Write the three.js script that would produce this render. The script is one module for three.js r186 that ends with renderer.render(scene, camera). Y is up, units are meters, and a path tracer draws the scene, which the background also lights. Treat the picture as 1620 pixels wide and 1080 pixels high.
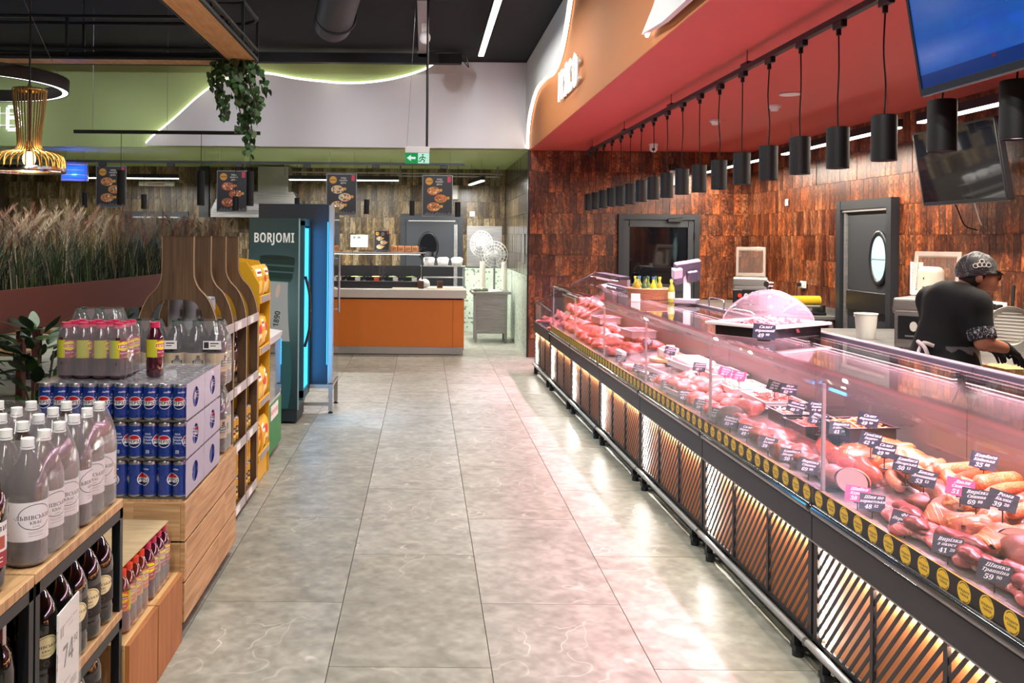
import * as THREE from 'three';
import { RoundedBoxGeometry } from 'three/addons/geometries/RoundedBoxGeometry.js';
import { mergeGeometries, mergeVertices } from 'three/addons/utils/BufferGeometryUtils.js';
import { RectAreaLightUniformsLib } from 'three/addons/lights/RectAreaLightUniformsLib.js';
RectAreaLightUniformsLib.init();

// ---------------------------------------------------------------- camera, light, exposure
const scene = new THREE.Scene();
scene.background = new THREE.Color(0x000000);
const camera = new THREE.PerspectiveCamera(2 * Math.atan(540 / 1449) * 180 / Math.PI, 1.5, 0.05, 60);
camera.position.set(0, 1.58, 0);
camera.rotation.set(0, 0, 0.009);
camera.setViewOffset(1620, 1080, 139, 163, 1620, 1080);   // the lens is shifted: verticals stay upright
scene.add(camera);
const renderer = new THREE.WebGLRenderer({ antialias: true });
renderer.toneMapping = THREE.LinearToneMapping;
renderer.toneMappingExposure = 1.0;
renderer.shadowMap.enabled = true;

const LIGHT = {
  linear: 140,      // ceiling LED luminaires, nits
  pendant: 20,      // meat pendants, candela
  caseLed: 100,     // LED line inside the display case
  grilleLed: 380,   wash: 13,   // LED line behind the grille
  kitchen: 420, staff: 250,
};
const PINK = new THREE.Color().setRGB(1.0, 0.55, 0.74), COOL = new THREE.Color().setRGB(1.0, 0.985, 0.93), WARM = new THREE.Color().setRGB(1.0, 0.9, 0.75);

// ---------------------------------------------------------------- helpers
function rng(seed) { let a = seed >>> 0; return () => { a = (a + 0x6D2B79F5) | 0; let t = Math.imul(a ^ (a >>> 15), 1 | a); t = (t + Math.imul(t ^ (t >>> 7), 61 | t)) ^ t; return ((t ^ (t >>> 14)) >>> 0) / 4294967296; }; }
const R = rng(20240);
const rr = (a, b) => a + (b - a) * R();
const taken = {};
function numbered(n) { const k = taken[n] = (taken[n] ?? -1) + 1; return k ? n + '_' + String(k).padStart(3, '0') : n; }
const ORD = ['first', 'second', 'third', 'fourth', 'fifth', 'sixth', 'seventh', 'eighth', 'ninth', 'tenth', 'eleventh', 'twelfth', 'thirteenth', 'fourteenth', 'fifteenth', 'sixteenth', 'seventeenth', 'eighteenth', 'nineteenth', 'twentieth'];
const ord = (i) => ORD[i] ?? ORD[Math.floor(i / 10) === 2 ? 19 : 0];
function shade(o) { o.traverse((m) => { if (m.isMesh) { m.castShadow = true; m.receiveShadow = true; } }); return o; }
function thing(name, label, category, x = 0, y = 0, z = 0, turn = 0, group) {
  const o = new THREE.Group(); o.name = numbered(name); scene.add(o);
  o.position.set(x, y, z); o.rotation.y = turn; o.userData = { label, category };
  if (group) o.userData.group = group;
  return o;
}
function part(parent, name, geo, mat, label, kind) {
  const m = new THREE.Mesh(geo, mat); m.name = parent === scene ? numbered(name) : name; m.castShadow = m.receiveShadow = true;
  if (label) m.userData.label = label;
  if (kind) m.userData.kind = kind;
  parent.add(m); return m;
}
function one(name, label, category, geo, mat, x = 0, y = 0, z = 0, turn = 0, group) {
  const m = part(scene, name, geo, mat, label); m.userData.category = category; if (group) m.userData.group = group;
  m.position.set(x, y, z); m.rotation.y = turn; return m;
}
function struct(name, geo, mat, parent = scene) { const m = part(parent, name, geo, mat); if (parent === scene) m.userData.kind = 'structure'; return m; }
function structGroup(name) { const g = new THREE.Group(); g.name = numbered(name); g.userData.kind = 'structure'; scene.add(g); return g; }
function copy(src, x, y, z, turn = 0, label) {
  const c = src.clone(); c.name = numbered(src.name.replace(/_\d{3}$/, '')); c.userData = { ...src.userData };
  if (label) c.userData.label = label; c.position.set(x, y, z); c.rotation.y = turn; scene.add(c); return c;
}
// geometries
const bx = (w, h, d, x = 0, y = 0, z = 0) => new THREE.BoxGeometry(w, h, d).translate(x, y, z);
const rb = (w, h, d, x = 0, y = 0, z = 0, r = 0.008, s = 2) => new RoundedBoxGeometry(w, h, d, s, Math.min(r, w / 2.01, h / 2.01, d / 2.01)).translate(x, y, z);
const cyl = (r, h, x = 0, y = 0, z = 0, n = 20, r2 = r) => new THREE.CylinderGeometry(r2, r, h, n).translate(x, y + h / 2, z);
function seg(ax, ay, az, bx_, by, bz, r, n = 8) {
  const a = new THREE.Vector3(ax, ay, az), b = new THREE.Vector3(bx_, by, bz), d = b.clone().sub(a), g = new THREE.CylinderGeometry(r, r, d.length(), n);
  g.applyQuaternion(new THREE.Quaternion().setFromUnitVectors(new THREE.Vector3(0, 1, 0), d.normalize())); return g.translate((ax + bx_) / 2, (ay + by) / 2, (az + bz) / 2);
}
function tube(pts, r, n = 24, m = 8, closed = false) { return new THREE.TubeGeometry(new THREE.CatmullRomCurve3(pts.map((p) => new THREE.Vector3(...p)), closed), n, r, m, closed); }
const lathe = (pts, n = 20) => new THREE.LatheGeometry(pts.map((p) => new THREE.Vector2(p[0], p[1])), n);
function shapeOf(pts, holes = []) { const s = new THREE.Shape(pts.map((p) => new THREE.Vector2(...p))); for (const h of holes) s.holes.push(new THREE.Path(h.map((p) => new THREE.Vector2(...p)))); return s; }
const ext = (pts, d, holes, bevel = 0) => new THREE.ExtrudeGeometry(shapeOf(pts, holes), { depth: d, bevelEnabled: bevel > 0, bevelThickness: bevel, bevelSize: bevel, bevelSegments: 2, curveSegments: 12 });
function merge(list) { return mergeGeometries(list.map((g) => { const h = g.index ? g.toNonIndexed() : g; for (const k of Object.keys(h.attributes)) if (!['position', 'normal', 'uv'].includes(k)) h.deleteAttribute(k); return h; })); }
function spline(pts, n = 60, closed = false) { return new THREE.CatmullRomCurve3(pts.map((p) => new THREE.Vector3(p[0], p[1], 0)), closed).getPoints(n).map((p) => [p.x, p.y]); }
// uv in metres by the way each face points; s = metres per repeat
function uvm(g, s = 1, ou = 0, ov = 0, swap = false) {
  if (g.index) g = g.toNonIndexed();
  const p = g.attributes.position, n = g.attributes.normal, uv = new Float32Array(p.count * 2);
  for (let i = 0; i < p.count; i++) {
    const ax = Math.abs(n.getX(i)), ay = Math.abs(n.getY(i)), az = Math.abs(n.getZ(i));
    let u, v; if (ay > ax && ay > az) { u = p.getX(i); v = p.getZ(i); } else if (ax > az) { u = p.getZ(i); v = p.getY(i); } else { u = p.getX(i); v = p.getY(i); }
    if (swap) [u, v] = [v, u];
    uv[2 * i] = u / s + ou; uv[2 * i + 1] = v / s + ov;
  }
  g.setAttribute('uv', new THREE.BufferAttribute(uv, 2)); return g;
}
// periodic value noise
const H = new Float32Array(65536); { const q = rng(7); for (let i = 0; i < 65536; i++) H[i] = q(); }
function vn(x, y, p, s = 0) {
  const xi = Math.floor(x), yi = Math.floor(y), fx = x - xi, fy = y - yi, u = fx * fx * (3 - 2 * fx), v = fy * fy * (3 - 2 * fy);
  const m = (a) => ((a % p) + p) % p, h = (a, b) => H[(m(a) * 251 + m(b) * 1009 + s * 7919) & 65535];
  const a = h(xi, yi), b = h(xi + 1, yi), c = h(xi, yi + 1), d = h(xi + 1, yi + 1);
  return a + (b - a) * u + (c - a) * v + (a - b - c + d) * u * v;
}
function fbm(x, y, p, o = 4, s = 0) { let t = 0, a = 0.5, n = 0; for (let i = 0; i < o; i++) { t += a * vn(x, y, p, s + i); n += a; x *= 2; y *= 2; p *= 2; a *= 0.5; } return t / n; }
function n3(x, y, z) { return (vn(x + z * 0.7, y - z * 0.4, 256, 3) + vn(y + 31 + x * 0.3, z + x * 0.2, 256, 5) + vn(z + 77 - y * 0.2, x + 13, 256, 9)) / 3; }
const lerp = (a, b, t) => a + (b - a) * t, mixc = (a, b, t) => [lerp(a[0], b[0], t), lerp(a[1], b[1], t), lerp(a[2], b[2], t)], clamp = (x, a = 0, b = 1) => Math.min(b, Math.max(a, x)), sst = (a, b, x) => { const t = clamp((x - a) / (b - a)); return t * t * (3 - 2 * t); };
function tex(w, h, fn, srgb = true) {
  const d = new Uint8Array(w * h * 4);
  for (let j = 0; j < h; j++) for (let i = 0; i < w; i++) { const c = fn(i / w, j / h), k = 4 * (j * w + i); if (c.length) { d[k] = c[0]; d[k + 1] = c[1]; d[k + 2] = c[2]; } else d[k] = d[k + 1] = d[k + 2] = c; d[k + 3] = 255; }
  const t = new THREE.DataTexture(d, w, h); t.wrapS = t.wrapT = THREE.RepeatWrapping; t.magFilter = THREE.LinearFilter; t.minFilter = THREE.LinearFilter; if (srgb) t.colorSpace = THREE.SRGBColorSpace; t.needsUpdate = true; return t;
}
function canv(w, h, draw, wrap = false) {
  const c = document.createElement('canvas'); c.width = w; c.height = h; const g = c.getContext('2d'); draw(g, w, h);
  const t = new THREE.CanvasTexture(c); t.colorSpace = THREE.SRGBColorSpace; if (wrap) t.wrapS = t.wrapT = THREE.RepeatWrapping; return t;
}
const mat = (color, roughness = 0.6, metalness = 0, more = {}) => new THREE.MeshStandardMaterial({ color, roughness, metalness, ...more });
const phys = (o) => new THREE.MeshPhysicalMaterial(o);
const glow = (color, k) => new THREE.MeshStandardMaterial({ color: 0x111111, emissive: color, emissiveIntensity: k, roughness: 0.5 });
function areaLight(parent, w, h, x, y, z, dir, color, nits) {   // dir: where it shines
  const l = new THREE.RectAreaLight(color, nits, w, h); l.position.set(x, y, z); parent.add(l); l.name = 'area_light';
  const m = new THREE.Matrix4().lookAt(new THREE.Vector3(), new THREE.Vector3(...dir), Math.abs(dir[1]) > 0.9 ? new THREE.Vector3(0, 0, 1) : new THREE.Vector3(0, 1, 0));
  l.quaternion.setFromRotationMatrix(m); return l;
}
// smooth-minimum distance fields meshed by surface nets
const smin = (a, b, k) => { const h = clamp(0.5 + 0.5 * (b - a) / k); return lerp(b, a, h) - k * h * (1 - h); };
function cap(p, a, b, ra, rb_) {
  const bx0 = b[0] - a[0], by0 = b[1] - a[1], bz0 = b[2] - a[2], px = p[0] - a[0], py = p[1] - a[1], pz = p[2] - a[2];
  const t = clamp((px * bx0 + py * by0 + pz * bz0) / (bx0 * bx0 + by0 * by0 + bz0 * bz0 + 1e-9));
  return Math.hypot(px - bx0 * t, py - by0 * t, pz - bz0 * t) - lerp(ra, rb_, t);
}
const ell = (p, c, r) => { const x = (p[0] - c[0]) / r[0], y = (p[1] - c[1]) / r[1], z = (p[2] - c[2]) / r[2], l = Math.hypot(x, y, z); return (l - 1) * Math.min(...r); };
function nets(f, lo, hi, cell) {
  const n = [0, 1, 2].map((i) => Math.ceil((hi[i] - lo[i]) / cell) + 1), [nx, ny, nz] = n, v = new Float32Array(nx * ny * nz), id = (i, j, k) => i + nx * (j + ny * k);
  for (let k = 0; k < nz; k++) for (let j = 0; j < ny; j++) for (let i = 0; i < nx; i++) v[id(i, j, k)] = f([lo[0] + i * cell, lo[1] + j * cell, lo[2] + k * cell]);
  const pos = [], idx = [], at = new Int32Array(nx * ny * nz).fill(-1);
  for (let k = 0; k < nz - 1; k++) for (let j = 0; j < ny - 1; j++) for (let i = 0; i < nx - 1; i++) {
    let sx = 0, sy = 0, sz = 0, c = 0;
    const edge = (a, b, c0, d, e, g) => { const p = v[id(i + a, j + b, k + c0)], q = v[id(i + d, j + e, k + g)]; if ((p < 0) !== (q < 0)) { const t = p / (p - q); sx += a + (d - a) * t; sy += b + (e - b) * t; sz += c0 + (g - c0) * t; c++; } };
    for (const [a, b] of [[0, 0], [0, 1], [1, 0], [1, 1]]) { edge(0, a, b, 1, a, b); edge(a, 0, b, a, 1, b); edge(a, b, 0, a, b, 1); }
    if (c) { at[id(i, j, k)] = pos.length / 3; pos.push(lo[0] + (i + sx / c) * cell, lo[1] + (j + sy / c) * cell, lo[2] + (k + sz / c) * cell); }
  }
  const quad = (a, b, c, d, flip) => { if (a < 0 || b < 0 || c < 0 || d < 0) return; flip ? idx.push(a, c, b, a, d, c) : idx.push(a, b, c, a, c, d); };
  for (let k = 1; k < nz - 1; k++) for (let j = 1; j < ny - 1; j++) for (let i = 1; i < nx - 1; i++) {
    const s = v[id(i, j, k)] < 0;
    if (s !== v[id(i + 1, j, k)] < 0) quad(at[id(i, j - 1, k - 1)], at[id(i, j, k - 1)], at[id(i, j, k)], at[id(i, j - 1, k)], !s);
    if (s !== v[id(i, j + 1, k)] < 0) quad(at[id(i - 1, j, k - 1)], at[id(i - 1, j, k)], at[id(i, j, k)], at[id(i, j, k - 1)], !s);
    if (s !== v[id(i, j, k + 1)] < 0) quad(at[id(i - 1, j - 1, k)], at[id(i, j - 1, k)], at[id(i, j, k)], at[id(i - 1, j, k)], !s);
  }
  const g = new THREE.BufferGeometry(); g.setAttribute('position', new THREE.Float32BufferAttribute(pos, 3)); g.setIndex(idx); g.computeVertexNormals();
  const uv = new Float32Array(pos.length / 3 * 2); for (let i = 0; i < pos.length / 3; i++) { uv[2 * i] = pos[3 * i] + pos[3 * i + 2]; uv[2 * i + 1] = pos[3 * i + 1] + pos[3 * i + 2] * 0.5; } g.setAttribute('uv', new THREE.BufferAttribute(uv, 2));
  return g;
}
// convex clip of a polygon by the rectangle [x0,x1]x[y0,y1]
function clipRect(poly, x0, x1, y0, y1) {
  const cut = (p, f) => { const o = []; for (let i = 0; i < p.length; i++) { const a = p[i], b = p[(i + 1) % p.length], fa = f(a), fb = f(b); if (fa >= 0) o.push(a); if ((fa >= 0) !== (fb >= 0)) { const t = fa / (fa - fb); o.push([lerp(a[0], b[0], t), lerp(a[1], b[1], t)]); } } return o; };
  for (const f of [(p) => p[0] - x0, (p) => x1 - p[0], (p) => p[1] - y0, (p) => y1 - p[1]]) { poly = cut(poly, f); if (poly.length < 3) return null; }
  return poly;
}

// ---------------------------------------------------------------- shared materials
const stoneT = tex(1024, 1024, (u, v) => {
  const w = fbm(u * 4, v * 4, 4, 4, 2), a = fbm(u * 10 + w * 2, v * 10, 10, 4, 1), b = fbm(u * 60, v * 60, 60, 2, 8);
  const r1 = Math.abs(fbm(u * 5 + v * 2, v * 3, 5, 5, 11) - 0.5), vein = sst(0.006, 0, r1) * sst(0.52, 0.7, fbm(u * 6, v * 6, 6, 3, 21));
  const r2 = Math.abs(fbm(u * 9 + w, v * 9, 9, 3, 15) - 0.5), vein2 = sst(0.018, 0, r2) * sst(0.5, 0.7, fbm(u * 7, v * 7, 7, 2, 25)) * 0.55;
  const t = 146 + (a - 0.5) * 14 + (w - 0.5) * 8 + (b - 0.5) * 34 + (fbm(u * 30 + a * 4, v * 30, 30, 3, 33) - 0.5) * 40 + Math.max(vein, vein2) * 44;
  return [t + 1, t - 1, t - 13];
});
const stoneR = tex(256, 256, (u, v) => 118 + fbm(u * 12, v * 12, 12, 3, 3) * 50, false);
const woodT = (base, dark, seed, n = 9) => tex(512, 512, (u, v) => {   // grain runs along v
  const w = fbm(u * 4, v * 1, 4, 3, seed) * 1.6, ring = 0.5 + 0.5 * Math.sin((u * n + w * 2.2) * 6.283), f = fbm(u * 90, v * 4, 90, 2, seed + 3), k = fbm(u * 5, v * 2, 5, 3, seed + 6);
  return mixc(base, dark, clamp(ring * 0.28 + (f - 0.5) * 0.75 + (k - 0.5) * 0.7 + 0.18)); });
const oakT = woodT([196, 158, 112], [138, 100, 62], 4, 7), lightT = woodT([214, 172, 118], [176, 128, 76], 14, 4), greyOakT = woodT([148, 118, 86], [92, 68, 46], 24, 6);
const oak = mat(0xffffff, 0.55, 0, { map: oakT }), lightWood = mat(0xffffff, 0.55, 0, { map: lightT }), greyOak = mat(0xb9b0a8, 0.55, 0, { map: greyOakT });
const plankWood = mat(0xcaa37c, 0.55, 0, { map: lightT });
const black = mat(0x14171c, 0.42), blackMetal = mat(0x17191d, 0.38, 0.2), anthracite = mat(0x23262b, 0.45, 0.15), matteBlack = mat(0x0f1216, 0.7), rubber = mat(0x0b0b0c, 0.8);
const brushedT = tex(256, 256, (u, v) => { const t = 190 + (fbm(u * 3, v * 120, 120, 3, 5) - 0.5) * 60; return [t, t, t + 2]; });
const steel = mat(0xd8d6d2, 0.34, 0.65, { map: brushedT }), steelDull = mat(0xa3a19d, 0.42, 0.6), chrome = mat(0xdadada, 0.12, 1), greyMetal = mat(0x8b8d90, 0.4, 0.5);
const white = mat(0xe6e4e0, 0.5), whitePlastic = mat(0xe9e8e4, 0.32), offWhite = mat(0xd8d5cf, 0.7);
const paper = mat(0xe4e3df, 0.85);
const glass = phys({ color: 0xffffff, transmission: 1, roughness: 0.02, thickness: 0, ior: 1.45 });
const smoked = phys({ color: 0x9a948f, transmission: 1, roughness: 0.03, thickness: 0, ior: 1.5 });
const darkGlass = phys({ color: 0x0a0c12, roughness: 0.05, metalness: 0, clearcoat: 1, clearcoatRoughness: 0.03 });
const film = phys({ color: 0xf6f5f8, transmission: 0.9, roughness: 0.1, thickness: 0, ior: 1.4, side: THREE.DoubleSide });
// ---------------------------------------------------------------- the room
const ZB = 12.27, ZA = 15.7, XR = 4.38, XF = 1.40, YC = 3.94, YL = 2.77, XL = -9, ZN = 3;
const tileMat = mat(0xffffff, 0.3, 0, { map: stoneT, roughnessMap: stoneR, roughness: 0.75 });
const tileMat2 = mat(0xf0efea, 0.3, 0, { map: stoneT, roughnessMap: stoneR, roughness: 0.8 });
const grout = mat(0x5d574c, 0.9);
{
  const f = structGroup('floor');
  part(f, 'screed', bx(XR + 0.4 - XL, 0.09, ZA + 0.2 + ZN, (XR + 0.4 + XL) / 2, -0.055, (ZN - ZA - 0.2) / 2), grout);
  const vars = []; for (let i = 0; i < 8; i++) vars.push(uvm(bx(0.5965, 0.01, 1.1965), 2.2, R() * 3, R() * 3));
  for (let c = -12; c < 4; c++) for (let k = -2; k < 11; k++) {
    const x = -0.038 + 0.6 * c, z = 3.376 + 0.6 + 1.2 * k + (((c % 2) + 2) % 2 ? 0.595 : 0), n = Math.max(z - 0.5983, -2), e = Math.min(z + 0.5983, ZA);
    if (e - n < 0.3) continue;
    const m = part(f, 'floor_tile', e - n > 1.19 ? vars[Math.floor(R() * 8)] : uvm(bx(0.5965, 0.01, e - n), 2.2, R() * 3, R() * 3), R() < 0.6 ? tileMat : tileMat2);
    m.position.set(x, -0.005, -(n + e) / 2);
  }
}
const rustT = tex(1024, 1024, (u, v) => {
  const w = fbm(u * 5, v * 5, 5, 3, 4), a = fbm(u * 14 + w * 3, v * 7, 14, 4, 2), b = fbm(u * 46, v * 40, 46, 3, 9), d = fbm(u * 120, v * 100, 120, 2, 12), streak = fbm(u * 60, v * 5, 60, 2, 30);
  let c = mixc([104, 58, 36], [152, 90, 54], sst(0.32, 0.68, a)); c = mixc(c, [198, 140, 90], sst(0.52, 0.74, b) * 0.6 * sst(0.35, 0.6, streak)); c = mixc(c, [58, 38, 30], sst(0.58, 0.72, 1 - b) * 0.5 + sst(0.62, 0.75, 1 - a) * 0.35 + sst(0.6, 0.7, 1 - streak) * 0.35);
  const k = 0.8 + d * 0.4; return [c[0] * k, c[1] * k, c[2] * k].map((x) => clamp(x, 0, 255));
});
const rustMats = [0xffffff, 0xd9c9c0, 0xa88f86, 0xffe2c4, 0xc4aea2].map((c) => mat(c, 0.34, 0, { map: rustT, bumpMap: rustT, bumpScale: 0.0012 }));
const taupeT = tex(1024, 1024, (u, v) => {
  const a = fbm(u * 10, v * 5, 10, 4, 41), b = fbm(u * 40, v * 30, 40, 3, 44), s = fbm(u * 70, v * 4, 70, 2, 48);
  let c = mixc([96, 82, 62], [150, 132, 102], sst(0.3, 0.7, a)); c = mixc(c, [182, 164, 130], sst(0.55, 0.75, b) * 0.6); c = mixc(c, [52, 44, 36], sst(0.58, 0.75, s) * 0.55); return c; });
const taupeMats = [0xffffff, 0xcfc7b8, 0xa69c8c, 0xfff2da].map((c) => mat(c, 0.3, 0, { map: taupeT }));
const slateMats = [0x8d8c88, 0x77756f, 0xa3a09a].map((c) => mat(c, 0.16, 0, { map: taupeT }));
const TW = 0.0955, TH = 0.279;
const tileVars = Array.from({ length: 10 }, () => {
  const g = bx(TW - 0.003, TH - 0.003, 0.014), uv = g.attributes.uv, ou = R(), ov = R(); for (let i = 0; i < uv.count; i++) uv.setXY(i, ou + uv.getX(i) * 0.11, ov + uv.getY(i) * 0.32); return g; });
// plane: 'x' wall whose tiles run along depth, 'z' wall whose tiles run along x; face looks to -x or +z
function tileWall(parent, plane, at, u0, u1, vTop, rows, mats, skip, most, rank, side = -1) {
  const list = [];
  for (let r = 0; r < rows; r++) for (let u = u0 - TW * R(); u < u1; u += TW) {
    const a = Math.max(u, u0), b = Math.min(u + TW, u1), v = vTop - (r + 0.5) * TH; if (b - a < 0.02 || skip?.((a + b) / 2, v)) continue;
    list.push({ u: (a + b) / 2, k: (b - a) / TW, v, g: Math.floor(R() * 10), m: Math.floor(R() * mats.length), o: R() * 0.004 });
  }
  list.sort((p, q) => rank(p.u) - rank(q.u));
  const rest = mats.map(() => []);
  list.forEach((t, i) => {
    const o = new THREE.Object3D(); o.scale.x = t.k;
    if (plane === 'x') { o.position.set(at + side * (0.004 + t.o), t.v, -t.u); o.rotation.y = side * Math.PI / 2; } else o.position.set(t.u, t.v, at + 0.004 + t.o);
    if (i < most) { const m = part(parent, 'wall_tile', tileVars[t.g], mats[t.m]); m.position.copy(o.position); m.rotation.copy(o.rotation); m.scale.copy(o.scale); }
    else { o.updateMatrix(); rest[t.m].push(tileVars[t.g].clone().applyMatrix4(o.matrix)); }
  });
  const all = rest.filter((x) => x.length);
  rest.forEach((x, i) => { if (x.length) part(parent, 'wall_tiles', merge(x), mats[i], undefined, 'stuff'); });
  return all;
}
const mortarRed = mat(0x6a4030, 0.9), mortarTaupe = mat(0x54493b, 0.9), navy = mat(0x060c17, 0.85), plaster = mat(0xcfcbc4, 0.8);
{ // tiled walls behind the meat counter
  const wb = structGroup('wall_back_meat'); part(wb, 'backing', bx(XR + 0.1 - XF, YL, 0.2, (XR + 0.1 + XF) / 2, YL / 2, -ZB - 0.1), mortarRed);
  tileWall(wb, 'z', -ZB, XF, XR - 0.01, YL - 0.002, 9, rustMats, (u, v) => u > 2.6 && u < 3.66 && v < 1.75, 300, (u) => u);
  const wr = structGroup('wall_right'); part(wr, 'backing', bx(0.2, YL, ZB + ZN, XR + 0.1, YL / 2, (ZN - ZB) / 2), mortarRed);
  tileWall(wr, 'x', XR, 5.4, ZB - 0.01, YL - 0.002, 8, rustMats, (u, v) => u > 8.46 && u < 9.5 && v < 1.9, 300, (u) => u);
}
{ // the bay behind the food counter
  const wa = structGroup('wall_back_kitchen'); part(wa, 'backing', bx(XF + 0.1 - XL, YL, 0.2, (XF + 0.1 + XL) / 2, YL / 2, -ZA - 0.1), mortarTaupe);
  tileWall(wa, 'z', -ZA, -7.2, XF - 0.02, YL - 0.002, 6, taupeMats, (u, v) => u > -0.36 && u < 0.62 && v < 1.88, 300, (u) => Math.abs(u - 0.2));
  const terr = tex(512, 512, (u, v) => { const s = fbm(u * 24, v * 24, 24, 2, 51), t = 205 + (fbm(u * 6, v * 6, 6, 3, 53) - 0.5) * 30; return s > 0.66 ? [t - 85, t - 62, t - 78] : [t - 8, t + 2, t - 14]; });
  const terrM = mat(0xffffff, 0.35, 0, { map: terr });
  part(wa, 'lower_panel', uvm(bx(0.85, 1.09, 0.012, XF - 0.44, 0.545, -ZA + 0.008), 0.9), terrM);
  const ws = structGroup('wall_kitchen_side'); part(ws, 'backing', bx(0.2, YL, ZA - ZB - 0.2, XF + 0.1, YL / 2, -(ZB + 0.2 + ZA) / 2), mortarTaupe);
  tileWall(ws, 'x', XF, ZB + 0.02, ZA - 0.02, YL - 0.002, 6, slateMats, null, 0, (u) => u);
  part(ws, 'lower_panel', uvm(bx(0.014, 1.09, ZA - ZB - 0.06, XF - 0.006, 0.545, -(ZB + ZA) / 2), 0.9), terrM);
  part(ws, 'edge_trim', bx(0.02, YL, 0.06, XF - 0.004, YL / 2, -ZB - 0.03), anthracite);
  part(ws, 'notice_holder', rb(0.012, 0.42, 0.24, XF - 0.016, 1.45, -12.75, 0.004), steelDull);
}
struct('wall_left', bx(0.2, YC, ZA + 0.2 + ZN, XL - 0.1, YC / 2, (ZN - ZA - 0.2) / 2), mat(0x6d6a62, 0.8));
struct('wall_front', bx(XR + 0.4 - XL, YC, 0.2, (XR + 0.2 + XL) / 2, YC / 2, ZN + 0.1), mat(0x77736b, 0.8));
const green = mat(0xaec485, 0.75), terracotta = mat(0xc05048, 0.6), tan = mat(0xc0753c, 0.75), panelWhite = mat(0xdcdde0, 0.7);
struct('ceiling', bx(XF + 0.1 - XL, 0.15, ZB + ZN, (XF + 0.1 + XL) / 2, YC + 0.075, (ZN - ZB) / 2), navy);
struct('ceiling_meat', bx(XR + 0.2 - XF - 0.002, 0.02, ZB + ZN, (XR + 0.2 + XF + 0.002) / 2, YL + 0.01, (ZN - ZB) / 2), terracotta);
struct('ceiling_kitchen', bx(XF + 0.1 - XL, 0.1, ZA - ZB - 0.1, (XF + 0.1 + XL) / 2, YL + 0.05, -(ZA + ZB + 0.1) / 2), mat(0xb4ca84, 0.3));
const soffit = struct('wall_soffit', bx(XF + 0.1 - XL, YC - YL, 0.1, (XF + 0.1 + XL) / 2, (YC + YL) / 2, -ZB - 0.05), green);
const fascia = struct('wall_fascia', bx(0.1, YC - YL - 0.004, ZB + ZN, XF + 0.05, (YC + YL) / 2 + 0.002, (ZN - ZB) / 2), tan);
struct('trim_1', bx(0.03, 0.03, ZB + ZN, XF - 0.012, YC - 0.015, (ZN - ZB) / 2), navy);
struct('trim_2', bx(XF - XL, 0.035, 0.03, (XF + XL) / 2, YC - 0.018, -ZB + 0.016), navy);

// wavy white boards standing off the painted fascias, a LED tube along each wavy edge
const neon = glow(0xfff6e4, 5);
function edgeLights(pts, at, n, k, c = 0xfff2d8) { for (let i = 0; i < n; i++) { const p = pts[Math.floor((i + 0.5) / n * pts.length)], l = new THREE.PointLight(c, k, 0, 2); l.position.set(...at(p)); l.castShadow = true; scene.add(l); } }
{
  const edge = spline([[-3.72, 2.80], [-3.641, 2.886], [-3.457, 3.039], [-3.265, 3.209], [-3.056, 3.405], [-2.805, 3.592], [-2.512, 3.715], [-2.301, 3.749], [-2.074, 3.742], [-1.728, 3.682], [-1.383, 3.647], [-1.046, 3.625], [-0.701, 3.645], [-0.356, 3.707], [-0.012, 3.82], [0.164, 3.93]], 70);
  const t = thing('wavy_wall_panel', 'wide white wavy panel on the green wall above the food counter', 'panel', 0, 0, -ZB);
  part(t, 'board', ext([...edge, [XF - 0.01, 3.93], [XF - 0.01, 2.785], [-3.72, 2.785]], 0.035).translate(0, 0, 0.045), panelWhite);
  part(t, 'spacer', bx(4.4, 0.03, 0.045, -1.1, 3.0, 0.0225), white); 
  part(t, 'led_tube', new THREE.TubeGeometry(new THREE.CatmullRomCurve3(edge.map((p) => new THREE.Vector3(p[0] - 0.004, p[1] + 0.02, 0.035))), 140, 0.014, 6), neon, 'glowing white tube light along the wavy edge');
  edgeLights(edge, (p) => [p[0] - 0.02, p[1] + 0.05, -ZB + 0.3], 5, 0.05);
}
const wavySide = (label, edge, outline, n) => {   // outline in (depth, height)
  const t = thing('wavy_wall_panel', label, 'panel', XF, 0, 0);
  part(t, 'board', ext(outline, 0.035).rotateY(Math.PI / 2).translate(-0.06, 0, 0), panelWhite);
  part(t, 'spacer', bx(0.024, 0.03, 0.5, -0.0125, (outline.at(-1)[1] + outline.at(-2)[1]) / 2 + 0.2, -(outline.at(-2)[0] + outline.at(-1)[0]) / 2), white);
  part(t, 'led_tube', new THREE.TubeGeometry(new THREE.CatmullRomCurve3(edge.map((p) => new THREE.Vector3(-0.03, p[1] - 0.012, -p[0] + 0.02))), 120, 0.014, 6), neon, 'glowing white tube light along the wavy edge');
  edgeLights(edge, (p) => [XF - 0.3, p[1] - 0.1, -p[0] + 0.2], Math.ceil(n / 2), 0.05);
};
{
  const e1 = spline([[12.2, 2.80], [12.12, 3.02], [11.98, 3.18], [11.34, 3.40], [10.53, 3.424], [9.72, 3.37], [9.25, 3.457], [8.9, 3.66], [8.68, 3.85], [8.6, 3.925]], 60);
  wavySide('white wavy panel on the orange fascia at its far end, beside the glowing sign', e1, [...e1, [12.24, 3.925], [12.24, 2.8]], 7);
  const e2 = spline([[5.70, 2.86], [5.54, 2.918], [5.37, 2.99], [5.12, 3.22], [4.95, 3.6], [4.86, 3.925]], 40);
  wavySide('white wavy panel on the orange fascia nearest the camera, cut by the top of the picture', e2, [...e2, [2.2, 3.925], [2.2, 2.82], [5.2, 2.82]], 3);
}
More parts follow.
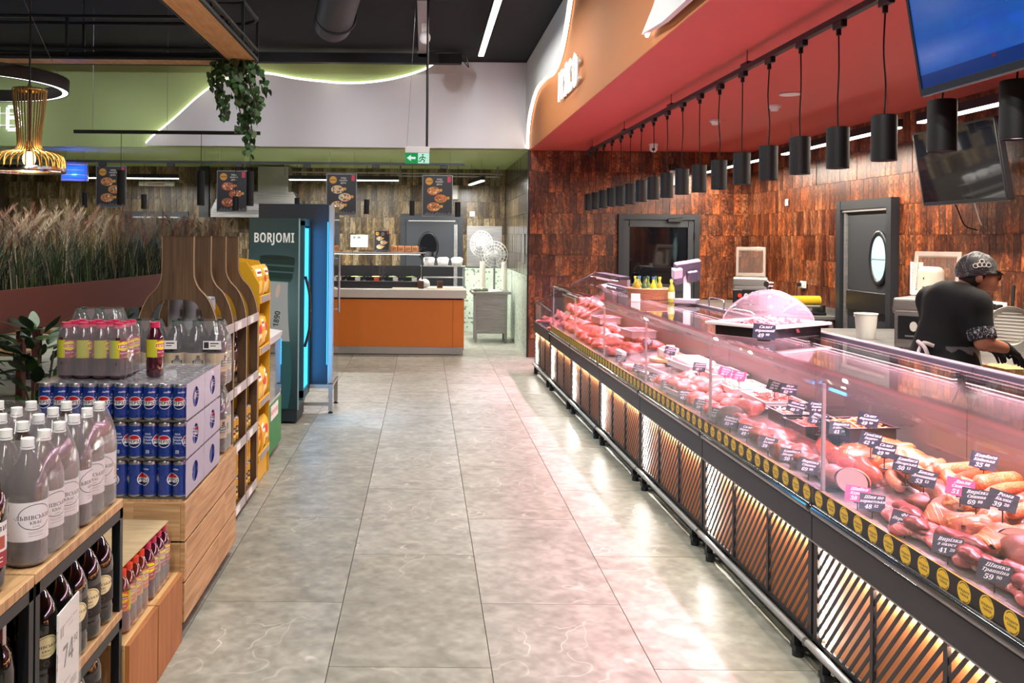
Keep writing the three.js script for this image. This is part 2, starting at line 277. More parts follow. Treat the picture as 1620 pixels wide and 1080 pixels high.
// neon lettering: outlines of glowing tubes
const STROKES = { // in a 1 x 1.5 cell
  М: [[[0, 0], [0.08, 1.5], [0.5, 0.6], [0.92, 1.5], [1, 0]]], "'": [[[0.1, 1.5], [0.0, 1.15]]], Я: [[[0.9, 0], [0.9, 1.5], [0.35, 1.5], [0.08, 1.12], [0.35, 0.75], [0.9, 0.75]], [[0.45, 0.75], [0.05, 0]]],
  С: [[[0.95, 1.2], [0.7, 1.45], [0.35, 1.45], [0.05, 1.1], [0.05, 0.4], [0.35, 0.05], [0.7, 0.05], [0.95, 0.3]]], О: [[[0.5, 1.48], [0.12, 1.3], [0.03, 0.75], [0.12, 0.2], [0.5, 0.02], [0.88, 0.2], [0.97, 0.75], [0.88, 1.3], [0.5, 1.48]]],
  К: [[[0.08, 0], [0.08, 1.5]], [[0.9, 1.5], [0.12, 0.75], [0.95, 0]]], І: [[[0.2, 0], [0.2, 1.5]]], В: [[[0.08, 0], [0.08, 1.5], [0.6, 1.5], [0.85, 1.15], [0.6, 0.8], [0.08, 0.8]], [[0.6, 0.8], [0.95, 0.42], [0.6, 0], [0.08, 0]]],
};
function neonSign(t, word, w, gap, mm) {
  let x = 0; const boards = [];
  for (const ch of word) {
    const cw = ch === "'" ? 0.3 * w : ch === 'І' ? 0.5 * w : w, list = [];
    for (const s of STROKES[ch]) for (const off of [-0.055, 0.055]) for (let i = 0; i + 1 < s.length; i++) {
      const [a, b] = [s[i], s[i + 1]], dx = (b[0] - a[0]) * w, dy = (b[1] - a[1]) * w, l = Math.hypot(dx, dy) || 1, nx = -dy / l * off * w * 1.4, ny = dx / l * off * w * 1.4;
      list.push(seg(x + a[0] * w + nx, a[1] * w + ny, 0.03, x + b[0] * w + nx, b[1] * w + ny, 0.03, 0.0055, 6)); }
    for (const s of STROKES[ch]) for (let i = 0; i + 1 < s.length; i++) boards.push(seg(x + s[i][0] * w, s[i][1] * w, 0.012, x + s[i + 1][0] * w, s[i + 1][1] * w, 0.012, 0.008, 6));
    part(t, 'neon_letter', merge(list), mm);
    x += cw + gap;
  }
  part(t, 'letter_rail', merge([...boards, bx(x, 0.02, 0.02, x / 2 - gap / 2, 0.3 * w, -0.004), bx(x, 0.02, 0.02, x / 2 - gap / 2, 1.1 * w, -0.004)]), white);
  return x;
}
{
  const m = thing('neon_sign', "glowing white neon sign reading М'ЯСО on the orange fascia", 'sign', XF - 0.03, 2.965, -9.22, -Math.PI / 2);
  neonSign(m, "М'ЯСО", 0.19, 0.06, glow(0xffffff, 1.6));
  const l = new THREE.PointLight(0xffffff, 0.08); l.position.set(XF - 0.15, 3.08, -8.7); scene.add(l);
  const k = thing('neon_sign', 'glowing white neon sign ending in КІВ on the green wall', 'sign', -5.98, 2.98, -ZB + 0.03);
  neonSign(k, 'КІВ', 0.2, 0.05, glow(0xffffff, 3.2));
}

// ---------------------------------------------------------------- ceiling services and luminaires
const ledWhite = glow(0xfffbf0, 7), ledCap = mat(0x101216, 0.5);
function linear(label, len, w, x, y, z, turn, nits, wires = YC, group, color = COOL) {   // hangs from two wires, shines down
  const t = thing('linear_led_light', label, 'light', x, y, z, turn, group);
  part(t, 'housing', bx(w + 0.012, 0.06, len, 0, 0.035, 0), ledCap);
  part(t, 'diffuser', bx(w, 0.014, len - 0.01, 0, -0.002, 0), ledWhite, 'glowing white diffuser');
  if (wires) for (const s of [-1, 1]) part(t, 'suspension_wire', seg(0, 0.06, s * len * 0.42, 0, wires - y, s * len * 0.42, 0.002, 5), greyMetal);
  areaLight(t, w, len, 0, -0.013, 0, [0, -1, 0], color, nits);
  return t;
}
linear('slim white linear light under the dark ceiling, beside the orange fascia', 3.0, 0.06, 0.645, 3.72, -9.2, 0, LIGHT.linear * 0.6);
for (const [x, z, w] of [[-0.15, -5.6, 'over the aisle before the near cases'], [0.3, -1.4, 'over the camera'], [-0.7, -0.2, 'over the near drinks shelf'], [-5.2, -6.5, 'over the tables']])
  linear('slim white linear light ' + w + ', out of the picture', 3.0, 0.06, x, 3.72, z, 0, x < -2 ? LIGHT.linear * 0.5 : x < -0.5 ? LIGHT.linear * 1.6 : LIGHT.linear * 1.15);
{ // spot heads under the ceiling that wash the soffit wall
  const body = lathe([[0, 0], [0.045, 0], [0.045, 0.16], [0.03, 0.18], [0, 0.18]], 20).rotateX(-Math.PI / 2).translate(0, 0, 0.09);
  [-6.2, -4.7, -3.2, -1.7, -0.3, 0.7].forEach((x, i) => { const t = thing('ceiling_spot', `black ceiling spot out of the picture above, ${ord(i)} from the left`, 'lamp', x, 3.8, -7.9, 0, 'ceiling spots'); part(t, 'stem', cyl(0.012, 0.14, 0, 0, 0, 10), black); const h = part(t, 'head', body, black); h.rotation.x = -0.18; part(h, 'glowing_lens', cyl(0.04, 0.003, 0, 0, 0, 20).rotateX(Math.PI / 2).translate(0, 0, -0.092), ledWhite); const s = new THREE.SpotLight(0xf4f6ff, LIGHT.wash, 0, 0.34, 0.8, 2); s.position.set(0, -0.03, -0.12); s.target.position.set(x > 0.5 ? -0.3 : 0, -0.95, -4.4); s.castShadow = true; t.add(s, s.target); });
}
{
  const d = thing('air_duct', 'round grey ventilation duct under the dark ceiling', 'duct', -0.72, 3.68, -9.0);
  part(d, 'pipe', new THREE.CylinderGeometry(0.19, 0.19, 2.4, 28, 1, false).rotateX(Math.PI / 2 - 0.1).rotateY(0.18).translate(0, 0.16, 1.0), mat(0x4b4f56, 0.5, 0.3));
  part(d, 'collar', new THREE.TorusGeometry(0.192, 0.012, 8, 28).rotateX(-0.1).rotateY(0.18).translate(-0.15, 0.06, 0.1), mat(0x3f4349, 0.5, 0.3));
  part(d, 'hanger', seg(0.05, 0.1, 0.6, 0.05, 0.3, 0.6, 0.006), greyMetal);
  const c = thing('cable_tray', 'pale grey cable tray running under the dark ceiling with a camera at its end', 'cable tray', -0.04, 3.9, -10.2);
  part(c, 'tray', rb(0.1, 0.05, 2.6, 0, 0.012, 0, 0.004), mat(0x9a9a9e, 0.5)); part(c, 'end_box', rb(0.13, 0.09, 0.12, 0, -0.02, -1.3, 0.01), mat(0xb9b9bb, 0.5));
  part(c, 'camera_bracket', rb(0.06, 0.16, 0.05, 0.02, -0.06, 0.35, 0.01), white); part(c, 'camera_head', new THREE.SphereGeometry(0.06, 18, 12).scale(1, 1.15, 1).translate(0.03, -0.17, 0.38), whitePlastic);
  one('ceiling_beam', 'black beam crossing below the dark ceiling', 'beam', bx(7.6, 0.12, 0.12), mat(0x090b0f, 0.7), -3.35, 3.83, -11.5);
  const lc = thing('loose_cable', 'thin black cable looping from the beam to the linear light', 'cable'); part(lc, 'cord', tube([[0.0, 3.72, -10.6], [0.25, 3.74, -10.6], [0.45, 3.72, -10.65], [0.5, 3.6, -10.7], [0.45, 3.83, -11.44]], 0.006, 30, 6), rubber);
  const ex = thing('exit_sign', 'green exit sign with a white arrow and running figure, hanging on a black pole', 'sign', -0.072, 2.29, -8.7);
  const exT = canv(512, 256, (g, w, h) => {
    g.fillStyle = '#0f9a4e'; g.fillRect(0, 0, w, h); g.fillStyle = '#c9f5e4'; g.fillRect(w * 0.53, 0, w, h); g.fillStyle = '#dffaf0';
    g.beginPath(); g.moveTo(30, 128); g.lineTo(120, 50); g.lineTo(120, 100); g.lineTo(220, 100); g.lineTo(220, 156); g.lineTo(120, 156); g.lineTo(120, 206); g.fill();
    g.strokeStyle = '#0b8a45'; g.fillStyle = '#0b8a45'; g.lineWidth = 24; g.lineCap = 'round'; g.beginPath(); g.arc(375, 50, 20, 0, 7); g.fill();
    g.beginPath(); g.moveTo(378, 90); g.lineTo(362, 150); g.lineTo(410, 180); g.lineTo(400, 230); g.moveTo(362, 150); g.lineTo(325, 205); g.lineTo(285, 205); g.moveTo(375, 95); g.lineTo(325, 115); g.lineTo(305, 150); g.moveTo(378, 95); g.lineTo(430, 130); g.stroke(); });
  part(ex, 'housing', rb(0.232, 0.06, 0.05, 0, 0.13, 0, 0.006), offWhite);
  part(ex, 'panel', bx(0.232, 0.105, 0.012, 0, 0.052, 0), mat(0x1fa35a, 0.4));
  part(ex, 'lit_face', bx(0.226, 0.1, 0.004, 0, 0.052, 0.008), new THREE.MeshStandardMaterial({ color: 0x0a0a0a, emissive: 0xffffff, emissiveMap: exT, emissiveIntensity: 0.9 }), 'glowing green and white exit pictogram');
  part(ex, 'pole', cyl(0.012, YC - 2.29 - 0.16, 0.09, 0.16, 0, 10), black); part(ex, 'wire', seg(-0.1, 0.16, 0, -0.02, YC - 2.29, 0, 0.002, 5), greyMetal);
}
// ---------------------------------------------------------------- meat display case: a row of modules turned slightly off the aisle
const TURN = 0.0156, ML = 1.265, caseX = (Z) => 1.46 - TURN * (Z - 2.4);
// world place of a point of the row: s = depth along it, o = distance behind its front face
const inCase = (s, y, o) => [caseX(s) + o, y, -s];
const copper = mat(0xe08a52, 0.65, 0), caseDark = mat(0x1d1f23, 0.5, 0.1), bandMat = mat(0x2b2d31, 0.45, 0.2), deckMat = mat(0xb9b4b2, 0.35, 0.6, { map: brushedT }), innerGrey = mat(0x77706c, 0.5, 0.2);
const bumperMat = phys({ color: 0x2c2e31, roughness: 0.12, clearcoat: 1 });
const logoT = canv(2048, 96, (g, w, h) => {
  g.fillStyle = '#0b0b0d'; g.fillRect(0, 0, w, h); const n = 13, p = w / n;
  for (let i = 0; i < n; i++) {
    const x = (i + 0.5) * p, y = h / 2; g.save(); g.translate(x, y); g.scale(p / 145, 1);
    g.fillStyle = '#e2b52c'; g.beginPath(); g.ellipse(0, 0, 45, 45, 0, 0, 7); g.fill();
    g.strokeStyle = g.fillStyle = '#1a1508'; g.lineWidth = 3; g.beginPath(); g.arc(0, -2, 36, Math.PI * 1.2, Math.PI * 1.75); g.stroke(); g.beginPath(); g.arc(4, 4, 34, 0.4, 1.9); g.stroke();
    g.textAlign = 'center'; g.font = 'bold 15px sans-serif'; g.fillText('ЕПІЦЕНТР', 0, 0); g.font = 'bold 14px sans-serif'; g.fillText('СМАКІВ', 2, 16); g.restore();
  }
});
const logoM = mat(0xffffff, 0.35, 0, { map: logoT });
// grille: three panels of slanting slats between upright bars
const GH = 0.35, GY = 0.13, SUB = (ML - 0.05) / 3;
const slatGeos = []; { const w = SUB - 0.02, slope = 1.2, p = 0.053, half = 0.0225; for (let k = -1; k * p - w * slope < GH; k++) { const y0 = k * p - w * slope, poly = clipRect([[0, y0 + w * slope], [0, y0 + w * slope + half], [w, y0 + half], [w, y0]], 0, w, 0, GH); if (poly) slatGeos.push(ext(poly, 0.002).rotateY(Math.PI / 2).translate(0, GY, 0)); } }
const glassProfile = (() => { // thin bent sheet: up, rounded, then back
  const o = []; const r = 0.06, yb = 0.674, yt = 1.11, xe = 0.60; o.push([0.006, yb]); for (let i = 0; i <= 8; i++) { const a = i / 8 * Math.PI / 2; o.push([0.006 + r - r * Math.cos(a), yt - r + r * Math.sin(a)]); } o.push([xe, yt]);
  const inn = o.map(([x, y], i) => i === 0 ? [x + 0.006, y] : i === o.length - 1 ? [x, y - 0.006] : [x + 0.006 * Math.cos((i - 1) / 8 * Math.PI / 2), y - 0.006 * Math.sin((i - 1) / 8 * Math.PI / 2)]); return [...o, ...inn.reverse()]; })();
const caseGlow = glow(0xffdfe6, 6), grilleGlow = glow(0xfff4e6, 22), grilleGlowWarm = glow(0xffd2a0, 2);
function caseModule(k, s0, len, where) {
  const t = thing('display_case', `refrigerated glass meat display case with slatted front, ${where}`, 'display case', caseX(s0), 0, -s0, TURN, 'display case modules');
  const full = Math.abs(len - ML) < 0.01, L = len - 0.004, box = (w, h, d, x, y, z = -len / 2) => bx(w, h, d, x, y, z);
  part(t, 'body', box(0.62, 0.53, L, 0.42, 0.395), caseDark);
  part(t, 'copper_back_board', box(0.012, GH + 0.03, L - 0.02, 0.024, GY + GH / 2), copper, 'copper coloured board lit behind the slats');
  part(t, 'frame_rail', box(0.012, 0.016, L, 0.006, GY - 0.008), black);
  for (let i = 0; i < 4; i++) part(t, 'upright', bx(0.012, GH, i % 3 ? 0.02 : 0.03, 0.006, GY + GH / 2, -0.025 - i * (len - 0.05) / 3), black);
  if (full) for (let q = 0; q < 3; q++) for (const g of slatGeos) { const m = part(t, 'slat', g, black); m.position.set(0.003, 0, -0.035 - q * SUB); }
  else for (let q = 0; q < Math.max(1, Math.round(len / SUB)); q++) for (const g of slatGeos) { const m = part(t, 'slat', g, black); m.position.set(0.003, 0, -0.035 - q * SUB); m.scale.z = (len - 0.05) / SUB / Math.max(1, Math.round(len / SUB)); }
  // LED line upright at the far end, just behind the slats
  const led = part(t, 'led_strip', bx(0.006, GH - 0.02, 0.012, 0.0145, GY + GH / 2, -len + 0.046), grilleGlow, 'glowing LED strip at the end of the grille'); 
  for (let i = 0; i < 9; i++) { const b = part(led, 'led_bulb', new THREE.SphereGeometry(0.0062, 8, 6).scale(1, 2.2, 1.6).translate(0.0135, GY + 0.02 + i * (GH - 0.04) / 8, -len + 0.054), grilleGlow); b.castShadow = false; }
  areaLight(t, 0.010, GH, 0.0135, GY + GH / 2, -len + 0.072, [0.22, 0, 1], COOL, LIGHT.grilleLed * 1.3);
  const tl = part(t, 'top_led_strip', bx(0.004, 0.003, len - 0.06, 0.012, GY + GH - 0.0065, -len / 2), grilleGlowWarm, 'warm LED line above the grille'); areaLight(t, 0.008, len - 0.06, 0.012, GY + GH - 0.0105, -len / 2, [0.3, -1, 0], WARM, LIGHT.grilleLed * 0.6);
  part(t, 'fascia_band', rb(0.05, 0.095, L, 0.02, 0.5275, -len / 2, 0.004), bandMat);
  part(t, 'fascia_trim', box(0.054, 0.004, L, 0.02, 0.478), steelDull);
  part(t, 'bumper', rb(0.06, 0.042, L, 0.01, 0.597, -len / 2, 0.02, 4), bumperMat, 'glossy dark bumper rail');
  part(t, 'logo_strip', (() => { const g = bx(0.006, 0.064, L, 0.0, 0.644, -len / 2), u = g.attributes.uv; const f = len / ML; for (let i = 0; i < u.count; i++) u.setX(i, u.getX(i) * f); return g; })(), logoM, 'black strip of yellow round logos');
  part(t, 'front_lip', box(0.03, 0.05, L, 0.02, 0.64), deckMat);
  part(t, 'deck', ext([[0.03, 0.655], [0.18, 0.665], [0.56, 0.735], [0.56, 0.70], [0.18, 0.63], [0.03, 0.63]], L).translate(0, 0, -len + 0.002), deckMat);
  part(t, 'back_panel', box(0.03, 0.46, L, 0.585, 0.87), innerGrey);
  part(t, 'top_rail', rb(0.05, 0.035, L, 0.615, 1.105, -len / 2, 0.006), anthracite);
  part(t, 'bent_glass', ext(glassProfile, L - 0.006).translate(0, 0, -len + 0.005), glass, 'clear bent glass front and top');
  part(t, 'low_divider', box(0.005, 0.10, L - 0.03, 0.175, 0.712), glass, 'low clear glass divider');
  part(t, 'glass_post', bx(0.012, 0.40, 0.012, 0.03, 0.86, -len + 0.012), steelDull);
  const c = part(t, 'led_canopy', box(0.035, 0.022, L - 0.06, 0.55, 1.085), anthracite); part(c, 'led_line', box(0.02, 0.006, L - 0.08, 0.548, 1.071), caseGlow, 'glowing pinkish light line');
  areaLight(t, 0.03, len - 0.1, 0.545, 1.066, -len / 2, [-0.45, -1, 0], PINK, LIGHT.caseLed);
  // feet and kick tube
  part(t, 'kick_tube', seg(-0.02, 0.105, -0.01, -0.02, 0.105, -len + 0.01, 0.014, 10), steelDull);
  for (const z of [-0.12, -len + 0.12]) part(t, 'foot', merge([bx(0.24, 0.02, 0.05, 0.1, 0.035, z), cyl(0.022, 0.025, 0.0, 0, z, 12), cyl(0.014, 0.1, 0.12, 0.03, z, 8), cyl(0.022, 0.025, 0.2, 0, z, 12), bx(0.03, 0.06, 0.02, -0.005, 0.07, z)]), caseDark);
  part(t, 'plinth', bx(0.5, 0.115, L - 0.1, 0.45, 0.0725, -len / 2), caseDark);
  return t;
}
const WH = ['nearest the camera', 'second from the camera, under the black trays', 'third from the camera, below the domed tray', 'fourth from the camera', 'fifth from the camera, below the scale', 'sixth from the camera'];
caseModule(-1, 0.85, ML, 'wholly beside the camera');
WH.forEach((w, i) => caseModule(i, 2.115 + i * ML, i < 5 ? ML : ML, w));
// ---- far module with a sloping glass front
const FS = 2.115 + 6 * ML, FL = 1.2;   // starts at 9.705
{
  const t = thing('display_case', 'far meat display case with sloping glass front beside the tiled wall', 'display case', caseX(FS), 0, -FS, TURN, 'display case modules');
  const len = FL, L = len - 0.004, box = (w, h, d, x, y, z = -len / 2) => bx(w, h, d, x, y, z);
  part(t, 'body', box(0.74, 0.53, L, 0.47, 0.395), caseDark); part(t, 'copper_back_board', box(0.012, GH + 0.03, L - 0.02, 0.024, GY + GH / 2), copper);
  part(t, 'frame_rail', box(0.012, 0.016, L, 0.006, GY - 0.008), black);
  for (let i = 0; i < 4; i++) part(t, 'upright', bx(0.012, GH, i % 3 ? 0.02 : 0.03, 0.006, GY + GH / 2, -0.025 - i * (len - 0.05) / 3), black);
  for (let q = 0; q < 3; q++) for (const g of slatGeos) { const m = part(t, 'slat', g, black); m.position.set(0.003, 0, -0.035 - q * (len - 0.05) / 3); m.scale.z = (len - 0.05) / 3 / SUB; }
  const led = part(t, 'led_strip', bx(0.006, GH - 0.02, 0.012, 0.0145, GY + GH / 2, -len + 0.046), grilleGlow, 'glowing LED strip at the end of the grille');
  for (let i = 0; i < 9; i++) part(led, 'led_bulb', new THREE.SphereGeometry(0.0062, 8, 6).scale(1, 2.2, 1.6).translate(0.0135, GY + 0.02 + i * (GH - 0.04) / 8, -len + 0.054), grilleGlow);
  areaLight(t, 0.010, GH, 0.0135, GY + GH / 2, -len + 0.072, [0.22, 0, 1], COOL, LIGHT.grilleLed * 1.3);
  const tl = part(t, 'top_led_strip', bx(0.004, 0.003, len - 0.06, 0.012, GY + GH - 0.0065, -len / 2), grilleGlowWarm, 'warm LED line above the grille'); areaLight(t, 0.008, len - 0.06, 0.012, GY + GH - 0.0105, -len / 2, [0.3, -1, 0], WARM, LIGHT.grilleLed * 0.6);
  part(t, 'fascia_band', rb(0.06, 0.12, L, 0.015, 0.55, -len / 2, 0.004), bandMat);
  part(t, 'deck', ext([[0.03, 0.60], [0.18, 0.62], [0.80, 0.98], [0.80, 0.94], [0.18, 0.58], [0.03, 0.58]], L).translate(0, 0, -len + 0.002), deckMat);
  part(t, 'back_panel', box(0.03, 1.0, L, 0.83, 0.66), innerGrey); part(t, 'top_rail', rb(0.12, 0.03, L, 0.78, 1.18, -len / 2, 0.006), anthracite);
  part(t, 'sloping_glass', ext([[0.0, 0.62], [0.0, 0.82], [0.70, 1.185], [0.70, 1.179], [0.006, 0.815], [0.006, 0.62]], L).translate(0, 0, -len + 0.002), glass, 'clear sloping glass');
  part(t, 'end_glass', ext([[0.01, 0.62], [0.01, 0.81], [0.70, 1.17], [0.80, 1.17], [0.80, 1.0], [0.18, 0.64]], 0.006).translate(0, 0, -len), glass);
  part(t, 'end_edge', merge([seg(0, 0.62, -len + 0.004, 0, 0.82, -len + 0.004, 0.007, 6), seg(0, 0.82, -len + 0.004, 0.7, 1.185, -len + 0.004, 0.007, 6)]), blackMetal);
  const c = part(t, 'led_canopy', box(0.035, 0.022, L - 0.06, 0.72, 1.16), anthracite); part(c, 'led_line', box(0.02, 0.006, L - 0.08, 0.715, 1.146), caseGlow, 'glowing pinkish light line');
  areaLight(t, 0.03, len - 0.1, 0.71, 1.14, -len / 2, [-0.5, -1, 0], PINK, LIGHT.caseLed);
  part(t, 'kick_tube', seg(-0.02, 0.105, -0.01, -0.02, 0.105, -len + 0.01, 0.014, 10), steelDull);
  for (const z of [-0.12, -len + 0.12]) part(t, 'foot', merge([bx(0.24, 0.02, 0.05, 0.1, 0.035, z), cyl(0.022, 0.025, 0.0, 0, z, 12), cyl(0.014, 0.1, 0.12, 0.03, z, 8), cyl(0.022, 0.025, 0.2, 0, z, 12), bx(0.03, 0.06, 0.02, -0.005, 0.07, z)]), caseDark);
  part(t, 'plinth', bx(0.6, 0.115, L - 0.1, 0.5, 0.0725, -len / 2), caseDark);
}

// ---------------------------------------------------------------- pendants over the case
{
  const PX = 2.0, TY = 2.66, lampBlack = mat(0x05070a, 0.55);
  const tr = thing('light_track', 'black light track hung under the red ceiling above the meat case', 'light track', PX, TY, -6.6);
  part(tr, 'rail', bx(0.035, 0.03, 9.6), black);
  for (let i = 0; i < 6; i++) { part(tr, 'suspension_wire', seg(0, 0.015, 4.4 - i * 1.75, 0, YL - TY, 4.4 - i * 1.75, 0.003, 6), blackMetal); part(tr, 'wire_clamp', rb(0.045, 0.02, 0.12, 0, 0.022, 4.4 - i * 1.75, 0.004), black); }
  const pinkFace = glow(0xffe3ea, 2.5);
  const body = lathe([[0, 0.2], [0.02, 0.2], [0.05, 0.2], [0.0525, 0.196], [0.0525, 0.004], [0.051, 0], [0.046, 0], [0.046, 0.015], [0, 0.015]], 28), face = cyl(0.045, 0.004, 0, 0.008, 0, 24), adapter = merge([rb(0.03, 0.035, 0.10, 0, TY - 1.935 - 0.032, 0.01, 0.006), cyl(0.012, 0.03, 0, TY - 1.935 - 0.08, 0, 10)]);
  for (let i = 0; i < 20; i++) {
    const Z = 2.65 + 0.447 * i, w = rr(-0.006, 0.006);
    const t = thing('pendant_lamp', `black cylinder pendant lamp over the meat case, ${ord(19 - i)} counted from the tiled back wall`, 'lamp', PX, 1.935 + rr(-0.006, 0.004), -Z, 0, 'black pendants over the meat case');
    part(t, 'shade', body, lampBlack); part(t, 'glowing_lens', face, pinkFace, 'glowing pinkish lens'); part(t, 'track_adapter', adapter, black);
    part(t, 'cord', tube([[0, 0.2, 0], [w, 0.32, 0.003], [-w, 0.48, -0.003], [0, TY - 1.935 - 0.08, 0]], 0.0035, 12, 6), rubber);
    const s = new THREE.SpotLight(PINK, LIGHT.pendant, 0, 0.80, 0.35, 2); s.position.set(0, 0.004, 0); s.target.position.set(0, -1, 0); s.castShadow = true; s.shadow.radius = 1.6; t.add(s, s.target);
  }
}
// ---------------------------------------------------------------- food in the case
const rawT = tex(256, 256, (u, v) => { const w = fbm(u * 4, v * 4, 4, 3, 60), a = fbm(u * 8 + w * 3, v * 8, 8, 4, 61), m = Math.abs(fbm(u * 10 + w * 2, v * 10, 10, 3, 66) - 0.5); return mixc(mixc([150, 58, 56], [196, 104, 96], a), [232, 200, 188], sst(0.03, 0, m) * 0.8 + sst(0.62, 0.75, w) * 0.5); });
const smokeT = tex(256, 256, (u, v) => { const a = fbm(u * 6, v * 6, 6, 4, 70), b = fbm(u * 24, v * 24, 24, 3, 74); return mixc(mixc([96, 46, 26], [188, 106, 58], a), [224, 156, 96], sst(0.55, 0.75, b) * 0.6); });
const sausT = tex(256, 256, (u, v) => { const b = fbm(u * 26, v * 26, 26, 2, 80), a = fbm(u * 5, v * 5, 5, 3, 84); return mixc(mixc([150, 66, 34], [194, 100, 54], a), [238, 182, 132], sst(0.6, 0.75, b) * 0.6); });
const mixT = tex(256, 256, (u, v) => { const b = fbm(u * 18, v * 18, 18, 3, 90), a = fbm(u * 9, v * 9, 9, 3, 94); return mixc(mixc([190, 96, 60], [226, 176, 122], b), [236, 216, 196], sst(0.55, 0.7, a)); });
const wet = { roughness: 0.38 };
const raw = mat(0xffffff, 0.36, 0, { map: rawT, bumpMap: rawT, bumpScale: 0.003 }), rawDark = mat(0x8f605c, 0.34, 0, { map: rawT }), rawPale = mat(0xffd8d2, 0.4, 0, { map: rawT }), smoke = mat(0xffffff, 0.4, 0, { map: smokeT, bumpMap: smokeT, bumpScale: 0.006 }), smokeDark = mat(0x9c8276, 0.45, 0, { map: smokeT }), saus = mat(0xffffff, 0.32, 0, { map: sausT, bumpMap: sausT, bumpScale: 0.003 }), sausRed = mat(0xe49a86, 0.32, 0, { map: sausT }), mixM = mat(0xffffff, 0.5, 0, { map: mixT });
const cutFace = mat(0xe3b9b2, 0.45), lardM = mat(0xeadfd6, 0.4), pinkFat = mat(0xe6b4b0, 0.4);
const scaleUv = (g, k) => { const u = g.attributes.uv; for (let i = 0; i < u.count; i++) u.setXY(i, u.getX(i) * k, u.getY(i) * k); return g; };
const blob = (rx, ry, rz, seed, amp, f, cell = 0.009) => scaleUv(nets((p) => Math.max(ell(p, [0, ry, 0], [rx, ry * 1.15, rz]) + (n3(p[0] * f + seed * 9.1, p[1] * f + seed, p[2] * f - seed * 3.3) - 0.5) * amp, -p[1]), [-rx * 1.4, -0.02, -rz * 1.4], [rx * 1.4, ry * 2.6, rz * 1.4], cell), 4);
const CUTS = [1, 2, 3, 4, 5].map((s) => blob(0.055 + s * 0.004, 0.024 + (s % 2) * 0.006, 0.042 + (s % 3) * 0.006, s, 0.05, 24));
const CHUNK = [6, 7, 8].map((s) => blob(0.042, 0.03, 0.036, s, 0.05, 28));
const SLABS = [11, 12, 13].map((s) => blob(0.11, 0.017, 0.036, s, 0.035, 22));
const LOAF = blob(0.075, 0.042, 0.06, 21, 0.02, 14);
const MOUND = [31, 32].map((s) => blob(0.1, 0.028, 0.075, s, 0.055, 60, 0.007));
const sausage = (len, r, bend) => { const g = new THREE.CapsuleGeometry(r, len - 2 * r, 6, 12, 14).rotateZ(Math.PI / 2), p = g.attributes.position; for (let i = 0; i < p.count; i++) { const x = p.getX(i) / len; p.setZ(i, p.getZ(i) + bend * (x * x * 4 - 0.5)); } g.translate(0, r, 0); g.computeVertexNormals(); return scaleUv(g, 3); };
const SAUS = [sausage(0.3, 0.021, 0.02), sausage(0.26, 0.024, 0.0), sausage(0.34, 0.019, 0.05), sausage(0.2, 0.027, 0.01)];
const HAM = (() => { const g = new THREE.SphereGeometry(0.075, 20, 14, 0, Math.PI).scale(0.85, 0.62, 0.75); return g.rotateY(Math.PI / 2).translate(0, 0.046, 0); })();
const HAMFACE = new THREE.CircleGeometry(0.075, 24).scale(0.75, 0.62, 1).rotateY(-Math.PI / 2).translate(0.0005, 0.046, 0);
const deckY = (o) => o < 0.18 ? 0.656 + (o - 0.03) * 0.0667 : 0.667 + (o - 0.18) * 0.184;
function put(name, label, cat, geo, m, s, o, dy, turn, group, tilt = 0) { const [x, , z] = inCase(s, 0, o), q = one(name, label, cat, geo, m, x, deckY(o) + dy, z, turn, group); q.rotation.z = tilt; if (/meat|pork|poultry|cut|chunk/.test(name)) q.scale.setScalar(name === 'raw_meat_strip' ? rr(1.1, 1.3) : o < 0.18 ? rr(0.9, 1.1) : rr(1.1, 1.3)); return q; }
const band = ['nearest the camera', 'second from the camera', 'third from the camera', 'fourth from the camera', 'fifth from the camera', 'sixth from the camera', 'farthest'];
const many = (n, f) => { for (let i = 0; i < n; i++) f(i); };
const MS = (i) => 2.115 + i * ML;
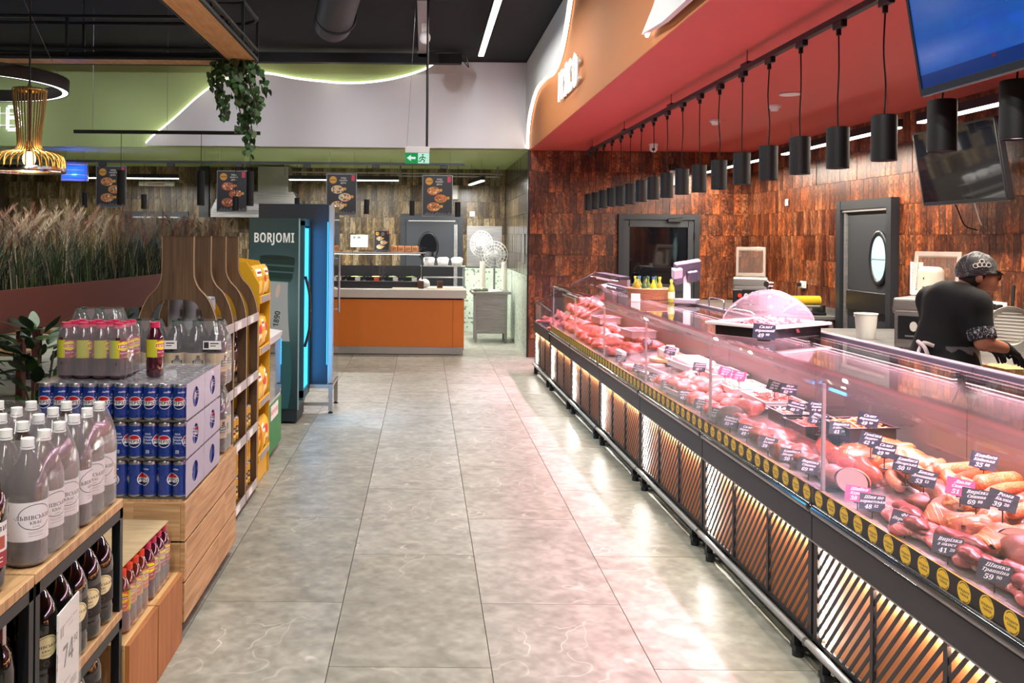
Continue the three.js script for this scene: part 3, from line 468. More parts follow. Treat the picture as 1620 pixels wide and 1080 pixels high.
// nearest module: red meat strips in front, smoked hams and sausages behind the divider
{
  const s0 = MS(0);
  many(22, (i) => put('raw_meat_strip', 'dark red strip of cured meat behind the front glass of the nearest case', 'meat', SLABS[i % 3], i % 3 ? rawDark : raw, s0 + 0.02 + (i % 11) * 0.095, 0.095 + Math.floor(i / 11) * 0.04 + rr(-0.006, 0.006), 0.002 + (i % 3) * 0.014, rr(1.3, 1.85), 'cured meat strips in the nearest case'));
  many(5, (i) => { const t = thing('half_ham', `smoked ham half with pale cut face in the nearest case, ${ord(i)} from the sausages`, 'ham', ...inCase(s0 + 1.18 - i * 0.17, deckY(i % 2 ? 0.23 : 0.2) + 0.004, i === 0 ? 0.1 : 0.25 + (i % 2) * 0.07), 0.6 + rr(-0.5, 0.5), 'ham halves'); part(t, 'rind', HAM, smoke); part(t, 'cut_face', HAMFACE, cutFace, 'pale pink cut face'); });
  many(24, (i) => put('smoked_meat', 'brown piece of smoked meat behind the low divider of the nearest case', 'meat', CUTS[i % 5], i % 4 === 3 ? smokeDark : smoke, s0 + 0.06 + (i % 8) * 0.125, 0.23 + Math.floor(i / 8) * 0.075 + rr(-0.01, 0.01), 0.003, R() * 6, 'smoked meat in the nearest case'));
  many(18, (i) => put('sausage', 'thick speckled sausage lying at the back of the nearest case', 'sausage', SAUS[i % 4], i % 3 === 1 ? sausRed : saus, s0 + 0.40 + (i % 9) * 0.088, 0.43 + (i % 2) * 0.03, 0.004 + Math.floor(i / 9) * 0.042, rr(-0.25, 0.25) + (i < 9 ? 0 : 0.5), 'sausages in the nearest case'));
  many(8, (i) => put('smoked_sausage', 'orange smoked sausage in the heap at the far end of the nearest case', 'sausage', SAUS[(i + 1) % 4], saus, s0 + 0.98 + (i % 4) * 0.09, 0.29 + (i % 3) * 0.05, 0.01 + Math.floor(i / 4) * 0.045, rr(0.9, 1.9), 'orange sausages heap'));
}
// second module: grey-pink chunks in front, sausage rings, black salad trays behind
{
  const s0 = MS(1);
  many(16, (i) => put('meat_chunk', 'greyish pink meat chunk behind the front glass of the second case', 'meat', i % 3 ? CHUNK[i % 3] : CUTS[i % 5], i % 2 ? rawPale : smokeDark, s0 + 0.05 + i * 0.075, 0.105 + (i % 2) * 0.03, 0.003, rr(1.2, 1.9), 'meat chunks in the second case'));
  many(3, (i) => put('boiled_sausage', 'plump pinkish brown boiled sausage lying along the divider of the second case', 'sausage', sausage(0.3, 0.034, 0.03), sausRed, s0 + 0.12 + i * 0.16, 0.26, 0.004, 1.2 + rr(-0.2, 0.3), 'boiled sausages'));
  many(8, (i) => put('smoked_poultry', 'golden piece of smoked poultry beside the black trays of the second case', 'meat', CUTS[(i + 2) % 5], i % 2 ? saus : smoke, s0 + 0.03 + (i % 4) * 0.1, 0.33 + Math.floor(i / 4) * 0.1, 0.004, R() * 6, 'smoked poultry in the second case'));
  put('dark_loaf', 'dark brown round meat loaf behind the front glass', 'meat loaf', LOAF, mat(0x5a4a3c, 0.6, 0, { map: smokeT }), s0 + 1.2, 0.115, 0.003, 0.4);
}
const gn = (w, d, h) => { const p = 0.012, t = 0.004; return merge([bx(w, t, d, 0, t / 2, 0), bx(t, h, d, -w / 2, h / 2, 0), bx(t, h, d, w / 2, h / 2, 0), bx(w, h, t, 0, h / 2, -d / 2), bx(w, h, t, 0, h / 2, d / 2), bx(w + 2 * p, t, p, 0, h, d / 2 + p / 2), bx(w + 2 * p, t, p, 0, h, -d / 2 - p / 2), bx(p, t, d, -w / 2 - p / 2, h, 0), bx(p, t, d, w / 2 + p / 2, h, 0)]); };
function strips(w, d, h, n, m, seed) { // a heap of short strips
  const q = rng(seed), l = []; for (let i = 0; i < n; i++) { const g = bx(0.035 + q() * 0.03, 0.006, 0.007); g.rotateZ((q() - 0.5) * 0.6); g.rotateY(q() * 6.3); const x = (q() - 0.5) * w * 0.8, z = (q() - 0.5) * d * 0.8; g.translate(x, h * (0.55 + 0.45 * q()) * (1 - 1.2 * (x * x / w / w + z * z / d / d)), z); l.push(g); } return merge(l); }
function tray(s, o, w, d, h, label, m, foodName, foodLabel, foodMat, lift = 0, turn = 0.1, n = 150) {
  const [x, , z] = inCase(s, 0, o), y = deckY(o) + 0.012 + lift;
  const t = thing('food_tray', label, 'tray', x, y, z, turn); part(t, 'pan', gn(w, d, h), m);
  if (lift > 0.02) part(t, 'riser', bx(w * 0.8, lift + 0.004, d * 0.8, 0, -lift / 2 - 0.002, 0), blackMetal);
  if (foodName) { const f = one(foodName, foodLabel, 'food', strips(w, d, h * 1.15, n, foodMat, Math.floor(s * 1000)), foodMat, x, y + 0.004, z, turn); f.userData.kind = 'stuff'; part(t, 'pan_liner', bx(w - 0.02, h * 0.55, d - 0.02, 0, h * 0.28 + 0.004, 0), m); }
}
const trayBlack = mat(0x0d0d0f, 0.35), trayWhite = mat(0xdcd8d6, 0.35), trayGlassy = mat(0xb6adab, 0.3, 0.3);
const saladO = mat(0xe0905a, 0.5), saladR = mat(0xc96a5a, 0.5), saladP = mat(0xd8bda8, 0.55);
tray(MS(1) + 0.45, 0.38, 0.2, 0.22, 0.06, 'black tray of orange shredded salad, raised highest at the back of the second case', trayBlack, 'shredded_salad', 'orange shredded salad in the raised black tray', saladO, 0.05, 0.1);
tray(MS(1) + 0.72, 0.31, 0.15, 0.2, 0.06, 'black tray of sliced meat in the middle of the second case', trayBlack, 'sliced_meat', 'reddish sliced meat in the middle black tray', saladR, 0.01, 0.05);
tray(MS(1) + 0.98, 0.33, 0.15, 0.2, 0.06, 'black tray with little food at the far end of the second case', trayBlack, 'sliced_snack', 'pale sliced snack in the far black tray', saladP, 0.01, 0.0, 60);
tray(MS(2) + 0.2, 0.43, 0.2, 0.34, 0.035, 'pale flat tray at the back of the third case, nearest to the camera', trayWhite, 'pink_salad', 'pink shredded meat in the nearest pale tray', saladR, 0.0, 0);
tray(MS(2) + 0.62, 0.42, 0.22, 0.34, 0.035, 'pale flat tray of mixed salad in the middle of the third case', trayWhite, 'mixed_salad', 'cream and orange mixed salad in the middle pale tray', saladP, 0.0, 0, 220);
tray(MS(2) + 1.03, 0.44, 0.2, 0.32, 0.05, 'pale tray of minced meat at the far end of the third case', trayWhite, 'minced_meat', 'pink minced meat in the far pale tray', mat(0xd98a84, 0.5), 0.0, 0, 200);
tray(MS(3) + 0.25, 0.42, 0.22, 0.4, 0.04, 'long pale tray of white sausages at the near end of the fourth case', trayWhite);
tray(MS(3) + 0.25, 0.12, 0.11, 0.36, 0.03, 'narrow pale tray behind the front glass of the fourth case', trayGlassy);
tray(MS(2) + 0.7, 0.115, 0.11, 0.4, 0.03, 'narrow pale tray behind the front glass of the third case', trayGlassy);
many(9, (i) => put('white_sausage', 'pale white sausage in the long tray of the fourth case', 'sausage', SAUS[3], pinkFat, MS(3) + 0.1 + i * 0.037, 0.42, 0.03, rr(-0.1, 0.1), 'white sausages'));
// third module front
many(14, (i) => put('poultry_piece', 'pink raw poultry piece behind the front glass of the third case', 'meat', i % 2 ? CUTS[i % 5] : CHUNK[i % 3], i % 3 ? rawPale : raw, MS(2) + 0.04 + i * 0.085, 0.1 + (i % 2) * 0.03, i > 5 && i < 11 ? 0.034 : 0.003, R() * 6, 'raw poultry in the third case'));
many(8, (i) => put('pork_cut', 'pink pork cut behind the divider of the third case', 'meat', CUTS[i % 5], i % 2 ? raw : rawPale, MS(2) + 0.08 + i * 0.15, 0.25 + rr(-0.02, 0.03), 0.003, R() * 6, 'pork cuts in the third case'));
// fourth: lard blocks and cheese on a board
{
  const bs = MS(3) + 0.66, bo = 0.38, t = thing('serving_board', 'round wooden board of lard blocks at the back of the fourth case', 'board', ...inCase(bs, deckY(bo) + 0.016, bo)); part(t, 'disc', cyl(0.15, 0.018, 0, 0, 0, 28), lightWood); part(t, 'rest', cyl(0.06, 0.03, 0, -0.03, 0, 16), trayBlack);
  many(7, (i) => { const x = inCase(bs, 0, bo); one('lard_block', 'white block of lard standing on the round board in the fourth case', 'lard', rb(0.035, 0.06, 0.05, 0, 0.03, 0, 0.006), i % 3 ? lardM : pinkFat, x[0] + (i % 2) * 0.06 - 0.05, deckY(bo) + 0.036, x[2] + (Math.floor(i / 2) - 1.5) * 0.062, rr(-0.2, 0.2), 'lard blocks on the board'); });
  many(4, (i) => put('cheese_block', 'pale upright block behind the front glass of the fourth case', 'lard', rb(0.04, 0.075, 0.035, 0, 0.0375, 0, 0.005), lardM, MS(3) + 1.0 + i * 0.05, 0.12, 0.002, 0.1, 'upright pale blocks'));
  many(6, (i) => put('bacon_slab', 'pink and white bacon slab lying in the fourth case', 'meat', rb(0.11, 0.03, 0.07, 0, 0.015, 0, 0.01), i % 2 ? pinkFat : raw, MS(3) + 0.55 + (i % 3) * 0.12, 0.1 + Math.floor(i / 3) * 0.15, 0.002, rr(-0.5, 0.5), 'bacon slabs'));
  const b2s = MS(3) + 0.95, b2o = 0.46, t2 = thing('serving_board', 'small wooden board of pale meat cuts beside the round board', 'board', ...inCase(b2s, deckY(b2o) + 0.02, b2o)); part(t2, 'plank', rb(0.14, 0.016, 0.24, 0, 0, 0, 0.005), oak); part(t2, 'rest', bx(0.08, 0.02, 0.1, 0, -0.014, 0), trayBlack);
  many(5, (i) => { const x = inCase(b2s, 0, b2o); one('pale_cut', 'pale orange-edged meat cut on the small wooden board', 'meat', rb(0.07, 0.04, 0.035, 0, 0.02, 0, 0.012), i % 2 ? pinkFat : lardM, x[0] + rr(-0.03, 0.03), deckY(b2o) + 0.0285, x[2] + (i - 2) * 0.046, rr(-0.4, 0.4), 'cuts on the small board'); });
}
// fifth, sixth and far: raw pork all over
for (const [k, s0, o1] of [[4, MS(4), 0.5], [5, MS(5), 0.5]]) {
  many(26, (i) => put('raw_pork', `pink raw pork cut spread in the case ${band[k]}`, 'meat', i % 4 === 3 ? SLABS[i % 3] : CUTS[i % 5], i % 3 ? raw : rawPale, s0 + 0.08 + (i % 9) * 0.135, 0.12 + Math.floor(i / 9) * 0.15 + rr(-0.02, 0.02), 0.003, i < 9 ? rr(1.2, 1.9) : R() * 6, `raw pork in the case ${band[k]}`));
  tray(s0 + 0.5, 0.42, 0.2, 0.3, 0.06, `grey tray of pink mince in the case ${band[k]}`, trayGlassy, 'pork_mince', `pink mince in the grey tray of the case ${band[k]}`, mat(0xdd8f92, 0.5), 0.05, 0.1, 180);
}
{
  const yS = (o) => o < 0.18 ? 0.603 + (o - 0.03) * 0.133 : 0.622 + (o - 0.18) * 0.58;
  many(36, (i) => { const o = 0.1 + Math.floor(i / 8) * 0.15, s = FS + 0.1 + (i % 8) * 0.14, m = one('raw_pork', 'pink raw pork cut on the sloping deck of the farthest case', 'meat', i % 3 === 0 ? SLABS[i % 3] : CUTS[i % 5], i % 3 ? raw : rawPale, caseX(s) + o, yS(o) + 0.012, -s, 0, 'raw pork on the sloping deck'); m.rotation.set(0, i % 2 ? 1.4 : 0.2, o > 0.18 ? 0.5 : 0.1); });
}
// ---- price tags on stems
const TAGS = [['Філе', 'Персикове', '62 20', 0], ['Вирізка', 'з окосту', '41 20', 0], ['Шинка', 'Траппіна', '59 90', 0], ['Шия по', 'хорватськи', '48 22', 0], ['Ковбаса', 'Лікарська', '50 12', 0], ['Бекон', 'Домашній', '53 12', 0], ['Люля', 'Свинна', '51 20', 1], ['Вирізка', 'Свинна', '69 88', 0], ['Рома', 'Балик', '39 20', 0], ['Ковбаса', 'Київська', '35 80', 0], ['Салат', 'Фірмовий', '49 90', 0], ['Шийка', 'Куряча', '38 40', 1], ['Гомілка', 'Індича', '42 10', 0]];
const tagM = TAGS.map(([a, b, n, pink]) => mat(0xffffff, 0.5, 0, { map: canv(160, 112, (g, w, h) => { g.fillStyle = pink ? '#f2467c' : '#23273a'; g.fillRect(0, 0, w, h); g.fillStyle = '#f2f2f5'; g.textAlign = 'center'; g.save(); g.transform(1, -0.08, -0.2, 1, 12, 6); g.font = 'italic bold 30px serif'; g.fillText(a, w / 2, 30); g.font = 'italic bold 26px serif'; g.fillText(b, w / 2, 58); g.font = 'bold 40px serif'; g.fillText(n.split(' ')[0], w / 2 - 16, 100); g.font = 'bold 24px serif'; g.fillText(n.split(' ')[1], w / 2 + 30, 88); g.restore(); }) }));
const tagCard = bx(0.078, 0.054, 0.002), tagStem = cyl(0.0022, 0.05, 0, 0, -0.003, 6), tagFoot = merge([cyl(0.012, 0.004, 0, 0, -0.003, 12), rb(0.024, 0.012, 0.008, 0, 0.046, -0.003, 0.003)]);
const tagRow = {};
function priceTag(s, o, up, k, tilt = -0.12, where) {
  const [x, , z] = inCase(s, 0, o), pink = TAGS[k][3], key = where; tagRow[key] = (tagRow[key] ?? -1) + 1;
  const t = thing('price_tag', `${pink ? 'pink' : 'dark'} handwritten price tag reading ${TAGS[k][2].replace(' ', '.')}, ${ord(tagRow[key])} from the camera ${where}`, 'price tag', x, deckY(o) + 0.002 + up, z, -0.62 + rr(-0.15, 0.15), 'handwritten price tags');
  part(t, 'stem', tagStem, blackMetal); part(t, 'clip', tagFoot, blackMetal);
  const c = part(t, 'card', tagCard, tagM[k]); c.position.set(0, 0.072, 0); c.rotation.set(-0.35, 0, tilt + rr(-0.1, 0.1));
}
[[2.42, 2], [2.63, 1], [2.86, 0], [3.06, 3], [3.16, 11], [3.55, 7], [3.72, 4], [3.95, 8], [4.2, 10], [4.42, 9], [4.62, 5], [4.86, 2], [5.15, 1], [5.5, 12], [5.8, 0], [6.2, 3], [6.7, 4]].forEach(([s, k]) => priceTag(s, 0.055, -0.02, k, -0.12, 'along the front glass'));
[[2.72, 8, 0.27, 0.06], [2.80, 7, 0.24, 0.05], [2.88, 6, 0.24, 0.06], [3.05, 5, 0.22, 0.05], [3.18, 4, 0.23, 0.06], [3.38, 10, 0.26, 0.06], [3.5, 12, 0.27, 0.07], [3.05, 9, 0.42, 0.07], [3.66, 10, 0.34, 0.1], [3.75, 1, 0.27, 0.06], [3.95, 2, 0.27, 0.06], [4.1, 12, 0.33, 0.07], [4.25, 3, 0.3, 0.05], [4.62, 0, 0.42, 0.05], [4.75, 8, 0.4, 0.05], [5.15, 6, 0.36, 0.05], [5.32, 11, 0.34, 0.05], [5.6, 4, 0.28, 0.05], [6.3, 5, 0.3, 0.06], [6.9, 9, 0.3, 0.05]].forEach(([s, k, o, up]) => priceTag(s, o, up, k, -0.12, 'behind the divider'));

// ---------------------------------------------------------------- things standing on the glass top
{
  const dx = 1.74, dz = -4.62, t = thing('domed_tray', 'black tray with white rim under a clear plastic dome on the glass top', 'tray', dx, 1.113, dz, 0.62);
  part(t, 'pan', gn(0.44, 0.3, 0.05), trayBlack); part(t, 'rim', (() => { const o = [[-0.255, -0.185], [0.255, -0.185], [0.255, 0.185], [-0.255, 0.185]], i = [[-0.22, -0.15], [0.22, -0.15], [0.22, 0.15], [-0.22, 0.15]]; return ext(o, 0.008, [i], 0.003).rotateX(-Math.PI / 2).translate(0, 0.053, 0); })(), whitePlastic, 'white rim');
  const domeM = phys({ color: 0xfaeef4, transmission: 0.86, roughness: 0.05, thickness: 0, ior: 1.7, side: THREE.DoubleSide });
  const pos = [], idx = [], nu = 48, nv = 16; for (let j = 0; j <= nv; j++) for (let i = 0; i <= nu; i++) { const a = i / nu * Math.PI * 2, h = j / nv, k = Math.pow(Math.max(0, 1 - Math.pow(h, 1.9)), 0.62), c = Math.cos(a), s = Math.sin(a), e = 0.55 + 0.25 * h; pos.push(0.235 * k * Math.sign(c) * Math.pow(Math.abs(c), e), 0.064 + 0.165 * h, 0.165 * k * Math.sign(s) * Math.pow(Math.abs(s), e)); }
  for (let j = 0; j < nv; j++) for (let i = 0; i < nu; i++) { const a = j * (nu + 1) + i, b = a + nu + 1; idx.push(a, b, a + 1, b, b + 1, a + 1); }
  const g = new THREE.BufferGeometry(); g.setAttribute('position', new THREE.Float32BufferAttribute(pos, 3)); g.setIndex(idx); g.computeVertexNormals(); part(t, 'dome', g, domeM, 'clear plastic dome lid');
  part(t, 'knob', merge([cyl(0.012, 0.02, 0, 0.226, 0, 12), seg(-0.02, 0.252, 0, 0.02, 0.252, 0, 0.016, 12)]), chrome, 'chrome knob');
  const f = one('diced_meat', 'pink diced meat heaped under the clear dome', 'food', scaleUv(blob(0.17, 0.02, 0.11, 44, 0.05, 50, 0.008), 1), raw, dx, 1.119, dz, 0.62); f.userData.kind = 'stuff'; f.scale.y = 1.5;
  const p = thing('price_tag', 'dark price tag with white handwriting standing before the domed tray', 'price tag', 1.60, 1.112, -4.3, -0.35); part(p, 'stand', rb(0.06, 0.014, 0.03, 0, 0.007, 0, 0.006), black); const c = part(p, 'card', bx(0.1, 0.07, 0.002), tagM[10]); c.position.set(0, 0.045, 0); c.rotation.set(-0.2, 0, -0.08);
}
{
  const bz = -7.35, bX = 1.80, t = thing('wicker_basket', 'round wicker basket of small bottles on the glass top of the far cases', 'basket', bX, 1.113, bz);
  const wick = mat(0x8a5f3e, 0.8), rings = []; for (let i = 0; i < 7; i++) rings.push(new THREE.TorusGeometry(0.145 + i * 0.004, 0.008, 6, 32).rotateX(Math.PI / 2).translate(0, 0.008 + i * 0.012, 0)); part(t, 'weave', merge(rings), wick); part(t, 'bottom', cyl(0.145, 0.006, 0, 0, 0, 28), wick);
  const stave = cyl(0.004, 0.085, 0, 0, 0, 6); for (let i = 0; i < 16; i++) { const m = part(t, 'stave', stave, wick); m.position.set(Math.cos(i / 16 * 6.283) * 0.154, 0, Math.sin(i / 16 * 6.283) * 0.154); }
  const bot = lathe([[0, 0], [0.022, 0], [0.024, 0.006], [0.024, 0.09], [0.02, 0.11], [0.01, 0.13], [0.01, 0.155], [0, 0.156]], 14), capg = cyl(0.012, 0.018, 0, 0.152, 0, 12), lab = cyl(0.0245, 0.05, 0, 0.03, 0, 14);
  const cols = [0x3d5a24, 0x6f7a1e, 0xc9a21c, 0x2f4a2a, 0xb8862a, 0x87902c, 0x4a5c20, 0xd0b43c], caps = [mat(0x1c5a34, 0.4), mat(0xd9c23a, 0.4), mat(0x2a5d8a, 0.4), black];
  const small = (x, y, z, i, l, g) => { const b = thing('small_bottle', l, 'bottle', x, y, z, i, g); part(b, 'body', bot, phys({ color: cols[i % 8], roughness: 0.1, clearcoat: 1 })); part(b, 'cap', capg, caps[i % 4]); part(b, 'paper_label', lab, i % 3 ? mat(0xd8cf9a, 0.6) : mat(0x9fb35a, 0.6)); };
  for (let i = 0; i < 9; i++) small(bX + Math.cos(i * 0.698) * (i ? 0.1 : 0), 1.121, bz + Math.sin(i * 0.698) * (i ? 0.1 : 0), i, 'small oil bottle packed in the wicker basket', 'bottles in the basket');
  [0, 1, 2, 3].forEach((i) => small(bX + 0.13 - 0.02 * i, 1.113, bz + 0.22 + i * 0.07, i + 2, `small amber bottle on the glass top beside the wicker basket, ${ord(i)} from it`, 'bottles beside the basket'));
  one('glass_top_card', 'small white price card leaning on the glass top before the basket', 'card', rb(0.07, 0.06, 0.01, 0, 0.03, 0, 0.002), paper, 1.62, 1.112, -7.0, -0.6);
  const sc = thing('counter_scale', 'grey counter scale with a tilted display head on a white pole', 'scale', 1.94, 1.122, -6.75, -0.5);
  part(sc, 'base', rb(0.16, 0.03, 0.14, 0, 0.015, 0, 0.006), greyMetal); part(sc, 'pole', rb(0.045, 0.2, 0.05, 0, 0.12, 0, 0.006), offWhite);
  const hd = part(sc, 'display_head', rb(0.2, 0.17, 0.05, 0, 0, 0, 0.012), mat(0x5d5a66, 0.45)); hd.position.set(0.0, 0.23, 0); hd.rotation.set(0.5, 0.6, -0.12);
  part(hd, 'screen', bx(0.17, 0.13, 0.004, 0, 0.005, -0.027), darkGlass); part(hd, 'customer_display', rb(0.07, 0.075, 0.05, -0.09, 0.02, 0.03, 0.008), mat(0xb8b4bc, 0.4)); part(hd, 'printer', rb(0.08, 0.09, 0.05, 0.02, -0.02, 0.04, 0.012), mat(0x4a4854, 0.5));
  one('steel_rail_stop', 'thin bent steel rail on the rear edge of the glass top', 'rail', tube([[0, 0, 0], [0, 0.05, 0], [0, 0.06, -0.02], [0, 0.06, -0.3], [0, 0.05, -0.32], [0, 0, -0.32]], 0.005, 30, 6), chrome, 2.0, 1.123, -6.1);
}
// ---------------------------------------------------------------- behind the counter: doors, screens, wall things
const doorGrey = mat(0x30343a, 0.5, 0.1), frameGrey = mat(0x262a30, 0.45, 0.1);
{
  const d = structGroup('door_1'); // swing door in the right wall, depth 8.42 to 9.54
  const x = XR - 0.012, zc = -8.98;
  for (const z of [-8.465, -9.495]) part(d, 'jamb', bx(0.1, 2.0, 0.09, x - 0.03, 1.0, z), frameGrey);
  part(d, 'lintel', bx(0.094, 0.09, 0.94, x - 0.028, 1.955, zc), frameGrey);
  part(d, 'leaf', bx(0.04, 1.88, 0.86, x - 0.01, 0.96, -8.94), doorGrey); part(d, 'hinge_strip', bx(0.05, 1.86, 0.05, x - 0.025, 0.96, -9.4), steel, 'bright metal hinge strip');
  part(d, 'closer_rail', bx(0.03, 0.03, 0.9, x - 0.05, 1.90, zc), steelDull);
  part(d, 'bumper_plate', rb(0.03, 0.2, 0.8, x - 0.045, 1.0, -8.94, 0.01), blackMetal); part(d, 'lower_plate', rb(0.02, 0.5, 0.8, x - 0.04, 0.4, -8.94, 0.006), blackMetal);
  part(d, 'oval_frame', new THREE.TorusGeometry(0.16, 0.02, 10, 40).scale(1, 1.5, 1).rotateY(-Math.PI / 2).translate(x - 0.035, 1.43, -8.72), black);
  part(d, 'window_pane', new THREE.CylinderGeometry(0.16, 0.16, 0.012, 40).rotateZ(Math.PI / 2).scale(1, 1.5, 1).translate(x - 0.034, 1.43, -8.72), new THREE.MeshStandardMaterial({ color: 0x9fc4c6, emissive: 0x9fd0d4, emissiveIntensity: 0.55, roughness: 0.1 }), 'pale lit oval window pane');
  part(d, 'window_bar', bx(0.004, 0.008, 0.29, x - 0.042, 1.42, -8.72), mat(0x6f8f92, 0.5));
  const b = structGroup('door_2'); // dark glazed door in the back wall
  const z = -ZB + 0.014, cx = 3.13;
  for (const s of [-1, 1]) part(b, 'jamb', bx(0.07, 1.93, 0.08, cx + s * 0.505, 0.965, z + 0.02), frameGrey);
  part(b, 'lintel', bx(0.94, 0.07, 0.076, cx, 1.893, z + 0.02), frameGrey);
  for (const s of [-1, 1]) part(b, 'stile', bx(0.08, 1.84, 0.05, cx + s * 0.43, 0.93, z + 0.01), doorGrey);
  part(b, 'top_rail', bx(0.8, 0.1, 0.05, cx, 1.81, z + 0.01), doorGrey); part(b, 'mid_rail', bx(0.8, 0.1, 0.05, cx, 0.95, z + 0.01), doorGrey); part(b, 'lower_panel', bx(0.8, 0.9, 0.03, cx, 0.45, z + 0.005), doorGrey);
  part(b, 'window_pane', bx(0.79, 0.78, 0.01, cx, 1.38, z + 0.006), darkGlass, 'black mirror-like pane');
  part(b, 'closer', rb(0.18, 0.05, 0.05, cx + 0.2, 1.85, z + 0.06, 0.008), black); part(b, 'closer_arm', merge([seg(cx + 0.1, 1.87, z + 0.08, cx + 0.3, 1.89, z + 0.1, 0.006)]), black);
  for (const y of [1.6, 1.2, 0.4]) part(b, 'hinge', cyl(0.012, 0.09, cx + 0.475, y, z + 0.05, 10), black);
}
function screen(name, label, w, h, lit) {
  const t = thing(name, label, 'screen');
  part(t, 'casing', rb(w, h, 0.05, 0, h / 2, 0, 0.008), black);
  part(t, 'bezel', ext([[-w / 2, 0], [w / 2, 0], [w / 2, h], [-w / 2, h]], 0.008, [[[-w / 2 + 0.014, 0.026], [-w / 2 + 0.014, h - 0.014], [w / 2 - 0.014, h - 0.014], [w / 2 - 0.014, 0.026]]]).translate(0, 0, 0.024), blackMetal);
  part(t, 'display_glass', bx(w - 0.03, h - 0.042, 0.004, 0, h / 2 + 0.006, 0.026), lit, lit === darkGlass ? 'switched-off glossy black screen' : 'glowing blue picture');
  part(t, 'metal_edge', bx(w - 0.01, 0.006, 0.02, 0, -0.002, 0.018), steelDull); part(t, 'wall_bracket', rb(0.3, 0.2, 0.06, 0, h / 2, -0.05, 0.006), blackMetal);
  return t;
}
{
  const blueT = canv(512, 300, (g, w, h) => {
    g.fillStyle = '#1d5fc4'; g.fillRect(0, 0, w, h); const q = rng(5);
    for (let i = 0; i < 900; i++) { g.fillStyle = `rgba(${20 + q() * 50},${80 + q() * 60},${190 + q() * 40},0.10)`; g.fillRect(q() * w, q() * h, 20 + q() * 90, 4 + q() * 26); }
    g.strokeStyle = 'rgba(170,205,255,.45)'; g.lineWidth = 1; for (let i = 0; i < 6; i++) { g.beginPath(); const x = q() * w, y = q() * h; g.moveTo(x, y); g.lineTo(x + 60, y - 14); g.stroke(); }
    g.fillStyle = '#123a86'; g.fillRect(0, h * 0.93, w, h); g.fillStyle = '#6b2b4a'; g.fillRect(w * 0.35, h * 0.93, 10, 6); });
  const t = screen('hanging_screen', 'large blue lit screen hanging over the near end of the meat case', 1.25, 0.72, new THREE.MeshStandardMaterial({ color: 0x080a10, emissive: 0xffffff, emissiveMap: blueT, emissiveIntensity: 0.62, roughness: 0.12 }));
  t.rotation.order = 'YXZ'; t.position.set(1.90, 2.137, -2.83); t.rotation.set(0.165, -Math.PI / 2, 0);
  for (const s of [-0.3, 0.3]) part(t, 'ceiling_pole', (() => { const g = seg(s, 0.36, -0.08, s, 0.64, -0.08, 0.018, 10); return g; })(), blackMetal);
  areaLight(t, 1.2, 0.66, 0, 0.36, 0.05, [0, 0, 1], new THREE.Color().setRGB(0.1, 0.3, 1), 0.35);
  const v = screen('wall_screen', 'switched-off black screen tilted from the tiled wall above the worker', 1.08, 0.6, darkGlass);
  v.rotation.order = 'YXZ'; v.position.set(4.13, 1.89, -6.98); v.rotation.set(0.17, -Math.PI / 2, 0);
  part(v, 'tilt_arm', rb(0.08, 0.08, 0.16, 0, 0.25, -0.14, 0.006), blackMetal);
  part(v, 'hanging_cable', tube([[0.0, 0.1, -0.05], [-0.05, -0.1, -0.1], [-0.12, -0.2, -0.16]], 0.005, 16, 6), white); part(v, 'power_cable', tube([[-0.3, 0.1, -0.05], [-0.34, -0.05, -0.12], [-0.3, -0.2, -0.14], [-0.22, -0.24, -0.18]], 0.005, 16, 6), rubber);
}
for (const [i, z] of [[0, -8.3], [1, -10.9]]) linear(`slim white linear light close to the ${i ? 'back corner' : 'swing door'} above the work counter`, 2.3, 0.05, 3.7, 2.48, z, 0, LIGHT.staff, YL, null, WARM);
linear('slim white linear light over the worker, behind the hanging screen', 2.3, 0.05, 3.7, 2.48, -5.7, 0, LIGHT.staff, YL, null, WARM);
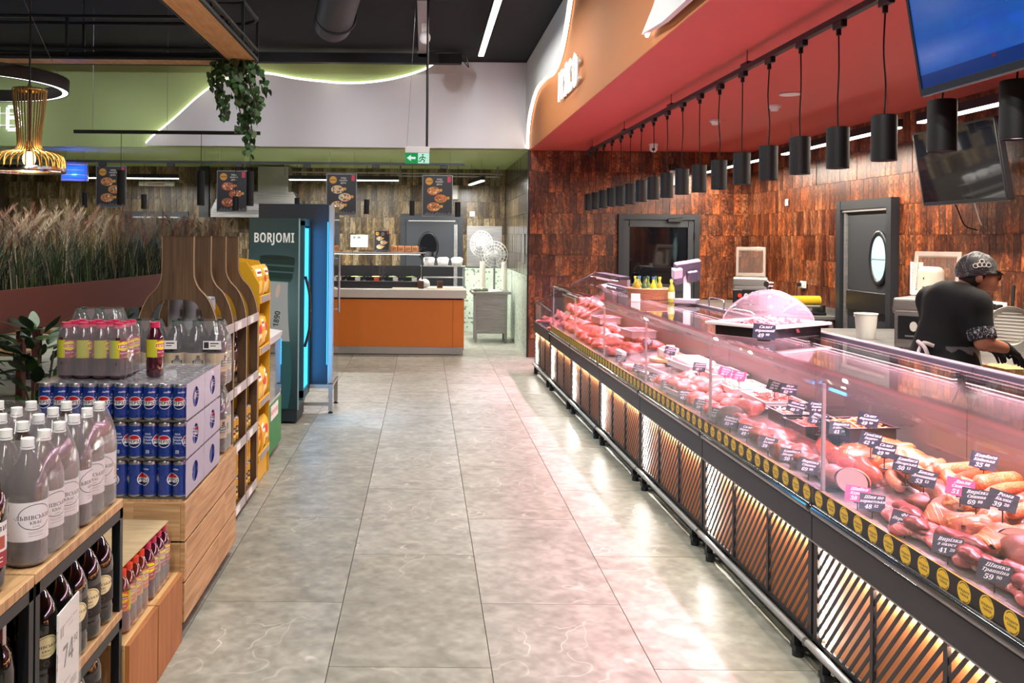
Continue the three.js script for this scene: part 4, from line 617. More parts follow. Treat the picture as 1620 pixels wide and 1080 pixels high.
{
  const cam = (name, label, x, z) => { const t = thing(name, label, 'camera', x, YL, z); part(t, 'collar', cyl(0.055, 0.03, 0, -0.03, 0, 24), whitePlastic); part(t, 'dome', new THREE.SphereGeometry(0.05, 20, 14).translate(0, -0.055, 0), whitePlastic); part(t, 'lens', new THREE.SphereGeometry(0.02, 12, 10).translate(-0.01, -0.07, 0.04), darkGlass, 'dark lens'); };
  cam('dome_camera', 'white dome camera on the red ceiling near the back wall', 2.82, -11.3);
  const det = (label, x, z) => { const t = thing('smoke_detector', label, 'detector', x, YL, z); part(t, 'base', cyl(0.055, 0.02, 0, -0.02, 0, 24), whitePlastic); part(t, 'sensor', cyl(0.03, 0.03, 0, -0.05, 0, 20, 0.045), whitePlastic); };
  det('white smoke detector on the red ceiling between the pendant cords', 2.85, -9.0); det('small detector on the red ceiling nearer the camera than the round speaker', 3.05, -8.0);
  one('ceiling_speaker', 'round white speaker grille set in the red ceiling', 'speaker', lathe([[0, 0], [0.08, 0], [0.085, 0.004], [0.085, 0.012], [0, 0.012]], 28), whitePlastic, 2.93, YL - 0.012, -7.36);
  const wb = thing('wall_repeater', 'white box with black top on the back tiled wall', 'box', 3.32, 2.32, -ZB + 0.03); part(wb, 'box', rb(0.1, 0.2, 0.05, 0, 0.1, 0.012, 0.006), whitePlastic); part(wb, 'black_head', rb(0.11, 0.08, 0.09, 0, 0.235, 0.02, 0.01), black);
  part(wb, 'cord', tube([[0, 0.27, 0.03], [0.02, 0.34, 0.06], [-0.03, 0.40, 0.05], [0.0, 0.45, 0.05]], 0.005, 20, 6), rubber);
  const plate = (name, label, x, y, z, n, plugs) => { const t = thing(name, label, 'socket', x, y, z, -Math.PI / 2); part(t, 'plate', rb(0.08 * n, 0.08, 0.012, 0, 0, 0, 0.006), whitePlastic); for (let i = 0; i < n; i++) { const cx = (i - (n - 1) / 2) * 0.08; part(t, 'socket_well', cyl(0.022, 0.004, 0, 0, 0, 20).rotateX(Math.PI / 2).translate(cx, 0, 0.006), offWhite); } for (const i of plugs) { const cx = (i - (n - 1) / 2) * 0.08, g = part(t, 'plug', rb(0.036, 0.045, 0.045, cx, 0, 0.03, 0.012), rubber); part(g, 'cord', tube([[cx, -0.01, 0.05], [cx + 0.01, -0.12, 0.06], [cx - 0.02, -0.28, 0.05]], 0.006, 18, 6), rubber); } };
  plate('wall_sockets', 'white three-gang socket with two black plugs beside the worker', XR - 0.03, 1.1, -6.95, 3, [1, 2]);
  plate('wall_sockets', 'white double socket with a black plug left of the swing door', XR - 0.03, 1.09, -10.5, 2, [0]);
  plate('wall_switch', 'small white wall plate high on the tiles left of the swing door', XR - 0.03, 2.05, -11.0, 1, []);
  const nt = thing('paper_notice', 'white paper notice on the tiles beside the towel dispenser', 'notice', XR - 0.022, 1.12, -8.1, -Math.PI / 2); part(nt, 'sheet', bx(0.21, 0.29, 0.003, 0, 0.145, 0), mat(0xffffff, 0.8, 0, { map: canv(128, 180, (g, w, h) => { g.fillStyle = '#e6e5e2'; g.fillRect(0, 0, w, h); g.fillStyle = '#77777c'; for (let i = 0; i < 12; i++) g.fillRect(14, 16 + i * 13, 60 + (i * 37 % 40), 4); g.fillRect(70, 60, 16, 30); }) }));
  const dp = thing('towel_dispenser', 'white paper towel dispenser on the tiles behind the worker', 'dispenser', XR - 0.03, 1.08, -7.75, -Math.PI / 2); part(dp, 'cover', rb(0.27, 0.3, 0.12, 0, 0.15, 0.06, 0.05, 4), whitePlastic); part(dp, 'key_hole', rb(0.02, 0.045, 0.01, 0, 0.11, 0.122, 0.004), black); part(dp, 'logo', rb(0.012, 0.02, 0.006, 0, 0.2, 0.121, 0.002), black);
}
// ---------------------------------------------------------------- work counters and machines
function counter(label, z0, z1, x0 = 3.42) {
  const t = thing('work_counter', label, 'counter', (x0 + XR - 0.03) / 2, 0, -(z0 + z1) / 2); const w = XR - 0.03 - x0, L = z1 - z0;
  part(t, 'worktop', rb(w, 0.04, L, 0, 0.78, 0, 0.006), steel); part(t, 'apron', bx(0.02, 0.1, L - 0.02, -w / 2 + 0.03, 0.71, 0), steel); part(t, 'upstand', bx(0.015, 0.08, L, w / 2 - 0.008, 0.84, 0), steel); part(t, 'lower_shelf', bx(w - 0.08, 0.02, L - 0.08, 0, 0.2, 0), steelDull);
  for (const a of [-1, 1]) for (const b of [-1, 1]) part(t, 'leg', bx(0.04, 0.76, 0.04, a * (w / 2 - 0.05), 0.38, b * (L / 2 - 0.05)), steelDull);
  part(t, 'front_panel', bx(0.012, 0.5, L - 0.14, -w / 2 + 0.05, 0.45, 0), steelDull);
}
counter('long stainless work counter beside the worker along the tiled wall', 4.2, 8.3); counter('stainless work counter in the back corner left of the swing door', 9.62, 12.2, 3.3);
function vacuum(label, x, z, turn, open) {
  const t = thing('vacuum_packer', label, 'machine', x, 0.8, z, turn);
  for (const a of [-1, 1]) for (const b of [-1, 1]) part(t, 'rubber_foot', cyl(0.02, 0.02, a * 0.2, 0, b * 0.18, 12), rubber);
  part(t, 'housing', rb(0.5, 0.28, 0.46, 0, 0.16, 0, 0.02), steel); part(t, 'upper_body', rb(0.52, 0.09, 0.48, 0, 0.335, 0, 0.02), steel);
  const p = part(t, 'control_panel', rb(0.34, 0.17, 0.012, -0.04, 0.17, 0.232, 0.006), black); part(p, 'gauge', cyl(0.035, 0.01, 0, 0, 0, 24).rotateX(Math.PI / 2).translate(-0.06, 0.18, 0.236), offWhite, 'round pressure gauge'); part(p, 'red_lamp', bx(0.02, 0.008, 0.004, 0.05, 0.19, 0.24), glow(0xff2020, 1.5)); part(p, 'button_row', bx(0.2, 0.012, 0.004, -0.04, 0.11, 0.24), greyMetal);
  const l = part(t, 'lid_frame', (() => { const g = ext([[-0.22, 0], [0.22, 0], [0.22, 0.34], [-0.22, 0.34]], 0.02, [[[-0.19, 0.03], [-0.19, 0.31], [0.19, 0.31], [0.19, 0.03]]], 0.005); return g; })(), phys({ color: 0xe8e2dc, roughness: 0.12, transmission: 0.7, thickness: 0 }), 'clear raised lid frame');
  l.position.set(0, 0.385, -0.2); l.rotation.set(-0.45 + open, 0, 0); part(l, 'lid_pane', rb(0.39, 0.3, 0.01, 0, 0.17, 0.012, 0.004), phys({ color: 0xf4efe8, transmission: 0.96, roughness: 0.06, thickness: 0 })); part(l, 'lid_latch', bx(0.04, 0.02, 0.02, 0, 0.35, 0.012), chrome);
  for (const s of [-1, 1]) part(t, 'hinge', cyl(0.012, 0.05, 0, 0, 0, 10).rotateZ(Math.PI / 2).translate(s * 0.16 + 0.025, 0.385, -0.21), black);
  t.scale.set(0.7, 1, 0.85); part(t, 'side_handle', tube([[-0.26, 0.36, 0.1], [-0.3, 0.32, 0.1], [-0.3, 0.28, 0.1], [-0.26, 0.25, 0.1]], 0.008, 14, 6), chrome);
  return t;
}
vacuum('stainless vacuum packer with dark control panel beside the worker, lid raised', 3.68, -6.68, -0.75, 0.1);
vacuum('stainless vacuum packer in the back corner beyond the domed tray, lid raised', 3.62, -10.15, -0.35, 0.1);
{
  const k = thing('emergency_switch', 'grey control box with a red knob beside the far vacuum packer', 'switch box', 3.38, 0.8, -9.86, -0.3); part(k, 'box', rb(0.1, 0.26, 0.1, 0, 0.13, 0, 0.008), black); part(k, 'red_knob', cyl(0.022, 0.03, 0, 0, 0, 16).rotateX(Math.PI / 2).translate(0.02, 0.2, 0.05), mat(0xd8402a, 0.4), 'red knob');
  const b = thing('white_bucket', 'white plastic bucket on the work counter left of the worker', 'bucket', 3.6, 0.8, -7.45); part(b, 'pail', lathe([[0, 0], [0.07, 0], [0.085, 0.19], [0.09, 0.2], [0.086, 0.2], [0.068, 0.006], [0, 0.006]], 28), whitePlastic); part(b, 'handle', new THREE.TorusGeometry(0.09, 0.004, 6, 24, Math.PI).rotateX(-1.9).translate(0, 0.195, 0), whitePlastic); part(b, 'rim', new THREE.TorusGeometry(0.088, 0.005, 6, 28).rotateX(Math.PI / 2).translate(0, 0.2, 0), whitePlastic);
  const s = thing('film_wrapper', 'black film wrapping stand with a yellow roll, left of the swing door', 'wrapper', 4.1, 0.8, -9.85); part(s, 'stand', merge([rb(0.34, 0.03, 0.3, 0, 0.015, 0, 0.006), rb(0.03, 0.1, 0.28, -0.15, 0.06, 0, 0.006), rb(0.03, 0.1, 0.28, 0.15, 0.06, 0, 0.006)]), blackMetal); part(s, 'yellow_roll', new THREE.CylinderGeometry(0.05, 0.05, 0.33, 24, 1, true).rotateZ(Math.PI / 2).rotateY(0.15).translate(0, 0.15, 0), mat(0xe0b92a, 0.5, 0, { side: THREE.DoubleSide }), 'yellow roll'); part(s, 'roll_core', new THREE.CylinderGeometry(0.03, 0.03, 0.32, 20, 1, true).rotateZ(Math.PI / 2).rotateY(0.15).translate(0, 0.15, 0), mat(0x3a2c14, 0.8, 0, { side: THREE.DoubleSide }));
  part(s, 'roller', cyl(0.015, 0.3, 0, 0, 0, 12).rotateZ(Math.PI / 2).translate(0.15, 0.09, 0.06), steelDull);
  const gp = thing('grill_pan', 'round grey ribbed grill pan leaning on the tiles behind the worker', 'pan', 4.2, 0.845, -6.55, -0.9); const d = part(gp, 'dish', lathe([[0, 0], [0.12, 0], [0.14, 0.03], [0.146, 0.03], [0.124, -0.008], [0, -0.008]], 32), mat(0x8f8a84, 0.4, 0.5)); d.position.set(0, 0.14, 0); d.rotation.x = Math.PI / 2 - 0.25; for (let i = -4; i < 5; i++) part(d, 'rib', bx(2 * Math.sqrt(0.0135 - i * i * 0.0006), 0.006, 0.008, 0, 0.003, i * 0.0245), mat(0xb8b2aa, 0.4, 0.5)); part(d, 'handle', seg(0, 0.01, -0.14, 0, 0.02, -0.3, 0.012), black);
  const ft = thing('food_tray', 'black tray of golden potatoes on the work counter before the worker', 'tray', 3.62, 0.801, -4.95, 0.1); part(ft, 'pan', gn(0.36, 0.5, 0.08), trayBlack); part(ft, 'pan_liner', bx(0.34, 0.05, 0.48, 0, 0.03, 0), trayBlack);
  const pot = new THREE.SphereGeometry(0.03, 12, 9).scale(1.25, 0.7, 0.9), pm = mat(0xd9a048, 0.5); for (let i = 0; i < 16; i++) one('roast_potato', 'golden roast potato in the black tray before the worker', 'potato', pot, pm, 3.5 + (i % 4) * 0.075 + rr(-0.01, 0.01), 0.895, -5.13 + Math.floor(i / 4) * 0.1 + rr(-0.02, 0.02), R() * 6, 'roast potatoes');
  one('tongs', 'steel tongs resting across the potato tray', 'tongs', merge([seg(-0.1, 0.02, 0, 0.14, 0.03, 0.02, 0.006), seg(-0.1, 0.02, 0, 0.14, 0.03, -0.03, 0.006)]), chrome, 3.62, 0.905, -4.85, 0.6);
  const pf = thing('snack_tray', 'shallow tray of small golden pastries beside the potato tray', 'tray', 3.5, 0.801, -5.5); part(pf, 'pan', gn(0.14, 0.22, 0.04), lightWood); for (let i = 0; i < 8; i++) one('small_pastry', 'small golden pastry in the shallow tray', 'pastry', pot, mat(0xe0c070, 0.5), 3.47 + (i % 2) * 0.06, 0.83, -5.58 + Math.floor(i / 2) * 0.055, R() * 6, 'small pastries');
  const cp = thing('tall_shaker', 'dark shaker with purple lid on the work counter at the picture edge', 'shaker', 4.1, 0.8, -6.15); part(cp, 'cup', lathe([[0, 0], [0.04, 0], [0.05, 0.36], [0, 0.36]], 20), black); part(cp, 'lid', lathe([[0, 0.36], [0.052, 0.36], [0.052, 0.38], [0.03, 0.41], [0, 0.41]], 20), mat(0x8f6aa0, 0.4), 'purple lid');
}
// ---------------------------------------------------------------- the worker
{
  const BX = 3.0, BZ = -5.3, f0 = [0.985, -0.17], s0 = [0.17, 0.985];
  const t = thing('person', 'worker in a black top, clear apron and hair net bending over the work counter', 'person', BX, 0, BZ);
  const Q = (f, y, s) => [f * f0[0] + s * s0[0], y, f * f0[1] + s * s0[1]];
  const hf = [0.965, 0.262], hs = [-0.262, 0.965], QH = (f, y, s) => { const n = Q(0.12, 0, 0); return [n[0] + (f - 0.12) * hf[0] + s * hs[0], y, n[2] + (f - 0.12) * hf[1] + s * hs[1]]; };
  const J = { pel: Q(0, 0.9, 0), waist: Q(0.03, 1.0, 0), chest: Q(0.05, 1.13, 0), top: Q(0.075, 1.22, 0), neck: Q(0.12, 1.30, 0), head: QH(0.205, 1.395, 0), chin: QH(0.29, 1.34, 0), nose: QH(0.318, 1.378, 0), nose2: QH(0.305, 1.40, 0),
    shR: Q(0.07, 1.235, 0.165), shL: Q(0.07, 1.235, -0.165), elR: Q(0.07, 1.03, 0.235), elL: Q(0.12, 1.03, -0.23), wrR: Q(0.29, 0.985, 0.15), wrL: Q(0.34, 0.98, -0.08), hipR: Q(0, 0.86, 0.09), hipL: Q(0, 0.86, -0.09), knR: Q(0.05, 0.47, 0.1), knL: Q(0.05, 0.47, -0.1), anR: Q(0, 0.08, 0.1), anL: Q(0, 0.08, -0.1), toR: Q(0.16, 0.04, 0.12), toL: Q(0.16, 0.04, -0.12) };
  const headF = (p) => { let d = ell([p[0], p[1], p[2]], J.head, [0.085, 0.105, 0.085]); const fc = QH(0.25, 1.37, 0); d = smin(d, cap(p, fc, J.chin, 0.062, 0.038), 0.04); d = smin(d, cap(p, J.nose2, J.nose, 0.010, 0.014), 0.018); for (const s of [-1, 1]) { d = smin(d, ell(p, QH(0.19, 1.385, s * 0.086), [0.02, 0.03, 0.02]), 0.012); d = smin(d, ell(p, QH(0.275, 1.395, s * 0.036), [0.016, 0.012, 0.016]), 0.01); } d = smin(d, cap(p, QH(0.3, 1.352, -0.018), QH(0.3, 1.352, 0.018), 0.009, 0.009), 0.01); return d; };
  const torso = (p, e) => { let d = cap(p, J.pel, J.waist, 0.15 + e, 0.138 + e); d = smin(d, cap(p, J.waist, J.top, 0.138 + e, 0.135 + e), 0.06); d = smin(d, cap(p, J.shR, J.shL, 0.07 + e, 0.07 + e), 0.08); d = smin(d, cap(p, J.hipR, J.hipL, 0.125 + e, 0.125 + e), 0.05); return d; };
  const arms = (p, e, upTo = 1) => { let d = 9; for (const s of ['R', 'L']) { const a = J['sh' + s], b = J['el' + s], m = a.map((v, i) => lerp(v, b[i], upTo)); d = Math.min(d, cap(p, a, m, 0.062 + e, lerp(0.062, 0.047, upTo) + e)); if (upTo === 1) d = smin(d, cap(p, b, J['wr' + s], 0.046, 0.03), 0.02); } return d; };
  const legs = (p, e) => { let d = 9; for (const s of ['R', 'L']) { d = Math.min(d, smin(cap(p, J['hip' + s], J['kn' + s], 0.095 + e, 0.06 + e), cap(p, J['kn' + s], J['an' + s], 0.06 + e, 0.042 + e), 0.03)); } return d; };
  const bodyF = (p) => smin(smin(smin(torso(p, -0.012), arms(p, -0.004), 0.03), cap(p, J.top, J.head, 0.062, 0.056), 0.04), smin(legs(p, -0.008), Math.min(cap(p, J.anR, J.toR, 0.04, 0.03), cap(p, J.anL, J.toL, 0.04, 0.03)), 0.02), 0.03);
  const skin = mat(0xb97f66, 0.55);
  const lo = [-0.35, 0.0, -0.42], hi = [0.5, 1.4, 0.42];
  const bodyG = mergeGeometries([nets((p) => bodyF(p), lo, hi, 0.013), nets(headF, [-0.02 + J.head[0] - 0.14, 1.24, J.head[2] - 0.2], [J.head[0] + 0.2, 1.53, J.head[2] + 0.18], 0.005)]);
  part(t, 'body', bodyG, skin, 'bare face, neck and forearms');
  const knit = mat(0x0f1116, 0.85);
  part(t, 'black_top', nets((p) => Math.max(smin(torso(p, 0.014), arms(p, 0.016, 0.72), 0.04), 0.80 - p[1], Math.hypot(p[0] - J.neck[0], p[2] - J.neck[2]) < 0.085 ? p[1] - 1.262 : -1), [-0.36, 0.74, -0.42], [0.36, 1.36, 0.42], 0.011), knit, 'plain black short-sleeved top');
  const patT = tex(128, 128, (u, v) => { const a = Math.abs(fbm(u * 8, v * 8, 8, 3, 101) - 0.5), b = Math.abs(fbm(u * 12, v * 12, 12, 2, 104) - 0.5); return a < 0.03 || b < 0.02 ? [188, 192, 204] : [22, 24, 32]; });
  const pat = mat(0xffffff, 0.8, 0, { map: patT });
  const uvs = (g) => scaleUv(g, 6);
  part(t, 'patterned_hem', uvs(nets((p) => Math.max(smin(torso([p[0], Math.max(p[1], 0.82), p[2]], 0.02), legs(p, 0.09), 0.05), p[1] - 0.815, 0.70 - p[1]), [-0.36, 0.66, -0.36], [0.36, 0.86, 0.36], 0.012)), pat, 'black and white patterned hem');
  part(t, 'trousers', nets((p) => Math.max(Math.min(torso(p, 0.0), legs(p, 0.016)), p[1] - 0.8, 0.07 - p[1]), [-0.3, 0.04, -0.3], [0.3, 0.84, 0.3], 0.013), matteBlack);
  for (const s of ['R', 'L']) { const a = J['sh' + s].map((v, i) => lerp(v, J['el' + s][i], 0.74)), b = J['sh' + s].map((v, i) => lerp(v, J['el' + s][i], 0.93)); part(t, 'patterned_cuff', uvs(nets((p) => Math.max(cap(p, a, b, 0.072, 0.07), -cap(p, a, b, 0.05, 0.05), ((p[0] - b[0]) * (b[0] - a[0]) + (p[1] - b[1]) * (b[1] - a[1]) + (p[2] - b[2]) * (b[2] - a[2])) / 0.04), a.map((v) => v - 0.1), a.map((v) => v + 0.1), 0.007)), pat); }
  for (const s of ['R', 'L']) { const c = s === 'R' ? Q(0.02, 0.06, 0.11) : Q(0.02, 0.06, -0.11); part(t, 'shoe', nets((p) => Math.max(Math.min(cap(p, J['an' + s], J['to' + s], 0.055, 0.045)), -p[1] + 0.0), c.map((v, i) => v - (i === 1 ? 0.07 : 0.22)), c.map((v, i) => v + (i === 1 ? 0.1 : 0.26)), 0.012), rubber); }
  // gloved hands: palm, four fingers, thumb
  for (const s of ['R', 'L']) {
    const w = J['wr' + s], q = s === 'R' ? 1 : -1, dir = Q(0.9, -0.42, -0.2 * q), l = Math.hypot(...dir), u = dir.map((v) => v / l), sd = Q(0, 0.2, -q), sl = Math.hypot(...sd), v = sd.map((x) => x / sl), dn = [0, -1, 0];
    const at = (a, b, c) => [0, 1, 2].map((i) => w[i] + u[i] * a + v[i] * b + dn[i] * c);
    const F = [[-0.03, 0.062], [-0.01, 0.072], [0.011, 0.068], [0.03, 0.054]];
    part(t, 'black_glove', nets((p) => { let d = smin(cap(p, at(-0.02, 0, 0), at(0.02, 0, 0), 0.034, 0.03), Math.min(cap(p, at(0.03, -0.024, 0), at(0.075, -0.03, 0), 0.02, 0.014), cap(p, at(0.03, 0.02, 0), at(0.075, 0.028, 0), 0.02, 0.014), cap(p, at(0.03, 0, 0), at(0.08, 0, 0), 0.021, 0.016)), 0.015); for (const [b, len] of F) { const k = at(0.08, b, 0), m = at(0.08 + len * 0.5, b * 1.1, 0.014), e = at(0.08 + len * 0.75, b, 0.05); d = Math.min(d, smin(cap(p, k, m, 0.0095, 0.009), cap(p, m, e, 0.009, 0.0075), 0.006)); } const tb = [at(0.025, 0.03, 0), at(0.06, 0.058, 0.015), at(0.09, 0.05, 0.035)]; return smin(d, smin(cap(p, tb[0], tb[1], 0.013, 0.011), cap(p, tb[1], tb[2], 0.011, 0.009), 0.006), 0.006); }, [0, 1, 2].map((i) => w[i] - 0.13), [0, 1, 2].map((i) => w[i] + 0.2), 0.005), rubber, 'black gloved hand');
  }
  // hair, cap, net, glasses
  const hc = [J.head[0] - 0.008, J.head[1] + 0.012, J.head[2] + 0.004];
  const front = (p) => (p[0] - hc[0]) * hf[0] + (p[2] - hc[2]) * hf[1];
  part(t, 'hair', nets((p) => Math.max(ell(p, hc, [0.092, 0.108, 0.092]), front(p) * 0.9 - (p[1] - hc[1]) * 0.55 - 0.03), hc.map((v) => v - 0.13), hc.map((v) => v + 0.13), 0.008), mat(0x2b221c, 0.8));
  const netM = mat(0x7d7e82, 0.75, 0, { map: tex(128, 128, (u, v) => { const a = Math.abs(((u * 16) % 1) - 0.5), b = Math.abs(((v * 16) % 1) - 0.5); const k = Math.abs(fbm(u * 7, v * 7, 7, 3, 131) - 0.5); return k < 0.035 ? 240 : a > 0.45 || b > 0.45 ? 170 : 110 + 40 * vn(u * 20, v * 20, 20); }) });
  part(t, 'hair_net', scaleUv(nets((p) => Math.max(ell(p, [hc[0], hc[1] + 0.016, hc[2]], [0.108, 0.108, 0.104]) + (n3(p[0] * 40, p[1] * 40, p[2] * 40) - 0.5) * 0.014, hc[1] - 0.012 + front(p) * 0.12 - p[1]), hc.map((v) => v - 0.14), hc.map((v) => v + 0.15), 0.007), 5), netM, 'grey hair net over a dark cap');
  const brim = part(t, 'cap_brim', ext(spline([[-0.075, 0], [-0.06, 0.05], [0, 0.075], [0.06, 0.05], [0.075, 0]], 20), 0.006).rotateX(-Math.PI / 2).rotateY(Math.PI), knit); brim.position.set(...QH(0.265, 1.428, 0)); brim.rotation.set(0, Math.atan2(hf[0], hf[1]) , 0); brim.rotateX(0.42);
  const em = merge([-1.5, -0.5, 0.5, 1.5].map((i) => new THREE.TorusGeometry(0.0125, 0.003, 6, 16).translate(i * 0.022, Math.abs(i) < 1 ? 0.004 : 0, 0)).concat([new THREE.TorusGeometry(0.012, 0.003, 6, 16).translate(0.004, 0.024, 0)])); const e = part(t, 'cap_emblem', em, white, 'white looped emblem on the cap'); e.position.set(...QH(0.2, 1.455, 0.104)); e.rotation.set(-0.35, Math.atan2(hs[0], hs[1]), 0);
  part(t, 'glasses', (() => { const l = []; for (const s of [-1, 1]) { const g = new THREE.TorusGeometry(0.024, 0.0035, 6, 20); g.rotateY(Math.PI / 2 + Math.atan2(-hf[1], hf[0])); const c = QH(0.31, 1.395, s * 0.034); g.translate(...c); l.push(g, seg(...QH(0.305, 1.402, s * 0.058), ...QH(0.19, 1.40, s * 0.096), 0.003)); } l.push(seg(...QH(0.314, 1.4, -0.012), ...QH(0.314, 1.4, 0.012), 0.003)); return merge(l); })(), black, 'black-framed glasses');
  // clear apron and its white bow
  const apM = phys({ color: 0xf2f2f6, transmission: 0.85, roughness: 0.22, thickness: 0, side: THREE.DoubleSide });
  const ap = []; const apI = []; const na = 28, nb = 14; for (let j = 0; j <= nb; j++) for (let i = 0; i <= na; i++) { const a = lerp(-2.3, 2.3, i / na), h = j / nb, y = lerp(1.0, 0.5, h), k = 0.175 + 0.05 * h + 0.006 * Math.sin(i * 1.9 + j) ; ap.push(...Q(0.02 + Math.cos(a) * k * 0.92, y - (Math.abs(a) > 1.5 ? 0 : 0), Math.sin(a) * k * 1.05)); }
  for (let j = 0; j < nb; j++) for (let i = 0; i < na; i++) { const a = j * (na + 1) + i, b = a + na + 1; apI.push(a, b, a + 1, b, b + 1, a + 1); }
  const ag = new THREE.BufferGeometry(); ag.setAttribute('position', new THREE.Float32BufferAttribute(ap, 3)); ag.setIndex(apI); ag.computeVertexNormals(); part(t, 'apron', ag, apM, 'clear plastic apron');
  const bw = [Q(-0.165, 1.0, 0.03), Q(-0.2, 1.02, 0.06), Q(-0.19, 0.99, 0.1), Q(-0.17, 0.93, 0.11)]; part(t, 'apron_bow', merge([tube(bw, 0.011, 20, 7), tube([Q(-0.165, 1.0, 0.04), Q(-0.18, 1.015, 0.09), Q(-0.14, 1.0, 0.11)], 0.011, 16, 7), tube([Q(-0.165, 1.0, 0.04), Q(-0.19, 0.95, 0.05), Q(-0.185, 0.92, 0.06)], 0.009, 16, 7)]), offWhite, 'white apron bow');
  part(t, 'neck_strap', tube([Q(0.05, 1.2, 0.12), Q(0.02, 1.29, 0.07), Q(0.01, 1.31, 0), Q(0.02, 1.29, -0.07), Q(0.05, 1.2, -0.12)], 0.007, 24, 6), offWhite);
}
// ---------------------------------------------------------------- drinks on the left
const P2 = Math.PI * 2;
const text = (g, s, x, y, f, c, a = 'center') => { g.font = f; g.fillStyle = c; g.textAlign = a; g.fillText(s, x, y); };
const lbl = (w, h, draw) => mat(0xffffff, 0.5, 0, { map: canv(w, h, draw) });
const labWhite = lbl(768, 256, (g, w, h) => {
  g.fillStyle = '#e8e5e4'; g.fillRect(0, 0, w, h);
  for (const x of [140, 524]) { g.strokeStyle = '#3a332e'; g.lineWidth = 5; g.beginPath(); g.ellipse(x, 96, 104, 78, 0, Math.PI * 1.02, Math.PI * 1.98); g.stroke(); g.beginPath(); g.ellipse(x, 110, 104, 72, 0, 0.15, Math.PI - 0.15); g.stroke(); text(g, '·ЛЬВІВСЬКИЙ·', x, 114, 'bold 36px serif', '#2b2522'); text(g, 'КВАС', x, 146, 'bold 28px serif', '#2b2522'); text(g, 'БІЛИЙ', x, 168, '14px serif', '#6b5f55'); g.fillStyle = '#8b7a66'; g.fillRect(x - 50, 196, 100, 3); g.fillRect(x - 40, 206, 80, 3); g.fillRect(x - 46, 222, 92, 3); }
  for (const x of [300, 690]) { const gr = ['#d8b256', '#c99a3a', '#e6cf8e', '#b78630']; for (let i = 0; i < 12; i++) { g.fillStyle = gr[i % 4]; g.fillRect(x - 42 + i * 7, 96 + (i * 13 % 9), 6, 98); } text(g, 'ХЛІБНИЙ', x, 224, 'bold 22px sans-serif', '#33403a'); g.fillStyle = '#55524e'; g.fillRect(x + 50, 20, 4, 44); }
});
const labCream = lbl(768, 256, (g, w, h) => { g.fillStyle = '#12100e'; g.fillRect(0, 0, w, h); for (const x of [140, 524]) { g.fillStyle = '#dfd0a0'; g.beginPath(); g.ellipse(x, 92, 92, 84, 0, 0, 7); g.fill(); g.strokeStyle = '#3a2f1c'; g.lineWidth = 4; g.beginPath(); g.ellipse(x, 92, 80, 72, 0, Math.PI * 1.05, Math.PI * 1.95); g.stroke(); text(g, '·ЛЬВІВСЬКИЙ·', x, 100, 'bold 28px serif', '#241b10'); text(g, 'КВАС', x, 132, 'bold 22px serif', '#241b10'); text(g, 'ТЕМНИЙ', x, 156, '14px serif', '#5b4a2c'); g.strokeStyle = '#6d6350'; g.lineWidth = 3; g.beginPath(); g.arc(x, 216, 18, 0, 7); g.stroke(); } });
const labTaras = lbl(768, 256, (g, w, h) => { g.fillStyle = '#c9b48f'; g.fillRect(0, 0, w, h); for (const x of [130, 514]) { g.fillStyle = '#17494a'; g.fillRect(x - 62, 100, 124, 84); text(g, 'КВАС', x, 138, 'bold 36px sans-serif', '#e6dfc8'); text(g, 'ТАРАС', x, 174, 'bold 34px sans-serif', '#e6dfc8'); text(g, 'Хлібний', x, 214, 'italic 22px serif', '#4a3a24'); g.fillStyle = '#3f3424'; g.beginPath(); g.arc(x, 52, 22, 0, 7); g.fill(); g.fillRect(x - 30, 74, 60, 20); } g.strokeStyle = '#6a4a34'; g.lineWidth = 7; for (const x0 of [250, 640]) for (let i = 0; i < 5; i++) { g.beginPath(); g.moveTo(x0 + i * 14, 190); g.lineTo(x0 - 14 + i * 22, 60 + Math.abs(i - 2) * 14); g.stroke(); } });
const labTea = (juice, side) => lbl(384, 200, (g, w, h) => { g.fillStyle = juice; g.fillRect(0, 0, w, h); g.fillStyle = side; g.fillRect(150, 0, 90, h); g.fillRect(330, 0, 60, h); for (const x of [80, 275]) { g.fillStyle = '#e8d21e'; g.beginPath(); g.arc(x, 66, 52, 0, 7); g.fill(); g.fillStyle = '#b01c30'; g.fillRect(x - 46, 50, 92, 32); text(g, 'Lipton', x, 75, 'bold 26px sans-serif', '#ffffff'); text(g, 'ICE TEA', x, 150, 'bold 18px sans-serif', '#f4e6ea'); g.strokeStyle = '#e8d21e'; g.lineWidth = 6; g.beginPath(); g.arc(x, 120, 70, 0.4, 1.6); g.stroke(); } });
const teaBerry = labTea('#a2304e', '#b3b02a'), teaPeach = labTea('#d8602a', '#a8b52e');
const labDarkRed = lbl(384, 200, (g, w, h) => { g.fillStyle = '#d9d6d4'; g.fillRect(0, 0, w, h); g.fillStyle = '#8e1f2b'; g.fillRect(0, 130, w, 70); for (const x of [90, 285]) { text(g, 'БАРНОВИЙ', x, 40, 'bold 30px sans-serif', '#2a2426'); g.fillStyle = '#a84a3a'; g.fillRect(x - 50, 62, 100, 56); text(g, 'КВАС', x, 176, 'bold 32px sans-serif', '#f0e6e0'); } });
function bottleKind(prof, capGeo, body, capM, label, y0, y1, r, seg_ = 20) {
  const lg = new THREE.CylinderGeometry(r + 0.0008, r + 0.0008, y1 - y0, seg_, 1, true).translate(0, (y0 + y1) / 2, 0);
  return { body: lathe(prof, seg_), cap: capGeo, lab: lg, bm: body, cm: capM, lm: label };
}
